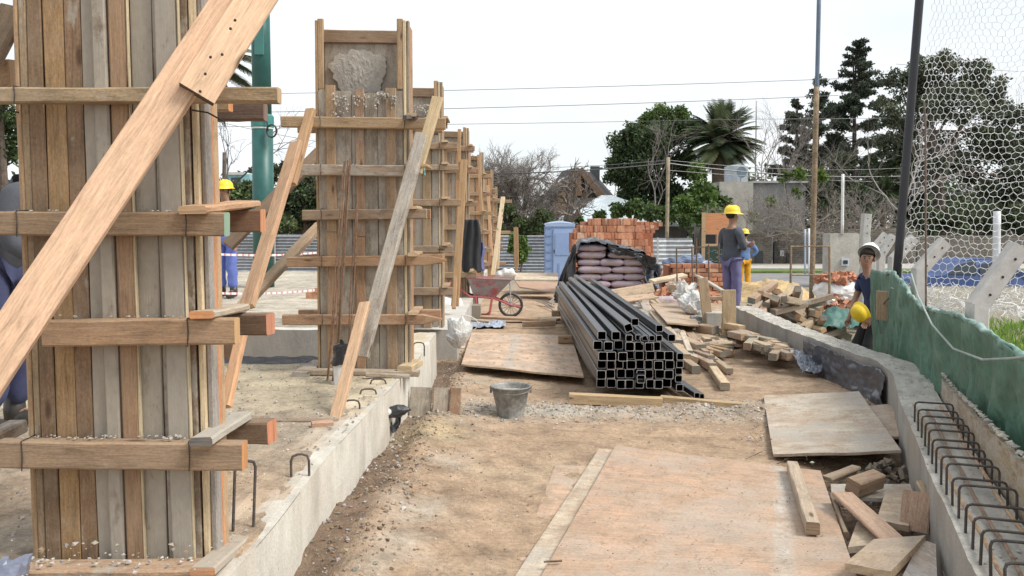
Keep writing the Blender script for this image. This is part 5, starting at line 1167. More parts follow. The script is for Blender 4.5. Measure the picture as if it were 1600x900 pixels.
cpost(8.0, 0, (1436, 424), (1476, 378), .115, 'second concrete post arm, ahead of the blue car')
cpost(9.6, 0, (1397, 405), (1428, 372), .11, 'third concrete post arm, just right of the black pole foot')
cpost(11.4, 0, (1376, 400), (1396, 368), .10, 'fourth concrete post arm, just behind the white helmet')
cpost(13.5, 0, (1352, 372), (1354, 334), .13, 'farthest upright concrete post left of the black pole')
cpost(12.6, 0, (1362, 392), (1384, 366), .10, 'fifth concrete post arm, small, above the white helmet')
# barbed and chain link fence beyond
def bar(name, label, p0, p1, r, col, cat='pole', mat=PAINT, group=None, r1=None, sides=14):
    m = MB(); p0, p1 = Vector(p0), Vector(p1); m.tube([p0.lerp(p1, k/6) for k in range(7)], r, col, sides, r1=r1 if r1 else r); return m.build(name, mat, label=label, cat=cat, group=group, smooth=True)
BPY = 8.45
bar('black_pole', 'tall black steel pole leaning slightly, holding the sports net', at(1398, 470, BPY), at(1444, -90, BPY), .040, (.022, .024, .030))
# net (white cord mesh) hung between the pole and beyond the frame
m = MB(); NA = at(1404, 440, BPY-.08); NB = at(1660, 440, 7.9); ex = Vector((NB.x-NA.x, NB.y-NA.y, 0)); LN = ex.length; ex.normalize(); ey = Vector((-ex.y, ex.x, 0))
hx = .068; hy = .080; s0 = -.02; zlo, zhi = .70, 4.35; nodes = {}
def nnode(i, j):
    k = (i, j)
    if k in nodes: return nodes[k]
    u = (i)*hx*.5; v = zlo+j*hy*.5
    # denser and rumpled toward the pole
    uu = u+.035*noise.noise(Vector((u*3, v*3, 1)))+random.uniform(-.010, .010); vv = v+.05*noise.noise(Vector((u*2, v*2, 5)))+random.uniform(-.010, .010)
    leanx = (vv-.75)*.085*max(0, 1-uu/1.5); p = NA+ex*(uu*(.80+.2*min(1, uu/1.2))+leanx)+ey*(.12*noise.noise(Vector((u*1.5, v*.7, 2)))); p = Vector((p.x, p.y, vv)); nodes[k] = p; return p
def cord(a, b, r=.0028):
    d = (b-a).normalized(); s1 = d.cross(ey).normalized()*r; s2 = ey*r; n = len(m.v)
    for q in (a, b): m.v.extend([q+s1, q-s1*.5+s2*.87, q-s1*.5-s2*.87])
    for k in range(3): m.face((n+k, n+(k+1) % 3, n+3+(k+1) % 3, n+3+k), (.74, .75, .76))
nj = int((zhi-zlo)/(hy*.75)); ni = int(LN/hx)
def hexn(ci, cj, k): return None
# pointy-top hexagons on a staggered lattice: vertical edges and zigzags
for r_ in range(nj):
    zz = r_*3
    for i in range(ni*2+2):
        a = nnode(i, (zz+(1 if (i+r_) % 2 else 0))*.5); b = nnode(i+1, (zz+(1 if (i+1+r_) % 2 else 0))*.5); cord(a, b)
        if (i+r_) % 2: cord(a, nnode(i, (zz+3)*.5+0))
m.build('sports_net', NETM, label='white hexagonal cord net stretched right of the black pole', cat='net')
m = MB(); NB0 = [NA+ex*(LN*k/40)+Vector((.03*math.sin(k), -.05, -0.02+.02*math.sin(k*2.3))) for k in range(41)]
for q in range(3): m.tube([Vector((p.x, p.y-.03*q, .74+.04*q*math.sin(i*.5+q)+.02*math.sin(i*1.3+q*2))) for i, p in enumerate(NB0)], .008, (.80, .80, .80), 5)
for _ in range(420):
    p = NB0[random.randrange(41)]; a = Vector((p.x+random.uniform(-.1, .1), p.y+random.uniform(-.12, .05), .78+random.uniform(-.12, .14))); m.tube([a, a+Vector((random.uniform(-.07, .07), random.uniform(-.03, .03), random.uniform(-.07, .07)))], .004, (.8, .8, .8), 4)
m.build('net_hem', NETM, label='bunched lower hem of the white net behind the tarp top', cat='net')
# poles and posts in the middle distance
bar('steel_pole', 'tall slim blue grey steel pole rising beside the rough wooden pole', at(1269, 462, 17), at(1281, -60, 17), .042, (.12, .17, .24))
bar('wooden_pole', 'rough wooden pole strapped to the slim steel pole', at(1268, 474, 16.8), at(1276, 136, 16.8), .052, (.26, .195, .13), mat=BARK)
bar('wooden_pole', 'old wooden utility pole left of the palm in the distance', at(1042, 380, 40), at(1044, 246, 40), .085, (.34, .28, .20), mat=BARK)
bar('thin_mast', 'thin white mast standing on the concrete pillar', at(1316, 366, 26), at(1317, 272, 26), .045, (.70, .72, .72))
bar('thin_mast', 'slender antenna mast right of the palm, far away', at(1180, 300, 60), at(1182, 158, 60), .05, (.42, .42, .44))
bar('fence_pipe', 'white pipe of the pair beside the wooden pole, right one', at(1264, 430, 30), at(1264, 357, 30), .035, (.75, .77, .8))
bar('fence_pipe', 'grey blue pipe of the pair beside the wooden pole, left one', at(1258, 430, 30), at(1258, 358, 30), .035, (.40, .47, .55))
bar('fence_pipe', 'white pipe standing behind the net beside the near post arm', at(1556, 470, 11), at(1558, 330, 11), .045, (.66, .68, .72))
# green utility column on the left
gp = Vector((at(409, 300, 15.5).x, 15.5, 0))
t = thing('green_column', (gp.x, 15.5, .3), 'thick dark green steel column rising behind the near formwork', 'steel column')
m = MB(); m.tube([Vector((at(411, 335, 15.5).x, 15.5, .3)), Vector((at(410, 188, 15.5).x, 15.5, Z(188, 15.5)))], .185, (.020, .105, .095), 30); m.build('lower_shaft', PAINT, t, smooth=True)
m = MB(); m.tube([Vector((at(410, 190, 15.5).x, 15.5, Z(192, 15.5))), Vector((at(405, -60, 15.5).x, 15.5, Z(-60, 15.5)))], .165, (.020, .105, .095), 30); m.build('upper_shaft', PAINT, t, smooth=True)
m = MB(); m.lathe((at(410, 188, 15.5).x, 15.5, Z(200, 15.5)), [(.186, 0), (.20, .02), (.20, .20), (.17, .24)], (.05, .21, .19), 30); cl_ = m.build('collar', PAINT, t)
m = MB(); m.lathe((at(410, 200, 15.5).x, 15.5, Z(202, 15.5)), [(.188, 0), (.190, .0), (.190, .03), (.186, .03)], (.6, .66, .64), 30); m.build('joint_line', PAINT, t)
m = MB(); m.box((at(397, 50, 15.3).x, 15.30, Z(85, 15.3)), (at(411, 50, 15.3).x, 15.345, Z(40, 15.3)), (.05, .19, .17)); m.build('hatch', PAINT, t)
m = MB(); a = at(427, 205, 15.3); m.tube([a+Vector((.09*math.cos(k*.4)-.02, -.02*k*.1, .11*math.sin(k*.4))) for k in range(34)], .012, (.02, .02, .02), 6); m.tube([a+Vector((-.09, 0, 0)), a+Vector((-.13, 0, .35)), a+Vector((-.06, 0, .55)), a+Vector((-.1, .1, .7))], .012, (.02, .02, .02), 6)
m.build('cable_coil', PLAST, label='small black cable coil hanging on the green steel column', cat='cable')
# rusty rectangular frame, barrier tapes
m = MB(); fr = [at(1235, 470, 14.5), at(1236, 385, 14.5), at(1296, 385, 14.5), at(1296, 470, 14.5)]; m.tube(fr, .022, (.30, .22, .15), 8); m.tube([at(1235, 430, 14.5), at(1296, 430, 14.5)], .012, (.30, .22, .15), 8); m.build('rusty_frame', REBAR, label='rusty rectangular pipe frame in front of the old garden wall', cat='pipe frame')
# starter rebar near the low brick stack
for i, (px, yt, yb_) in enumerate(((1057, 388, 440), (1081, 386, 442), (1088, 372, 446), (1107, 382, 470), (1123, 380, 425))):
    m = MB(); m.tube([at(px+1, yb_, 13), at(px, yt, 13)], .011, (.17, .12, .09), 6); m.build('starter_bar', REBAR, label='upright rusty starter bar before the low brick stack', cat='rebar', group='starter bars by the low brick stack')
m = MB(); m.tube([at(1056, 389, 13.02), at(1125, 384, 13.02)], .008, (.17, .12, .09), 6); m.build('starter_bar', REBAR, label='horizontal bar tied across the starter bar tops', cat='rebar')
def tape(label, a, b, Ya, Yb, sag=.03, n=60):
    m = MB(); A, B = at(a[0], a[1], Ya), at(b[0], b[1], Yb); A.z += .02
    def f(u, v): p = A.lerp(B, u); return (p.x, p.y+.01*math.sin(u*30), p.z-sag*math.sin(math.pi*u)+(.032)*v)
    m.grid(f, n, 1, None, thick=.001, colfn=lambda u, v: (.62, .30, .32) if int(u*n) % 3 == 0 else (.78, .76, .76)); m.build('barrier_tape', PLASTIC, label=label, cat='barrier tape')
tape('upper red and white barrier tape strung between the left columns', (330, 401), (502, 396), 12, 14); tape('lower red and white barrier tape strung between the left columns', (330, 462), (502, 454), 12, 14)
# plywood billboard and dark banner
t = thing('plywood_hoarding', at(1125, 400, 24), 'orange plywood hoarding with a small dark opening behind the standing worker', 'hoarding')
Yh = 24
m = MB(); a = at(1098, 333, Yh); b = at(1146, 333, Yh); zb_ = Z(366, Yh); m.box((a.x, Yh, zb_), (b.x, Yh+.03, a.z), (.58, .27, .13)); m.build('board', WOOD, t)
m = MB(); c = at(1120, 366, Yh); m.box((c.x, Yh, Z(384, Yh)), (b.x, Yh+.03, zb_-.004), (.55, .25, .12)); m.build('board', WOOD, t)
m = MB(); m.box((a.x-.03, Yh-.06, gh(5, Yh)), (a.x+.07, Yh-.004, a.z+.02), (.45, .33, .2)); m.build('post', WOOD, t)
m = MB(); m.box((a.x+.1, Yh+.02, Z(383, Yh)), (c.x-.03, Yh+.05, Z(367, Yh)), (.015, .015, .015)); m.build('opening', PAINT, t)
m = MB(); m.box((a.x+.05, Yh-.04, Z(384, Yh)), (b.x, Yh-.004, Z(381, Yh)), (.5, .36, .22)); m.build('rail', WOOD, t)
m = MB(); q0, q1 = at(1102, 386, 23), at(1140, 386, 23); m.box((q0.x, 23, Z(412, 23)), (q1.x, 23.02, q0.z), (.03, .055, .045))
for _ in range(40): x = random.uniform(q0.x+.03, q1.x-.1); z = random.uniform(Z(410, 23), q0.z-.05); m.box((x, 22.99, z), (x+random.uniform(.02, .07), 22.998, z+.015), (.22, .28, .25))
m.build('dark_banner', PAINT, label='dark green speckled panel under the plywood hoarding', cat='panel')
m = MB(); q = at(1075, 412, 21); m.ball(q, .42, (.13, .17, .26), 26, 16, (1.4, .6, .42)); o = m.build('blue_film', PLASTIC, label='blue grey film heaped behind the low brick stack', cat='plastic sheet')
for v in o.data.vertices: v.co += v.co.normalized()*(.16*noise.noise(v.co*4)+.05*noise.noise(v.co*14))
# concrete pillar with meter box
t = thing('concrete_pillar', at(1320, 430, 26), 'pale concrete service pillar with a small blue meter box', 'pillar')
a, b = at(1297, 364, 26), at(1343, 364, 26)
m = MB(); zt_ = a.z; cc = (.46, .44, .40)
m.grid(lambda u, v: (a.x+(b.x-a.x)*u, 26+.004*fbm(u*3, v*3, 2), -.9+(zt_+.9)*v-.05*(1-math.sin(math.pi*min(1, max(0, u)))**.15)*sm(.9, 1, v)), 16, 20, cc); m.box((a.x, 26.01, -.9), (b.x, 26.6, zt_-.03), cc); m.build('shaft', PLASTER, t)
m = MB(); q0, q1 = at(1315, 404, 25.95), at(1326, 415, 25.95); m.box((q0.x, 25.93, q1.z), (q1.x, 25.99, q0.z), (.55, .60, .68)); bx_m = m.build('meter_box', PLAST, t)
m = MB(); m.box((q0.x+.04, 25.91, q1.z+.05), (q1.x-.04, 25.925, q0.z-.05), (.20, .33, .58)); m.build('meter_window', GLASS, bx_m)
# bulk bag of rubble, sand heap
m = MB(); bc = at(1315, 446, 15.5); m.ball((bc.x, 15.5, bc.z-.10), .40, (.74, .74, .73), 34, 22, (1.25, 1.0, .62)); o = m.build('bulk_bag', FABRIC, label='white bulk bag sagging open with broken bricks inside', cat='bulk bag')
for v in o.data.vertices: v.co += Vector((1, 1, .6))*.07*noise.noise(v.co*6)+v.co.normalized()*.03*noise.noise(v.co*16)
rubble('brick_rubble', 'broken bricks filling the white bulk bag', (at(1313, 430, 15.5).x, 15.5, at(1313, 438, 15.5).z), .42, .35, .16, 130, BRC[:3]+[(.42, .18, .11)], (.04, .09))
rubble('brick_rubble', 'mixed rubble and bricks heaped before the white bulk bag', (at(1305, 470, 14.4).x, 14.4, at(1305, 500, 14.4).z), .65, .5, .42, 240, BRC+[(.5, .48, .45), (.3, .26, .22), (.6, .58, .55)], (.03, .09))
m = MB(); q = at(1330, 505, 12.6); m.grid(lambda u, v: (q.x-.75+.95*u, q.y-.5+1.0*v, q.z-.05+.26*math.sin(math.pi*u)*math.sin(math.pi*min(1, v+.1))+.09*fbm(u*4, v*4, 1.5)), 34, 30, (.05, .14, .12), thick=.003); m.build('dark_green_tarp', TARP, label='small dark green tarp heaped between the rubble and the plank stack', cat='tarp', smooth=True)
def mound(name, label, c, sx, sy, h, col, mat=GROUND):
    m = MB(); m.grid(lambda u, v: (c[0]+sx*(2*u-1), c[1]+sy*(2*v-1), c[2]+h*max(0, 1-(2*u-1)**2)**1.2*max(0, 1-(2*v-1)**2)**1.0*(1+.35*fbm(u*3, v*3, 1.4))+.02*fbm(u*9, v*9, 2)-.03), 50, 40, col); m.build(name, mat, label=label, cat='sand heap', smooth=True)
mound('sand_heap', 'heap of yellow sand behind the timber offcuts', (at(1200, 440, 18).x, 18, -.25), 1.35, 1.0, .62, (.58, .42, .22))
mound('sand_heap', 'small patch of yellow sand right of the wooden pole foot', (at(1262, 480, 15).x, 15.2, -.35), .7, .6, .45, (.50, .40, .24))
# ================================================================== PEOPLE
def skin_geom(nodes, edges, root, levels=2):
    names = list(nodes); me = bpy.data.meshes.new('tmp'); me.from_pydata([nodes[n][0] for n in names], [(names.index(a), names.index(b)) for a, b in edges], [])
    ob = bpy.data.objects.new('tmp', me); COL.objects.link(ob); md = ob.modifiers.new('s', 'SKIN'); md.use_smooth_shade = True; md.branch_smoothing = .6
    for i, n in enumerate(names):
        r = nodes[n][1]; r = r if isinstance(r, tuple) else (r, r)
        me.skin_vertices[0].data[i].radius = r; me.skin_vertices[0].data[i].use_root = (n == root)
    sb = ob.modifiers.new('u', 'SUBSURF'); sb.levels = levels; sb.render_levels = levels
    dg = bpy.context.evaluated_depsgraph_get(); dg.update(); ev = ob.evaluated_get(dg); em = ev.to_mesh()
    vs_ = [v.co.copy() for v in em.vertices]; fs = [tuple(p.vertices) for p in em.polygons]; ev.to_mesh_clear()
    bpy.data.objects.remove(ob); bpy.data.meshes.remove(me); return vs_, fs
def person(label, pos, head, J, cols, helmet=(.80, .55, .02), sc_=1.0, tilt=0.0, look=0.0, belt=None, vest=None, sleeve=1.0, face=True, boots=(.05, .045, .04), cat='person'):
    P = dict(pelvis=(0, 0, .95), waist=(0, .0, 1.08), chest=(0, .0, 1.28), nb=(0, -.015, 1.44), neck=(0, .0, 1.50), jaw=(0, .03, 1.575), skull=(0, .01, 1.665), crown=(0, .0, 1.72),
             shl=(-.175, -.01, 1.40), shr=(.175, -.01, 1.40), ell=(-.235, -.03, 1.13), elr=(.235, -.03, 1.13), wrl=(-.245, .07, .90), wrr=(.245, .07, .90), hl=(-.245, .10, .82), hr=(.245, .10, .82),
             hipl=(-.095, 0, .90), hipr=(.095, 0, .90), knl=(-.105, .02, .50), knr=(.105, .02, .50), anl=(-.11, -.02, .10), anr=(.11, -.02, .10), tol=(-.125, .13, .045), tor=(.125, .13, .045))
    P.update(J); M_ = Matrix.Rotation(head, 3, 'Z')@Matrix.Rotation(tilt, 3, 'X'); pos = Vector(pos)
    Wd = {k: pos+M_@(Vector(v)*sc_) for k, v in P.items()}
    t = thing('person', tuple(pos), label, cat, None)
    r = dict(pelvis=(.135, .10), waist=(.125, .095), chest=(.155, .11), nb=(.08, .07), neck=.055, jaw=(.062, .072), skull=(.078, .098), crown=(.055, .065), shl=.06, shr=.06, ell=.042, elr=.042, wrl=.027, wrr=.027, hl=(.038, .022), hr=(.038, .022),
             hipl=.085, hipr=.085, knl=.058, knr=.058, anl=.04, anr=.04, tol=.035, tor=.035)
    E = [('pelvis', 'waist'), ('waist', 'chest'), ('chest', 'nb'), ('nb', 'neck'), ('neck', 'jaw'), ('jaw', 'skull'), ('skull', 'crown'), ('nb', 'shl'), ('nb', 'shr'), ('shl', 'ell'), ('shr', 'elr'), ('ell', 'wrl'), ('elr', 'wrr'), ('wrl', 'hl'), ('wrr', 'hr'), ('pelvis', 'hipl'), ('pelvis', 'hipr'), ('hipl', 'knl'), ('hipr', 'knr'), ('knl', 'anl'), ('knr', 'anr'), ('anl', 'tol'), ('anr', 'tor')]
    nodes = {k: (Wd[k], (tuple(q*sc_ for q in r[k]) if isinstance(r[k], tuple) else r[k]*sc_)) for k in P}
    for s in 'lr':
        w_, h_ = Wd['wr'+s], Wd['h'+s]; d = (h_-w_).normalized(); side = d.cross(M_@Vector((1, 0, 0))).normalized(); nn_ = d.cross(side)
        for f in range(4):
            o = side*(f-1.5)*.021*sc_; L = (.075, .085, .08, .062)[f]*sc_
            nodes['f%s%da' % (s, f)] = (h_+d*.03*sc_+o, .010*sc_); nodes['f%s%db' % (s, f)] = (h_+d*(.03*sc_+L*.55)+o+nn_*.012, .009*sc_); nodes['f%s%dc' % (s, f)] = (h_+d*(.03*sc_+L*.85)+o+nn_*.035, .007*sc_)
            E += [('h'+s, 'f%s%da' % (s, f)), ('f%s%da' % (s, f), 'f%s%db' % (s, f)), ('f%s%db' % (s, f), 'f%s%dc' % (s, f))]
        nodes['t%sa' % s] = (h_+side*.045*sc_-d*.005, .012*sc_); nodes['t%sb' % s] = (h_+side*.062*sc_+d*.035*sc_, .010*sc_); E += [('h'+s, 't%sa' % s), ('t%sa' % s, 't%sb' % s)]
    v, f = skin_geom(nodes, E, 'pelvis'); skc = (.30, .165, .105)
    fd = (M_@Matrix.Rotation(look, 3, 'Z')@Vector((0, 1, 0))).normalized(); rt = fd.cross(Vector((0, 0, 1))).normalized(); hc = Wd['skull']; hs = sc_
    for p in v:         # nose, brow and chin pushed out of the continuous surface
        q = p-hc; fw = q.dot(fd); sx = q.dot(rt); up = q.z
        if fw > .03 and abs(up) < .16: p += fd*hs*(.024*math.exp(-(sx**2/.00022+(up+.038)**2/.00045))+.008*math.exp(-((up+.105)**2/.0006+sx**2/.001)))
    m = MB(); m.v = v
    for q in f: m.face(q, skc)
    body = m.build('body', SKIN, t, smooth=True)
    if face:
        ey_ = []
        for s in (-1, 1):
            m = MB(); m.ball(hc+fd*.083*hs+rt*s*.030*hs+Vector((0, 0, -.012)), .0105*hs, (.06, .04, .03), 8, 6); m.build('eye', SKIN, t)
            m = MB(); m.tube([hc+fd*.088*hs+rt*s*.012+Vector((0, 0, .010)), hc+fd*.084*hs+rt*s*.045+Vector((0, 0, .010))], .005, (.03, .02, .015), 5); m.build('eyebrow', SKIN, t)
            m = MB(); m.ball(hc+rt*s*.083*hs+Vector((0, 0, -.03)), .026*hs, skc, 8, 6, (.5, .8, 1.2)); m.build('ear', SKIN, t)
        m = MB(); m.tube([hc+fd*.088*hs-rt*.024+Vector((0, 0, -.078)), hc+fd*.094*hs+Vector((0, 0, -.082)), hc+fd*.088*hs+rt*.024+Vector((0, 0, -.078))], .005, (.30, .10, .09), 6); m.build('mouth', SKIN, t)
    # hair
    m = MB(); m.ball(hc-fd*.014*hs+Vector((0, 0, .022)), .101*hs, (.02, .016, .013), 20, 14, (.93, 1.02, 1.0))
    for p in m.v:
        q = p-hc
        if q.dot(fd) > .035 and q.z < .035*hs: p -= fd*.06*hs
        if q.z < -.055: p.z = hc.z-.055
    m.build('hair', FABRIC, t, smooth=True)
    # shirt
    def sub(keys, edges, root, name, col, rs, mat=FABRIC, lev=2, noise_amp=.009, colfn=None):
        nd = {k: (kv[0], kv[1]) for k, kv in keys.items()}; v, f = skin_geom(nd, edges, root, lev); m = MB()
        for p in v: n = noise.noise(p*11)*noise_amp+noise.noise(Vector((p.x*30, p.y*30, p.z*14)))*noise_amp*.7; p += Vector((n, n*.7, n*.3))
        m.v = v
        for q in f: m.face(q, colfn(v[q[0]]) if colfn else col)
        return m.build(name, mat, t, smooth=True)
    g = lambda k, rr: (Wd[k], (rr[0]*sc_, rr[1]*sc_) if isinstance(rr, tuple) else rr*sc_)
    def lerp(a, b, k): return Wd[a].lerp(Wd[b], k)
    hem = Wd['pelvis']+(Wd['pelvis']-Wd['waist'])*.15
    kk = {'hem': (Wd['pelvis']+(Wd['pelvis']-Wd['waist'])*.80, (.205*sc_, .160*sc_)), 'waist': g('waist', (.165, .130)), 'chest': g('chest', (.188, .142)), 'nb': g('nb', (.10, .085)), 'ncol': (lerp('nb', 'neck', .45), .068*sc_)}
    ee = [('hem', 'waist'), ('waist', 'chest'), ('chest', 'nb'), ('nb', 'ncol')]
    for s in 'lr':
        kk['sh'+s] = g('sh'+s, .083); el = 'el'+s; ee += [('nb', 'sh'+s)]
        if sleeve >= 1: kk[el] = g(el, .062); kk['cf'+s] = (lerp(el, 'wr'+s, .92), .046*sc_); ee += [('sh'+s, el), (el, 'cf'+s)]
        else: kk['cf'+s] = (lerp('sh'+s, el, .75), .075*sc_); ee += [('sh'+s, 'cf'+s)]
    sub(kk, ee, 'chest', 'shirt', cols[0], 0)
    kk = {'pelvis': (Wd['pelvis']+Vector((0, 0, .01)), (.135*sc_, .105*sc_))}; ee = []
    for s in 'lr':
        kk['hip'+s] = g('hip'+s, .100); kk['kn'+s] = g('kn'+s, .084); kk['an'+s] = (lerp('kn'+s, 'an'+s, .92), .076*sc_); ee += [('pelvis', 'hip'+s), ('hip'+s, 'kn'+s), ('kn'+s, 'an'+s)]
    sub(kk, ee, 'pelvis', 'trousers', cols[1], 0, noise_amp=.014)
    for s in 'lr':
        a, b = Wd['an'+s], Wd['to'+s]; m = MB(); c = boots; m.tube([a+Vector((0, 0, .08)), a, a+Vector((0, 0, -.055*sc_))], [.055, .060, .055], c, 12); d = (b-a); d.z = 0
        m.tube([a-d*.25+Vector((0, 0, -.05)), a+d*.4+Vector((0, 0, -.045)), b+Vector((0, 0, .0)), b+d.normalized()*.05], [.045, .056, .05, .02], c, 12); m.build('boot', PLAST, t, smooth=True)
    if helmet:
        HT(t, hc+Vector((0, 0, .035))-fd*.002, fd, helmet, 1.0*hs)
    return t, Wd
def HT(parent, c, fd, col, s=1.0, up=None, label=None):
    """hard hat: shell with a ridge, brim and peak"""
    up = (up or Vector((0, 0, 1))).normalized(); fd = (fd-up*fd.dot(up)).normalized(); rt = fd.cross(up); m = MB(); n = 24; prof = [(.148, -.012), (.146, -.004), (.118, .006), (.116, .035), (.105, .075), (.080, .105), (.045, .122), (.0, .127)]
    base = len(m.v)
    for i, (r, z) in enumerate(prof):
        for k in range(n):
            a = 6.2832*k/n; f_ = math.cos(a); q = r*(1+(.22*max(0, f_)**3 if i < 2 else 0)); zz = z+(.012 if abs(math.sin(a)) < .2 and 2 < i < 7 else 0)
            if i < 2: q *= .93
            m.v.append(c+(fd*q*math.cos(a)*1.10+rt*q*math.sin(a)+up*(zz-.012*max(0, f_) * (1 if i < 2 else 0)))*s)
    for i in range(len(prof)-1):
        for k in range(n): k2 = (k+1) % n; m.face((base+i*n+k, base+i*n+k2, base+(i+1)*n+k2, base+(i+1)*n+k), col)
    if parent: return m.build('hard_hat', PLAST, parent, smooth=True)
    return m.build('hard_hat', PLAST, label=label, cat='hard hat', smooth=True)
YH = (.85, .60, .03)
# worker 1: seen from behind, grey sweater, forearms folded in front, looking right
p = at(1142, 487, 14.2); w1, W1 = person('worker in a grey sweater and yellow hard hat standing with his back turned', (p.x, 14.2, at(0, 494, 14.2).z), R(-58), dict(ell=(-.25, .0, 1.14), elr=(.24, .02, 1.13), wrl=(-.05, .17, 1.12), wrr=(.10, .20, 1.14), hl=(.02, .20, 1.12), hr=(.16, .24, 1.17), knl=(-.09, .02, .5), anl=(-.09, -.02, .10)), [(.075, .085, .105), (.14, .135, .27)], YH, 1.0, look=R(-40), face=False)
# worker 2: farther, hand on hip, bent away
p2 = at(1163, 455, 22); person('farther worker in a blue shirt and mustard trousers with yellow hard hat, hand on hip', (p2.x, 22, at(0, 458, 22).z), R(10), dict(elr=(.36, -.05, 1.20), wrr=(.20, .0, 1.02), hr=(.15, .03, .98), ell=(-.26, .06, 1.15), wrl=(-.16, .24, 1.2), hl=(-.12, .3, 1.22)), [(.12, .22, .44), (.66, .34, .02)], YH, .90, look=R(-20), face=False)
# worker 3: dark blue shirt, leaning back on the tarp, facing the camera
Y3 = 10.6; hd = at(1359, 402, Y3); g3 = hd.z-1.66; x3 = hd.x
w3, W3 = person('young worker in a dark blue t-shirt and white hard hat leaning at the green tarp', (x3-.02, Y3, g3+.08), R(97), dict(pelvis=(.0, -.10, .92), waist=(.0, -.10, 1.06), chest=(.0, -.07, 1.26), shr=(.19, -.05, 1.39), shl=(-.18, -.05, 1.39), elr=(.245, .02, 1.13), wrr=(.19, .13, .90), hr=(.17, .17, .83), ell=(-.24, -.08, 1.12), wrl=(-.20, .05, .92), hl=(-.18, .1, .85), hipl=(-.09, -.10, .88), hipr=(.09, -.10, .88), knl=(-.10, .05, .48), knr=(.10, .08, .48), anl=(-.1, .08, .1), anr=(.1, .12, .1), tol=(-.12, .22, .05), tor=(.12, .26, .05)), [(.022, .035, .10), (.018, .018, .022)], None, .95, look=R(58), sleeve=.5)
fdw = Vector((-.35, -1, .25)); HT(w3, W3['skull']+Vector((.05, .065, .045)), fdw, (.85, .85, .85), .98, up=Vector((.45, .55, .70)))
hh = W3['hr']; HT(None, at(1345, 488, Y3-.12), Vector((-.3, -.4, -1)), YH, .90, up=Vector((-.85, -.45, -.35)), label='spare yellow hard hat held by the worker at the green tarp')
# worker behind the near column
p = at(362, 470, 13.4); person('distant worker in blue overall and yellow hard hat seen beside the near column', (p.x-.07, 13.4, .37), R(160), dict(), [(.16, .26, .55), (.13, .18, .50)], YH, 1.0, look=0)
# worker at the left edge
p = at(-22, 600, 4.6); person('worker in a dark grey jacket bending at the left edge behind the near column', (p.x, 4.75, .38), R(-100), dict(chest=(0, .16, 1.22), waist=(0, .05, 1.07), nb=(0, .26, 1.34), neck=(0, .31, 1.38), jaw=(0, .38, 1.41), skull=(0, .40, 1.49), crown=(0, .42, 1.55), shl=(-.18, .24, 1.31), shr=(.18, .24, 1.31), ell=(-.24, .28, 1.04), elr=(.24, .28, 1.04), wrl=(-.2, .48, .98), wrr=(.2, .48, .98), hl=(-.18, .55, .98), hr=(.18, .55, .98), knl=(-.1, .08, .5), knr=(.1, .08, .5)), [(.07, .075, .09), (.06, .07, .15)], YH, 1.0)

# ================================================================== CAR
def car(Y, px0, px1, zb):
    xa, xb = at(px0, 430, Y).x, at(px1, 430, Y).x; L = xb-xa; t = thing('parked_car', ((xa+xb)/2, Y, zb), 'blue hatchback car parked on the road behind the white net', 'car'); blue = (.05, .09, .24)
    prof = [(0.0, .30), (.0, .62), (.03, .80), (.10, .88), (.26, .95), (.40, 1.36), (.50, 1.44), (.72, 1.43), (.86, 1.30), (.955, .98), (.985, .80), (1.0, .60), (1.0, .30)]
    m = MB(); wds = [0, .75]; n = len(prof); sec = []
    for s, yo in ((0, 0), (1, 1.65)):
        base = len(m.v)
        for (u, z) in prof: m.v.append(Vector((xa+u*L, Y+yo+(.16 if z > 1.1 else 0)*(1 if s == 0 else -1), zb+z)))
        sec.append(base)
    m.face([sec[0]+i for i in range(n)][::-1], blue); m.face([sec[1]+i for i in range(n)], blue)
    for i in range(n-1): m.face((sec[0]+i, sec[0]+i+1, sec[1]+i+1, sec[1]+i), blue)
    m.face((sec[0]+n-1, sec[0], sec[1], sec[1]+n-1), (.03, .03, .03)); body = m.build('body', PAINT, t)
    for poly in ([(.29, .97), (.41, 1.31), (.55, 1.37), (.55, .97)], [(.57, .97), (.57, 1.37), (.72, 1.36), (.72, .97)], [(.74, .97), (.74, 1.35), (.83, 1.25), (.91, .97)]):
        m = MB(); b0 = len(m.v)
        for (u, z) in poly: m.v.append(Vector((xa+u*L, Y-.012+.16*sm(.95, 1.36, z), zb+z)))
        m.face([b0+i for i in range(len(poly))], (.02, .03, .04)); m.build('window', GLASS, t)
    for u in (.19, .81):
        m = MB(); c = Vector((xa+u*L, Y-.03, zb+.31)); m.tube([c, c+Vector((0, .2, 0))], .31, (.02, .02, .02), 26); wh_ = m.build('wheel', PLAST, t)
        m = MB(); m.tube([c+Vector((0, -.012, 0)), c+Vector((0, .0, 0))], .19, (.5, .5, .52), 20); m.build('rim', PAINT, wh_)
    m = MB(); m.box((xa+.0*L-.01, Y-.01, zb+.66), (xa+.05*L, Y+.1, zb+.78), (.8, .8, .75)); m.build('headlight', GLASS, t)
    m = MB(); m.box((xa+.97*L, Y-.015, zb+.75), (xa+1.0*L, Y+.1, zb+.92), (.5, .03, .02)); m.build('tail_light', PAINT, t)
    m = MB(); m.box((xa+.10*L, Y-.02, zb+.20), (xa+.95*L, Y+.05, zb+.34), (.03, .03, .035)); m.build('sill', PLAST, t)
car(26.5, 1425, 1612, at(0, 478, 26.5).z)
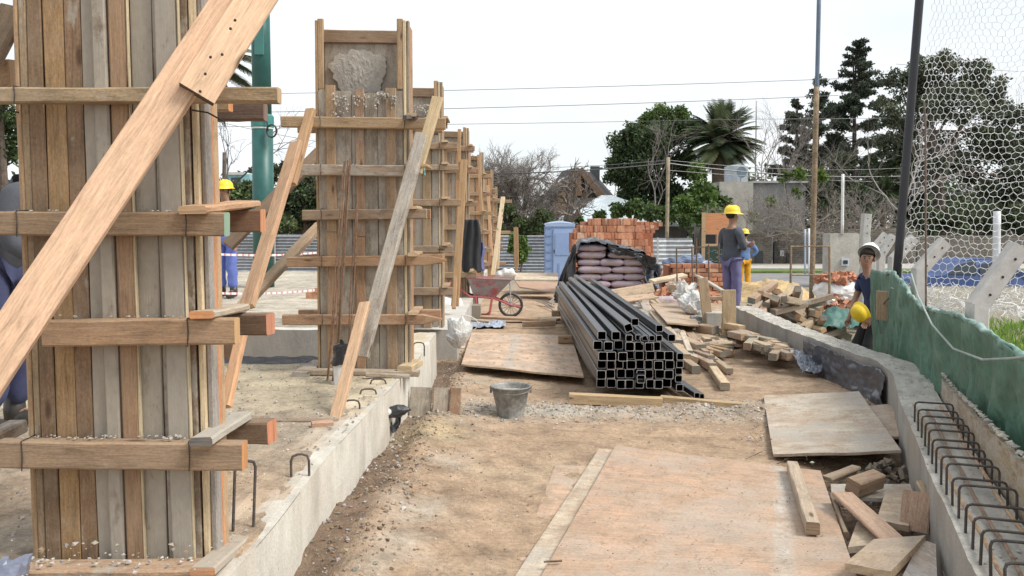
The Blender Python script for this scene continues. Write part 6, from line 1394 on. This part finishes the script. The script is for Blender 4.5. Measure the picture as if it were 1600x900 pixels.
# ================================================================== VEGETATION
def leafblob(m, c, r, n, size, cols, flat=1.0, drop=.0, aspect=.5):
    c = Vector(c)
    for _ in range(n):
        d = Vector((random.gauss(0, 1), random.gauss(0, 1), random.gauss(0, 1))).normalized(); q = random.random()**.45; p = c+Vector((d.x*r*q, d.y*r*q, d.z*r*q*flat))
        a = Vector((random.gauss(0, 1), random.gauss(0, 1), random.gauss(0, 1)-drop)).normalized(); b = a.cross(Vector((random.gauss(0, 1), random.gauss(0, 1), random.gauss(0, 1)))).normalized(); s = size*random.uniform(.6, 1.3)
        col = vary(random.choice(cols), .3); m.quad(p, p+a*s*.5+b*s*aspect*.5, p+a*s, p+a*s*.5-b*s*aspect*.5, col)
def branch(m, p, d, L, r, depth, col, spread=.5, droop=0.0, tips=None, n=3, gn=.15):
    pts = [p]; q = p.copy(); dd = d.copy(); k = 4
    for i in range(k):
        dd = (dd+Vector((random.gauss(0, gn), random.gauss(0, gn), random.gauss(0, gn)-droop))).normalized(); q = q+dd*L/k; pts.append(q.copy())
    m.tube(pts, r, col, 5 if depth > 1 else 3, caps=False, r1=r*.55)
    if depth == 0 or r < .004:
        if tips is not None: tips.append(q)
        return
    for i in range(n):
        b = pts[random.choice([2, 3, 4, 4])]; nd = (dd+Vector((random.gauss(0, spread), random.gauss(0, spread), random.gauss(0, spread)*.8))).normalized(); branch(m, b, nd, L*random.uniform(.6, .85), r*.56, depth-1, col, spread, droop, tips, n, gn)
def tree(name, label, px, pyb, Y, blobs, cols, n, size, trunk=.25, tcol=(.13, .10, .08), cat='tree', group=None, zb=None, lean=0, flat=.85, drop=0.0):
    b = at(px, pyb, Y); b.z = gh(b.x, Y) if zb is None else zb; t = thing(name, tuple(b), label, cat, group); m = MB()
    top = max(blobs, key=lambda q: -q[1]); 
    cs = []
    for (bx_, by_, br) in blobs:
        c = at(bx_, by_, Y+random.uniform(-1, 1)*br*Y/FPX*.6); cs.append((c, br*Y/FPX))
    m.tube([b, b.lerp(cs[0][0], .5)+Vector((.1, 0, 0)), cs[0][0]], trunk, tcol, 8, r1=trunk*.4)
    for (c, r) in cs[1:]: q = b.lerp(cs[0][0], random.uniform(.3, .7)); m.tube([q, q.lerp(c, .5)+Vector((0, 0, -.1)), c], trunk*.35, tcol, 5, r1=trunk*.1)
    m.build('trunk', BARK, t); m = MB(); tot = sum(r*r for c, r in cs)
    for (c, r) in cs:
        k = int(n*r*r/tot); ncl = max(3, int(9))
        for _ in range(ncl):   # uneven clumps within each blob
            d = Vector((random.gauss(0, 1), random.gauss(0, .8), random.gauss(0, 1))).normalized()*r*random.uniform(.35, .95); rr = r*random.uniform(.22, .45); tone = random.uniform(.6, 1.45)
            leafblob(m, c+d, rr, int(k/ncl*.75), size, [tuple(x*tone for x in q) for q in cols], flat, drop)
        leafblob(m, c, r*.85, int(k*.25), size, cols, flat, drop)
    m.build('crown', LEAF, t); return t
def baretree(label, px, pyb, Y, H, r, depth, col=(.22, .19, .17), spread=.45, name='bare_tree', n=3, dirs=((0, 0, 1),), gn=.12, zb=None, L=None):
    b = at(px, pyb, Y); b.z = gh(b.x, Y) if zb is None else zb; t = thing(name, tuple(b), label, 'tree', None); m = MB()
    for d in dirs: branch(m, b.copy(), Vector(d).normalized(), L or H*.40, r, depth, col, spread, -.02, None, n, gn)
    m.build('branches', BARK, t); return t
DG = [(.065, .098, .042), (.095, .135, .056), (.045, .070, .034)]; MG = [(.085, .135, .045), (.115, .17, .055), (.06, .095, .034)]; LG = [(.13, .20, .045), (.17, .24, .06), (.09, .15, .04)]
OL = [(.10, .12, .065), (.13, .145, .08), (.07, .085, .05)]; AR = [(.065, .085, .058), (.085, .105, .07), (.045, .06, .042)]
# dark dense tree left of the palm, with lighter top
tree('dense_tree', 'dark green dense tree to the left of the big palm', 990, 345, 52, [(1010, 262, 48), (965, 262, 26), (985, 225, 34), (1030, 215, 36), (1065, 255, 34), (1000, 305, 42), (1050, 310, 38), (1075, 205, 26)], DG, 26000, .26, .3)
tree('leafy_tree', 'brighter green treetop rising behind the bare branches left of the palm', 1030, 345, 56, [(1025, 190, 30), (1060, 188, 28), (1090, 205, 22), (1005, 205, 20)], [(.09, .15, .04), (.12, .19, .05), (.06, .10, .03)], 9000, .24, .2)
baretree('bare grey tree in front of the dark tree left of the palm', 1022, 345, 48, 6.2, .07, 6, (.22, .19, .18), .50, zb=.8)
tree('bamboo_clump', 'bright green feathery bamboo clump below the palm', 1090, 345, 44, [(1095, 300, 22), (1088, 268, 14), (1110, 315, 20), (1075, 320, 22), (1130, 320, 16), (1100, 330, 24)], [(.12, .19, .05), (.16, .24, .07), (.08, .13, .04)], 9000, .30, .05, drop=.5)
tree('green_shrub', 'loose green shrub in front of the white roof', 960, 350, 42, [(905, 342, 8), (935, 338, 10), (965, 330, 12), (990, 324, 16), (1015, 330, 20), (1045, 338, 16), (1070, 345, 14)], MG, 6000, .20, .06)
baretree('big bare tree with twisted grey branches above the blue toilet', 800, 370, 42, 6.6, .22, 6, (.25, .22, .20), .60, n=4, dirs=((-.5, 0, 1), (.6, 0, 1), (.1, .2, 1)), zb=.1, L=1.75)
baretree('thick leaning bare tree left of the wooden house', 845, 370, 41, 4.5, .30, 5, (.21, .18, .16), .6, dirs=((.8, 0, .8), (-.9, 0, .7)), zb=-.1, L=1.7)
tree('green_shrub', 'grey green shrub under the big bare tree', 815, 380, 40, [(790, 330, 20), (850, 345, 22), (820, 355, 22), (780, 365, 16), (862, 360, 16)], MG+OL, 6000, .2, .05)
baretree('small wispy bare tree far behind the wooden house', 960, 300, 75, 8, .10, 4, (.42, .40, .40), .18, gn=.06)
tree('green_bush', 'small round green bush beside the far columns', 810, 425, 27.5, [(812, 378, 15), (818, 392, 13), (805, 390, 11), (812, 405, 10)], [(.10, .17, .04), (.14, .22, .06), (.06, .10, .03)], 3500, .11, .04)
# palm
def palm(label, cx_, cy_, Y, R_, nf, tz, trunk=.35, seed=1, name='palm_tree', low=-.95):
    rg = random.Random(seed); c = at(cx_, cy_, Y); t = thing(name, (c.x, Y, tz), label, 'palm tree', None)
    m = MB(); m.tube([Vector((c.x+.05*math.sin(k), Y, tz+(c.z-tz)*k/10)) for k in range(11)], [trunk*(1+.12*(k % 2)) for k in range(10)]+[trunk*1.3], (.16, .12, .09), 14); m.build('trunk', BARK, t); m = MB(); dk = [(.07, .10, .05), (.09, .12, .06), (.05, .075, .04), (.14, .16, .085)]
    for i in range(nf):
        az = rg.uniform(0, 6.283); el = low+(1.5-low)*((i+.5)/nf)**.9; L = R_*rg.uniform(.88, 1.08)*(.80 if el < -.3 else 1); d = Vector((math.cos(az)*math.cos(el), math.sin(az)*math.cos(el), math.sin(el))); pts = []; q = c.copy()
        k = 12; dd = d.copy()
        for j in range(k+1):
            pts.append(q.copy()); dd = (dd+Vector((0, 0, -.055-(.035 if el > .3 else .0)))).normalized(); q = q+dd*L/k
        col = vary(rg.choice(dk), .2)
        if el < -.55: col = vary((.10, .085, .055), .2)
        m.tube(pts, .02, tuple(x*1.5 for x in col), 3, caps=False, r1=.006)
        for j in range(1, k*3):
            f = j/(k*3); a = pts[int(f*k)].lerp(pts[min(k, int(f*k)+1)], f*k-int(f*k)); dr = (pts[min(k, int(f*k)+1)]-pts[int(f*k)]).normalized(); sd = dr.cross(Vector((0, 0, 1))).normalized(); ll = L*.19*math.sin(math.pi*(.12+.83*f))**.7
            for s in (-1, 1):
                e = a+(sd*s*.75+dr*.75+Vector((0, 0, -.28+.1*rg.random())))*ll; wv = dr*ll*.13; m.quad(a-wv, a+wv, e+wv*.3, e-wv*.3, vary(col, .15))
    m.build('crown', LEAF, t); return t
palm('large date palm with a full round crown in the distance', 1127, 222, 50, 2.5, 150, .5, .5, 4)
palm('palm crown peeking out between the near column and the green steel column', 318, 92, 24, 1.9, 60, -.3, .22, 9)
# araucaria conifers
def conifer(label, px, pyt, pyb, Y, wid, cols, seed, n=16000, name='conifer_tree', gap=.5, size=.22, up=0):
    rg = random.Random(seed); a = at(px, pyt, Y); b = at(px, pyb, Y); H = a.z-b.z; t = thing(name, (b.x, Y, gh(b.x, Y)), label, 'conifer'); m = MB(); m.tube([Vector((b.x, Y, gh(b.x, Y))), Vector((b.x, Y, (a.z+b.z)/2)), a], .22, (.10, .08, .07), 9, r1=.03); W_ = wid*Y/FPX; tw = MB(); lv = int(H/gap); k0 = n/(lv*7)
    for i in range(lv):
        f = i/lv; z = b.z+H*(1-f)
        ln = W_*(.22+.78*f**.7)*rg.uniform(.75, 1.1) if f < .75 else W_*rg.uniform(.5, 1.0)
        z += rg.uniform(-.5, .5)*gap
        for j in range(7):
            az = rg.uniform(0, 6.283); L = ln*rg.uniform(.6, 1.1); d = Vector((math.cos(az), math.sin(az), -.10+.5*(1-f)*.3)); p0 = Vector((b.x, Y, z+rg.uniform(-.5, .5)*gap)); p1 = p0+d*L*.6; p2 = p0+d*L+Vector((0, 0, .12*L+up)); tw.tube([p0, p1, p2], .035, (.10, .08, .07), 4, caps=False, r1=.012)
            for q in range(3):
                c = p1.lerp(p2, q/2)if f > .3 else p0.lerp(p2, .35+q*.32); leafblob(m, c, (.10+.10*L)*(1 if f > .25 else .9), int(k0/3*(.5+1.0*f)), size, cols, .7)
    return t, m, tw
def conifer2(*a, **k):
    t, m, tb = conifer(*a, **k); p = ROOTPOS[t.name]; px = p.x; top = max(v.z for v in tb.v)
    tb.tube([Vector((px, p.y, p.z)), Vector((px, p.y, (p.z+top)/2)), Vector((px, p.y, top))], .20, (.10, .08, .07), 9, r1=.03)
    tb.build('trunk', BARK, t); m.build('crown', LEAF, t)
conifer2('tall conical araucaria with gappy lower branches, right of the steel pole', 1333, 76, 330, 55, 74, AR, 5, 60000, size=.17)
conifer2('shorter dark conifer just left of the steel pole', 1244, 168, 320, 58, 54, AR, 8, 34000, size=.17)
conifer2('broken topped conifer branch mass between the poles and the araucaria', 1276, 130, 330, 62, 52, AR, 11, 14000, gap=.7)
tree('pine_tree', 'broad dark pine seen through the white net', 1480, 360, 46, [(1440, 110, 30), (1480, 100, 28), (1525, 120, 30), (1490, 160, 48), (1560, 180, 42), (1430, 190, 40), (1520, 240, 60), (1590, 230, 50), (1450, 270, 50), (1640, 200, 50), (1570, 300, 50), (1405, 130, 28), (1392, 175, 30), (1400, 220, 30), (1450, 140, 36), (1540, 140, 34), (1620, 290, 50)], [(.075, .095, .06), (.10, .12, .075), (.12, .135, .085)], 56000, .19, .35)
baretree('bare pale branches in front of the dark pine', 1415, 340, 40, 6.5, .10, 5, (.36, .33, .31), .5, zb=0)
baretree('bare pale tree between the araucaria and the black pole', 1375, 350, 46, 5.5, .09, 5, (.33, .30, .28), .5, zb=0)
baretree('bare upright saplings right of the palm', 1215, 330, 46, 6.4, .07, 5, (.26, .23, .21), .3, n=3, dirs=((-.2, 0, 1), (.15, 0, 1), (0, 0, 1)), zb=.5)
baretree('bare tangled tree behind the wooden pole', 1290, 345, 44, 5.0, .09, 6, (.28, .25, .22), .5, zb=.3)
baretree('bare twigs reaching into the sky at the right edge beyond the net', 1590, 300, 48, 8.5, .08, 5, (.35, .32, .33), .3, zb=0)
baretree('twiggy bare shrub hanging over the old garden wall', 1200, 392, 37.5, 2.5, .04, 6, (.27, .24, .21), .7, dirs=((-1, 0, .5), (.6, -.1, .6), (0, 0, 1), (1, -.2, .3)), zb=.9, L=1.0)
baretree('second twiggy bare shrub over the garden wall, nearer the pillar', 1255, 392, 37.5, 2.5, .04, 6, (.27, .24, .21), .7, dirs=((-1, 0, .5), (.6, -.1, .6), (0, 0, 1), (1, -.2, .3)), zb=.9, L=1.0)
for i_, (px_, lb_) in enumerate(((1165, 'tangled grey shrub over the garden wall nearest the standing worker'), (1228, 'tangled grey shrub over the garden wall above its dark hatch'), (1290, 'tangled grey shrub over the garden wall behind the pillar'), (1345, 'tangled grey shrub over the garden wall left of the black pole'))):
    baretree(lb_, px_, 380, 37.8+i_*.2, 2.4, .035, 6, (.30, .265, .24), .75, dirs=((-1, 0, .3), (.8, -.1, .5), (0, -.3, 1), (1, -.2, .2)), zb=1.0, L=.85, n=4)
tree('leafy_sapling', 'yellow green sapling before the grey flat roofed house', 1240, 370, 42, [(1225, 275, 11), (1250, 272, 9), (1285, 275, 11), (1205, 315, 9), (1245, 300, 8), (1175, 340, 8)], LG, 1500, .2, .04)
# agave / yucca clumps
def yucca(label, px, py, Y, R_, n, seed):
    rg = random.Random(seed); c = at(px, py, Y); t = thing('yucca_plant', (c.x, Y, gh(c.x, Y)), label, 'plant'); m = MB(); m.tube([Vector((c.x, Y, gh(c.x, Y))), c], .09, (.15, .12, .09), 8); m.build('stem', BARK, t); m = MB()
    for i in range(n):
        az = rg.uniform(0, 6.283); el = rg.uniform(-.5, 1.5); d = Vector((math.cos(az)*math.cos(el), math.sin(az)*math.cos(el), math.sin(el))); s = d.cross(Vector((0, 0, 1))).normalized()*.035; L = R_*rg.uniform(.7, 1.1); a = c+d*L*.5; e = c+d*L+Vector((0, 0, -.18*L)); col = vary(rg.choice([(.05, .075, .035), (.08, .11, .05), (.03, .05, .03)]), .2)
        m.quad(c-s, c+s, a+s, a-s, col); m.quad(a-s, a+s, e+s*.1, e-s*.1, col)
    m.build('leaves', LEAF, t)
yucca('spiky yucca clump right of the steel pole, left one', 1290, 312, 42, 1.0, 220, 2); yucca('spiky yucca clump above the garden wall in the middle', 1345, 316, 41, 1.25, 260, 3); yucca('spiky yucca clump nearest the black pole', 1382, 300, 43, 1.1, 240, 4); yucca('spiky yucca clump low behind the thin mast', 1318, 330, 40, .9, 200, 5)
tree('dark_hedge', 'dark hedge behind the yucca plants', 1340, 350, 47, [(1300, 335, 24), (1335, 300, 30), (1370, 325, 30), (1400, 310, 26), (1280, 290, 30), (1240, 290, 30), (1215, 320, 24), (1310, 265, 26), (1375, 265, 30), (1410, 255, 30), (1430, 330, 30)], DG+OL, 22000, .22, .1)
tree('dark_hedge', 'dark undergrowth along the wall behind the net', 1500, 360, 43, [(1450, 345, 28), (1500, 340, 30), (1550, 345, 30), (1600, 340, 34), (1650, 345, 30)], DG+OL, 12000, .2, .1)
# left background
tree('dark_tree', 'dark round tree behind the left fence, right of the green steel column', 470, 370, 44, [(478, 315, 30), (450, 320, 26), (500, 330, 34), (430, 335, 24), (520, 320, 34), (465, 345, 26)], DG+[(.05, .06, .04)], 16000, .2, .2)
tree('green_shrub', 'mid green shrub mass between the near column and the green steel column', 375, 380, 40, [(370, 300, 26), (395, 320, 26), (350, 330, 24), (440, 350, 22), (325, 310, 30)], MG+OL, 9000, .2, .1)
tree('olive_tree', 'olive tinted treetops behind the dark round tree', 440, 350, 60, [(420, 268, 20), (450, 262, 16), (395, 275, 16), (480, 275, 18)], OL, 5000, .26, .1)
baretree('bare dark tree between the near column and the green steel column', 374, 300, 42, 6.3, .10, 5, (.10, .09, .09), .45, zb=.6)
tree('dense_tree', 'dark foliage mass at the far left edge', 5, 400, 30, [(0, 170, 40), (10, 230, 40), (-10, 300, 40), (30, 330, 40)], MG+DG, 8000, .18, .2)
bar('wooden_pole', 'thin dark utility post between the near column and the green steel column', at(350, 320, 38), at(351, 238, 38), .09, (.14, .11, .09), mat=BARK)
# distant tree belt
def belt(label, x0, x1, Y, zt, cols, n, size):
    m = MB(); 
    for _ in range(n//120):
        c = Vector((random.uniform(x0, x1), Y+random.uniform(-3, 3), random.uniform(0, zt))); tone = random.uniform(.6, 1.4); leafblob(m, c, random.uniform(1, 2.2), 120, size, [tuple(x*tone for x in q) for q in cols], .8)
    m.build('tree_belt', LEAF, label=label, cat='trees', kind='stuff')
belt('far belt of dark trees closing the horizon on the right', 18, 75, 72, 5.0, DG+OL, 24000, .5)
belt('far belt of dark trees closing the horizon on the left', -75, -14, 72, 4.6, DG+OL, 20000, .5)
belt('far belt of trees closing the horizon in the middle', -14, 18, 78, 3.2, DG+OL, 12000, .5)
# grass by the net
m = MB()
for _ in range(14000):
    x = random.uniform(4.0, 9); y = random.uniform(8.8, 14.5)
    if x < fx(y)+.3: continue
    z = gh(x, y)+.02; h = random.uniform(.05, .14); a = random.uniform(0, 3.14); s = Vector((math.cos(a), math.sin(a), 0))*.012; tip = Vector((x+random.uniform(-.05, .05), y+random.uniform(-.05, .05), z+h)); m.quad((x-s.x, y-s.y, z), (x+s.x, y+s.y, z), tip+s*.3, tip-s*.3, vary(random.choice([(.20, .34, .06), (.26, .40, .08), (.16, .27, .05)]), .2))
m.build('grass', LEAF, label='bright green grass growing beyond the net at the right edge', cat='grass', kind='stuff')
# ================================================================== HOUSES
def V3(px, py, Y): return at(px, py, Y)
HY = 55
t = thing('wooden_house', tuple(at(900, 340, HY)), 'dark wooden gabled house with a steep roof in the distance', 'house')
rc = (.075, .070, .075); m = MB(); ap = at(906, 265, HY); le = at(868, 322, HY); re = at(946, 310, HY); bk = Vector((2.0, 7, .5))
def roofslab(a, b, dv, th=.25):
    m.grid(lambda u, v: Vector(a).lerp(Vector(b), u)+dv*v, 8, 6, rc, thick=th)
roofslab(ap, at(860, 330, HY), Vector((-.7, 4, 0))); roofslab(ap, re+Vector((.3, 0, -.4)), Vector((1.3, 4, 0))); m.build('roof', PLASTER, t)
m = MB(); m.face([0, 1, 2], (.10, .07, .05)); m.v = [ap+Vector((0, .4, -.2)), le+Vector((.2, .4, 0)), re+Vector((-.1, .4, 0))]; m.build('gable', WOOD, t)
m = MB(); m.plank(ap+Vector((0, -.02, .05)), at(862, 332, HY-.02), .38, .12, (0, -1, 0), (.22, .15, .09), 0); m.build('bargeboard', WOOD, t)
m = MB(); m.plank(ap+Vector((0, -.02, .05)), at(950, 318, HY-.02), .38, .12, (0, -1, 0), (.20, .13, .08), 0); m.build('bargeboard', WOOD, t)
m = MB(); m.plank(at(903, 268, HY), at(903, 306, HY), .4, .2, (0, -1, 0), (.20, .12, .07), 0); m.build('post', WOOD, t)
m = MB(); a, b = at(885, 309, HY+.2), at(944, 309, HY+.2); m.box((a.x, HY+.2, -1), (b.x, HY+4, a.z), (.28, .28, .27)); m.build('wall', PLASTER, t)
m = MB(); a, b = at(872, 306, HY+.1), at(886, 306, HY+.1); m.box((a.x, HY+.1, -1), (b.x, HY+3.5, a.z), (.24, .15, .08)); m.build('side_wall', WOOD, t)
m = MB(); a = at(929, 262, HY+3); m.box((a.x-.25, HY+3, a.z-.8), (a.x+.35, HY+3.5, a.z+.1), (.1, .11, .12)); m.build('chimney', PLASTER, t)
m = MB(); m.plank(at(872, 284, HY-.3), at(882, 277, HY-.3), .12, .05, (0, -1, .5), (.7, .7, .7), 0); m.build('roof_window', PAINT, t)
t = thing('pale_roofed_house', tuple(at(960, 360, 48)), 'low house with a pale blue grey metal roof in front of the wooden house', 'house')
m = MB(); a = at(948, 305, 50); b = at(862, 346, 46); c = at(1095, 352, 46); rcol = (.55, .62, .66)
m.grid(lambda u, v: b.lerp(c, u).lerp(a+Vector(((u-.5)*.6, .0, 0)), v), 40, 12, rcol, thick=.1, colfn=lambda u, v: tuple(Vector(rcol)*(1+.10*(int(u*40) % 2)))); m.build('roof', GALV, t)
m = MB(); m.box((b.x+.6, 46.6, -1), (c.x-.6, 50, b.z+.02), (.16, .15, .14)); m.build('wall', PLASTER, t)
m = MB(); m.box((b.x, 46-.02, b.z-.08), (c.x, 46.12, b.z-.0), (.6, .62, .62)); m.build('gutter', PAINT, t)
# flat roofed grey house
t = thing('grey_house', tuple(at(1200, 360, 44)), 'flat roofed grey rendered house behind the workers', 'house')
m = MB(); a, b = at(1124, 284, 44), at(1177, 284, 44); m.box((a.x, 44, -1), (b.x, 50, a.z), (.46, .44, .40)); m.build('wall', PLASTER, t)
m = MB(); b2_ = at(1262, 284, 44); m.box((b.x+.002, 44.3, -1), (b2_.x, 50, a.z-.05), (.24, .245, .25)); m.build('grey_wall', PLASTER, t)
m = MB(); m.box((b.x, 44.2, a.z-.048), (b2_.x+.1, 50.1, a.z+.05), (.5, .5, .49)); m.build('parapet', PLASTER, t)
m = MB(); c = at(1150, 283, 46); m.tube([(c.x, 46, c.z-.1), (c.x, 46, c.z+.75)], .62, (.42, .47, .52), 20); m.tube([(c.x, 46, c.z+.75), (c.x, 46, c.z+.86)], .62, (.42, .47, .52), 20, r1=.2); m.build('water_tank', PLAST, t)
m = MB(); c = at(1158, 269, 44.6); m.tube([c+Vector((0, .1, -.0)), c+Vector((.03, 0, 0))], [.1, .30], (.14, .19, .24), 20); m.tube([c, c+Vector((0, .1, -.55))], .03, (.3, .3, .3), 6); m.build('dish', PAINT, t)
t = thing('blue_house', tuple(at(368, 350, 55)), 'small turquoise house glimpsed left of the green steel column', 'house')
m = MB(); a, b = at(352, 272, 55), at(390, 272, 55); m.box((a.x, 55, -1), (b.x, 59, a.z), (.25, .48, .52)); m.build('wall', PLASTER, t)
m = MB(); m.box((a.x+.2, 54.9, a.z-.05), (b.x-.3, 59, a.z+.12), (.6, .62, .6)); m.build('roof_edge', PLASTER, t)
m = MB(); c = at(368, 285, 54.9); m.box((c.x-.3, 54.96, c.z-.35), (c.x+.3, 54.99, c.z+.3), (.05, .08, .1)); m.build('window', GLASS, t)
# garden wall with gate
t = thing('garden_wall', tuple(at(1250, 420, 38.6)), 'old grey brick garden wall across the road with dark doors', 'wall')
GW = 38.6; a, b = at(1130, 362, GW), at(1440, 362, GW)
m = MB(); zt_ = a.z; x0, x1 = a.x, b.x
def bwall(x0, x1, zt, y, mat=BRW, nm='wall_panel'):
    m = MB(); n = 0
    P = [(x0, y, -.5), (x1, y, -.5), (x1, y, zt), (x0, y, zt)]; m.quad(*P, (.3, .27, .24), [(p[0], p[2]) for p in P]); m.quad((x0, y, zt), (x1, y, zt), (x1, y+.25, zt), (x0, y+.25, zt), (.3, .28, .25), [(0, 0), (1, 0), (1, .2), (0, .2)])
    m.quad((x0, y+.25, -.5), (x0, y, -.5), (x0, y, zt), (x0, y+.25, zt), (.3, .28, .25), [(0, 0), (.2, 0), (.2, 2), (0, 2)]); m.quad((x1, y, -.5), (x1, y+.25, -.5), (x1, y+.25, zt), (x1, y, zt), (.3, .28, .25), [(0, 0), (.2, 0), (.2, 2), (0, 2)]); return m.build(nm, mat, t)
bwall(x0, at(1211, 0, GW).x, zt_, GW); bwall(at(1216, 0, GW).x, at(1440, 0, GW).x, zt_+.12, GW+.05)
m = MB(); q = at(1213.5, 360, GW-.05); m.box((q.x-.09, GW-.06, -.5), (q.x+.09, GW+.2, zt_+.16), (.06, .055, .05)); m.build('pier', PLASTER, t)
m = MB(); q0, q1 = at(1180, 392, GW-.03), at(1192, 412, GW-.03); m.box((q0.x, GW-.05, q1.z), (q1.x, GW-.004, q0.z), (.04, .045, .05)); m.build('hatch', PAINT, t)
m = MB(); q0, q1 = at(1229, 396, GW-.03), at(1235, 413, GW-.03); m.box((q0.x, GW-.05, q1.z), (q1.x, GW-.004+.04, q0.z), (.03, .03, .035)); m.build('letter_box', PAINT, t)
m = MB(); q0, q1 = at(1219, 391, GW-.03), at(1225, 400, GW-.03); m.box((q0.x, GW-.02, q1.z), (q1.x, GW+.04, q0.z), (.55, .56, .58)); m.build('number_plate', PAINT, t)
t = thing('garden_wall', tuple(at(1550, 420, 40)), 'long low brownish wall beyond the parked car, seen through the net', 'wall')
bwall(at(1441, 0, 40).x, at(1800, 0, 40).x, at(0, 368, 40).z, 40)
m = MB(); q = at(1210, 385, 38.0); 
# power lines
def wire(label, pts, r=.018, col=(.10, .10, .11), sag=.25, balls=()):
    m = MB(); out = []
    for (a, b) in zip(pts, pts[1:]):
        for k in range(16): f = k/16; p = a.lerp(b, f); p.z -= sag*4*f*(1-f); out.append(p)
    out.append(pts[-1]); m.tube(out, r, col, 5); m.build('power_line', PLAST, label=label, cat='cable', group='overhead cables')
wire('topmost overhead cable crossing the pale sky', [at(-100, 150, 40), at(1310, 123, 42)], .013, sag=.2); wire('second overhead cable across the sky, below the topmost', [at(-100, 178, 40), at(1310, 149, 42)], .014, sag=.25)
wire('third overhead cable across the sky', [at(-100, 200, 42), at(1180, 186, 44), at(1700, 175, 46)], .012, sag=.1); wire('thick dark cable running to the utility pole before the wooden house', [at(600, 268, 38), at(1043, 255, 40), at(1420, 275, 44)], .028, (.05, .05, .055), sag=.25)
wire('thin cable just above the thick one', [at(600, 258, 38), at(1043, 250, 40), at(1420, 262, 44)], .012, sag=.25); wire('lowest cable right of the utility pole over the grey house roof', [at(1043, 266, 40), at(1420, 285, 44)], .014, sag=.1); wire('slanting cable behind the green steel column', [at(340, 190, 35), at(520, 225, 38)], .012, sag=.05)
wire('cable at the right edge crossing behind the net', [at(1400, 100, 50), at(1750, 116, 50)], .014, sag=.1)
# ================================================================== PEBBLES AND CHIPS
def scatter(name, label, n, fn, r, cols, mat=ROCK, flat=.7):
    m = MB(); k = 0
    while k < n:
        x, y, z = fn(); 
        if x is None: continue
        s = r[0]+(r[1]-r[0])*random.random()**3; m.rock((x, y, z+s*.2), s, vary(random.choice(cols), .2), flat); k += 1
    m.build(name, mat, label=label, cat='gravel', kind='stuff')
GC = [(.46, .43, .39), (.36, .33, .29), (.27, .24, .21), (.52, .48, .42), (.34, .23, .15)]; DC = [(.40, .28, .19), (.32, .22, .15), (.46, .35, .25)]
def onband():
    x = random.uniform(-.85, 3.0); y = 6.92+.12*math.sin(x*1.3)+random.gauss(0, .22); return x, y, gh(x, y)
scatter('gravel', 'band of grey gravel crossing the dirt before the steel tubes', 3800, onband, (.004, .019), GC)
def dirtpt():
    y = 2.3+9*random.random()**1.6; x = random.uniform(bx(y)+.05, wx(y)-.05); return x, y, gh(x, y)
scatter('pebbles', 'small pebbles and crumbs strewn over the dirt', 5200, dirtpt, (.002, .011), GC+DC*3)
def clod():
    y = 2.3+8*random.random(); x = bx(y)+abs(random.gauss(.20, .13)); return x, y, gh(x, y)
scatter('dirt_clods', 'clods and chips along the beam trench', 2400, clod, (.004, .018), DC+GC[:3]+[(.22, .15, .1)], GROUND)
def fill():
    y = 2.0+4.9*random.random()**1.2; x = random.uniform(-3.6, bx(y)-.02); return x, y, .408
scatter('gravel', 'gravel strewn over the fill left of the foundation beam', 3600, fill, (.003, .014), GC)
def patch():
    a = random.choice([(610, 760, .18), (600, 700, .12), (470, 735, .15), (1300, 740, .2), (1230, 690, .15)]); c = gz(a[0], a[1], 0); return c.x+random.gauss(0, a[2]), c.y+random.gauss(0, a[2]*1.6), gh(c.x, c.y)+.01
scatter('gravel', 'loose grey gravel patches on the dirt near the beam', 700, patch, (.005, .02), GC)
def holept():
    y = random.uniform(4.9, 6.6); x = wx(y)-abs(random.gauss(0, .35))-.03; return x, y, gh(x, y)+.01
m = MB()
for _ in range(260):
    x, y, z = holept(); a = random.uniform(0, 6.28); L = random.uniform(.05, .22); m.tube([Vector((x, y, z)), Vector((x+L*math.cos(a), y+L*math.sin(a), z+random.uniform(0, .04)))], .003, vary((.24, .19, .13), .3), 4)
m.build('twigs', BARK, label='dry twigs and straw at the foot of the curved wall', cat='twigs', kind='stuff')

m = MB()      # mud crumbs and chips on the foreground plywood
for _ in range(600):
    px = random.uniform(850, 1290); py = random.uniform(705, 895)
    if px < 962-(py-696)*.72+15: continue
    p = gz(px, py, .066+.0*px); k = fbm(p.x, p.y, 2.2)
    if k < -.05 and random.random() < .8: continue
    m.rock(p, random.uniform(.0015, .006), vary(random.choice([(.40, .30, .21), (.35, .26, .18), (.48, .42, .35)]), .2), .5)
m.build('mud_crumbs', GROUND, label='mud crumbs strewn on the big foreground plywood sheet', cat='debris', kind='stuff')
m = MB(); m.plank(gz(850, 878, .07), gz(878, 876, .07), .012, .006, (0, 0, 1), (.12, .08, .05), .1); m.build('wood_splinter', WOOD, label='short dark stick lying on the pale board strip near the bottom edge', cat='wood scrap')
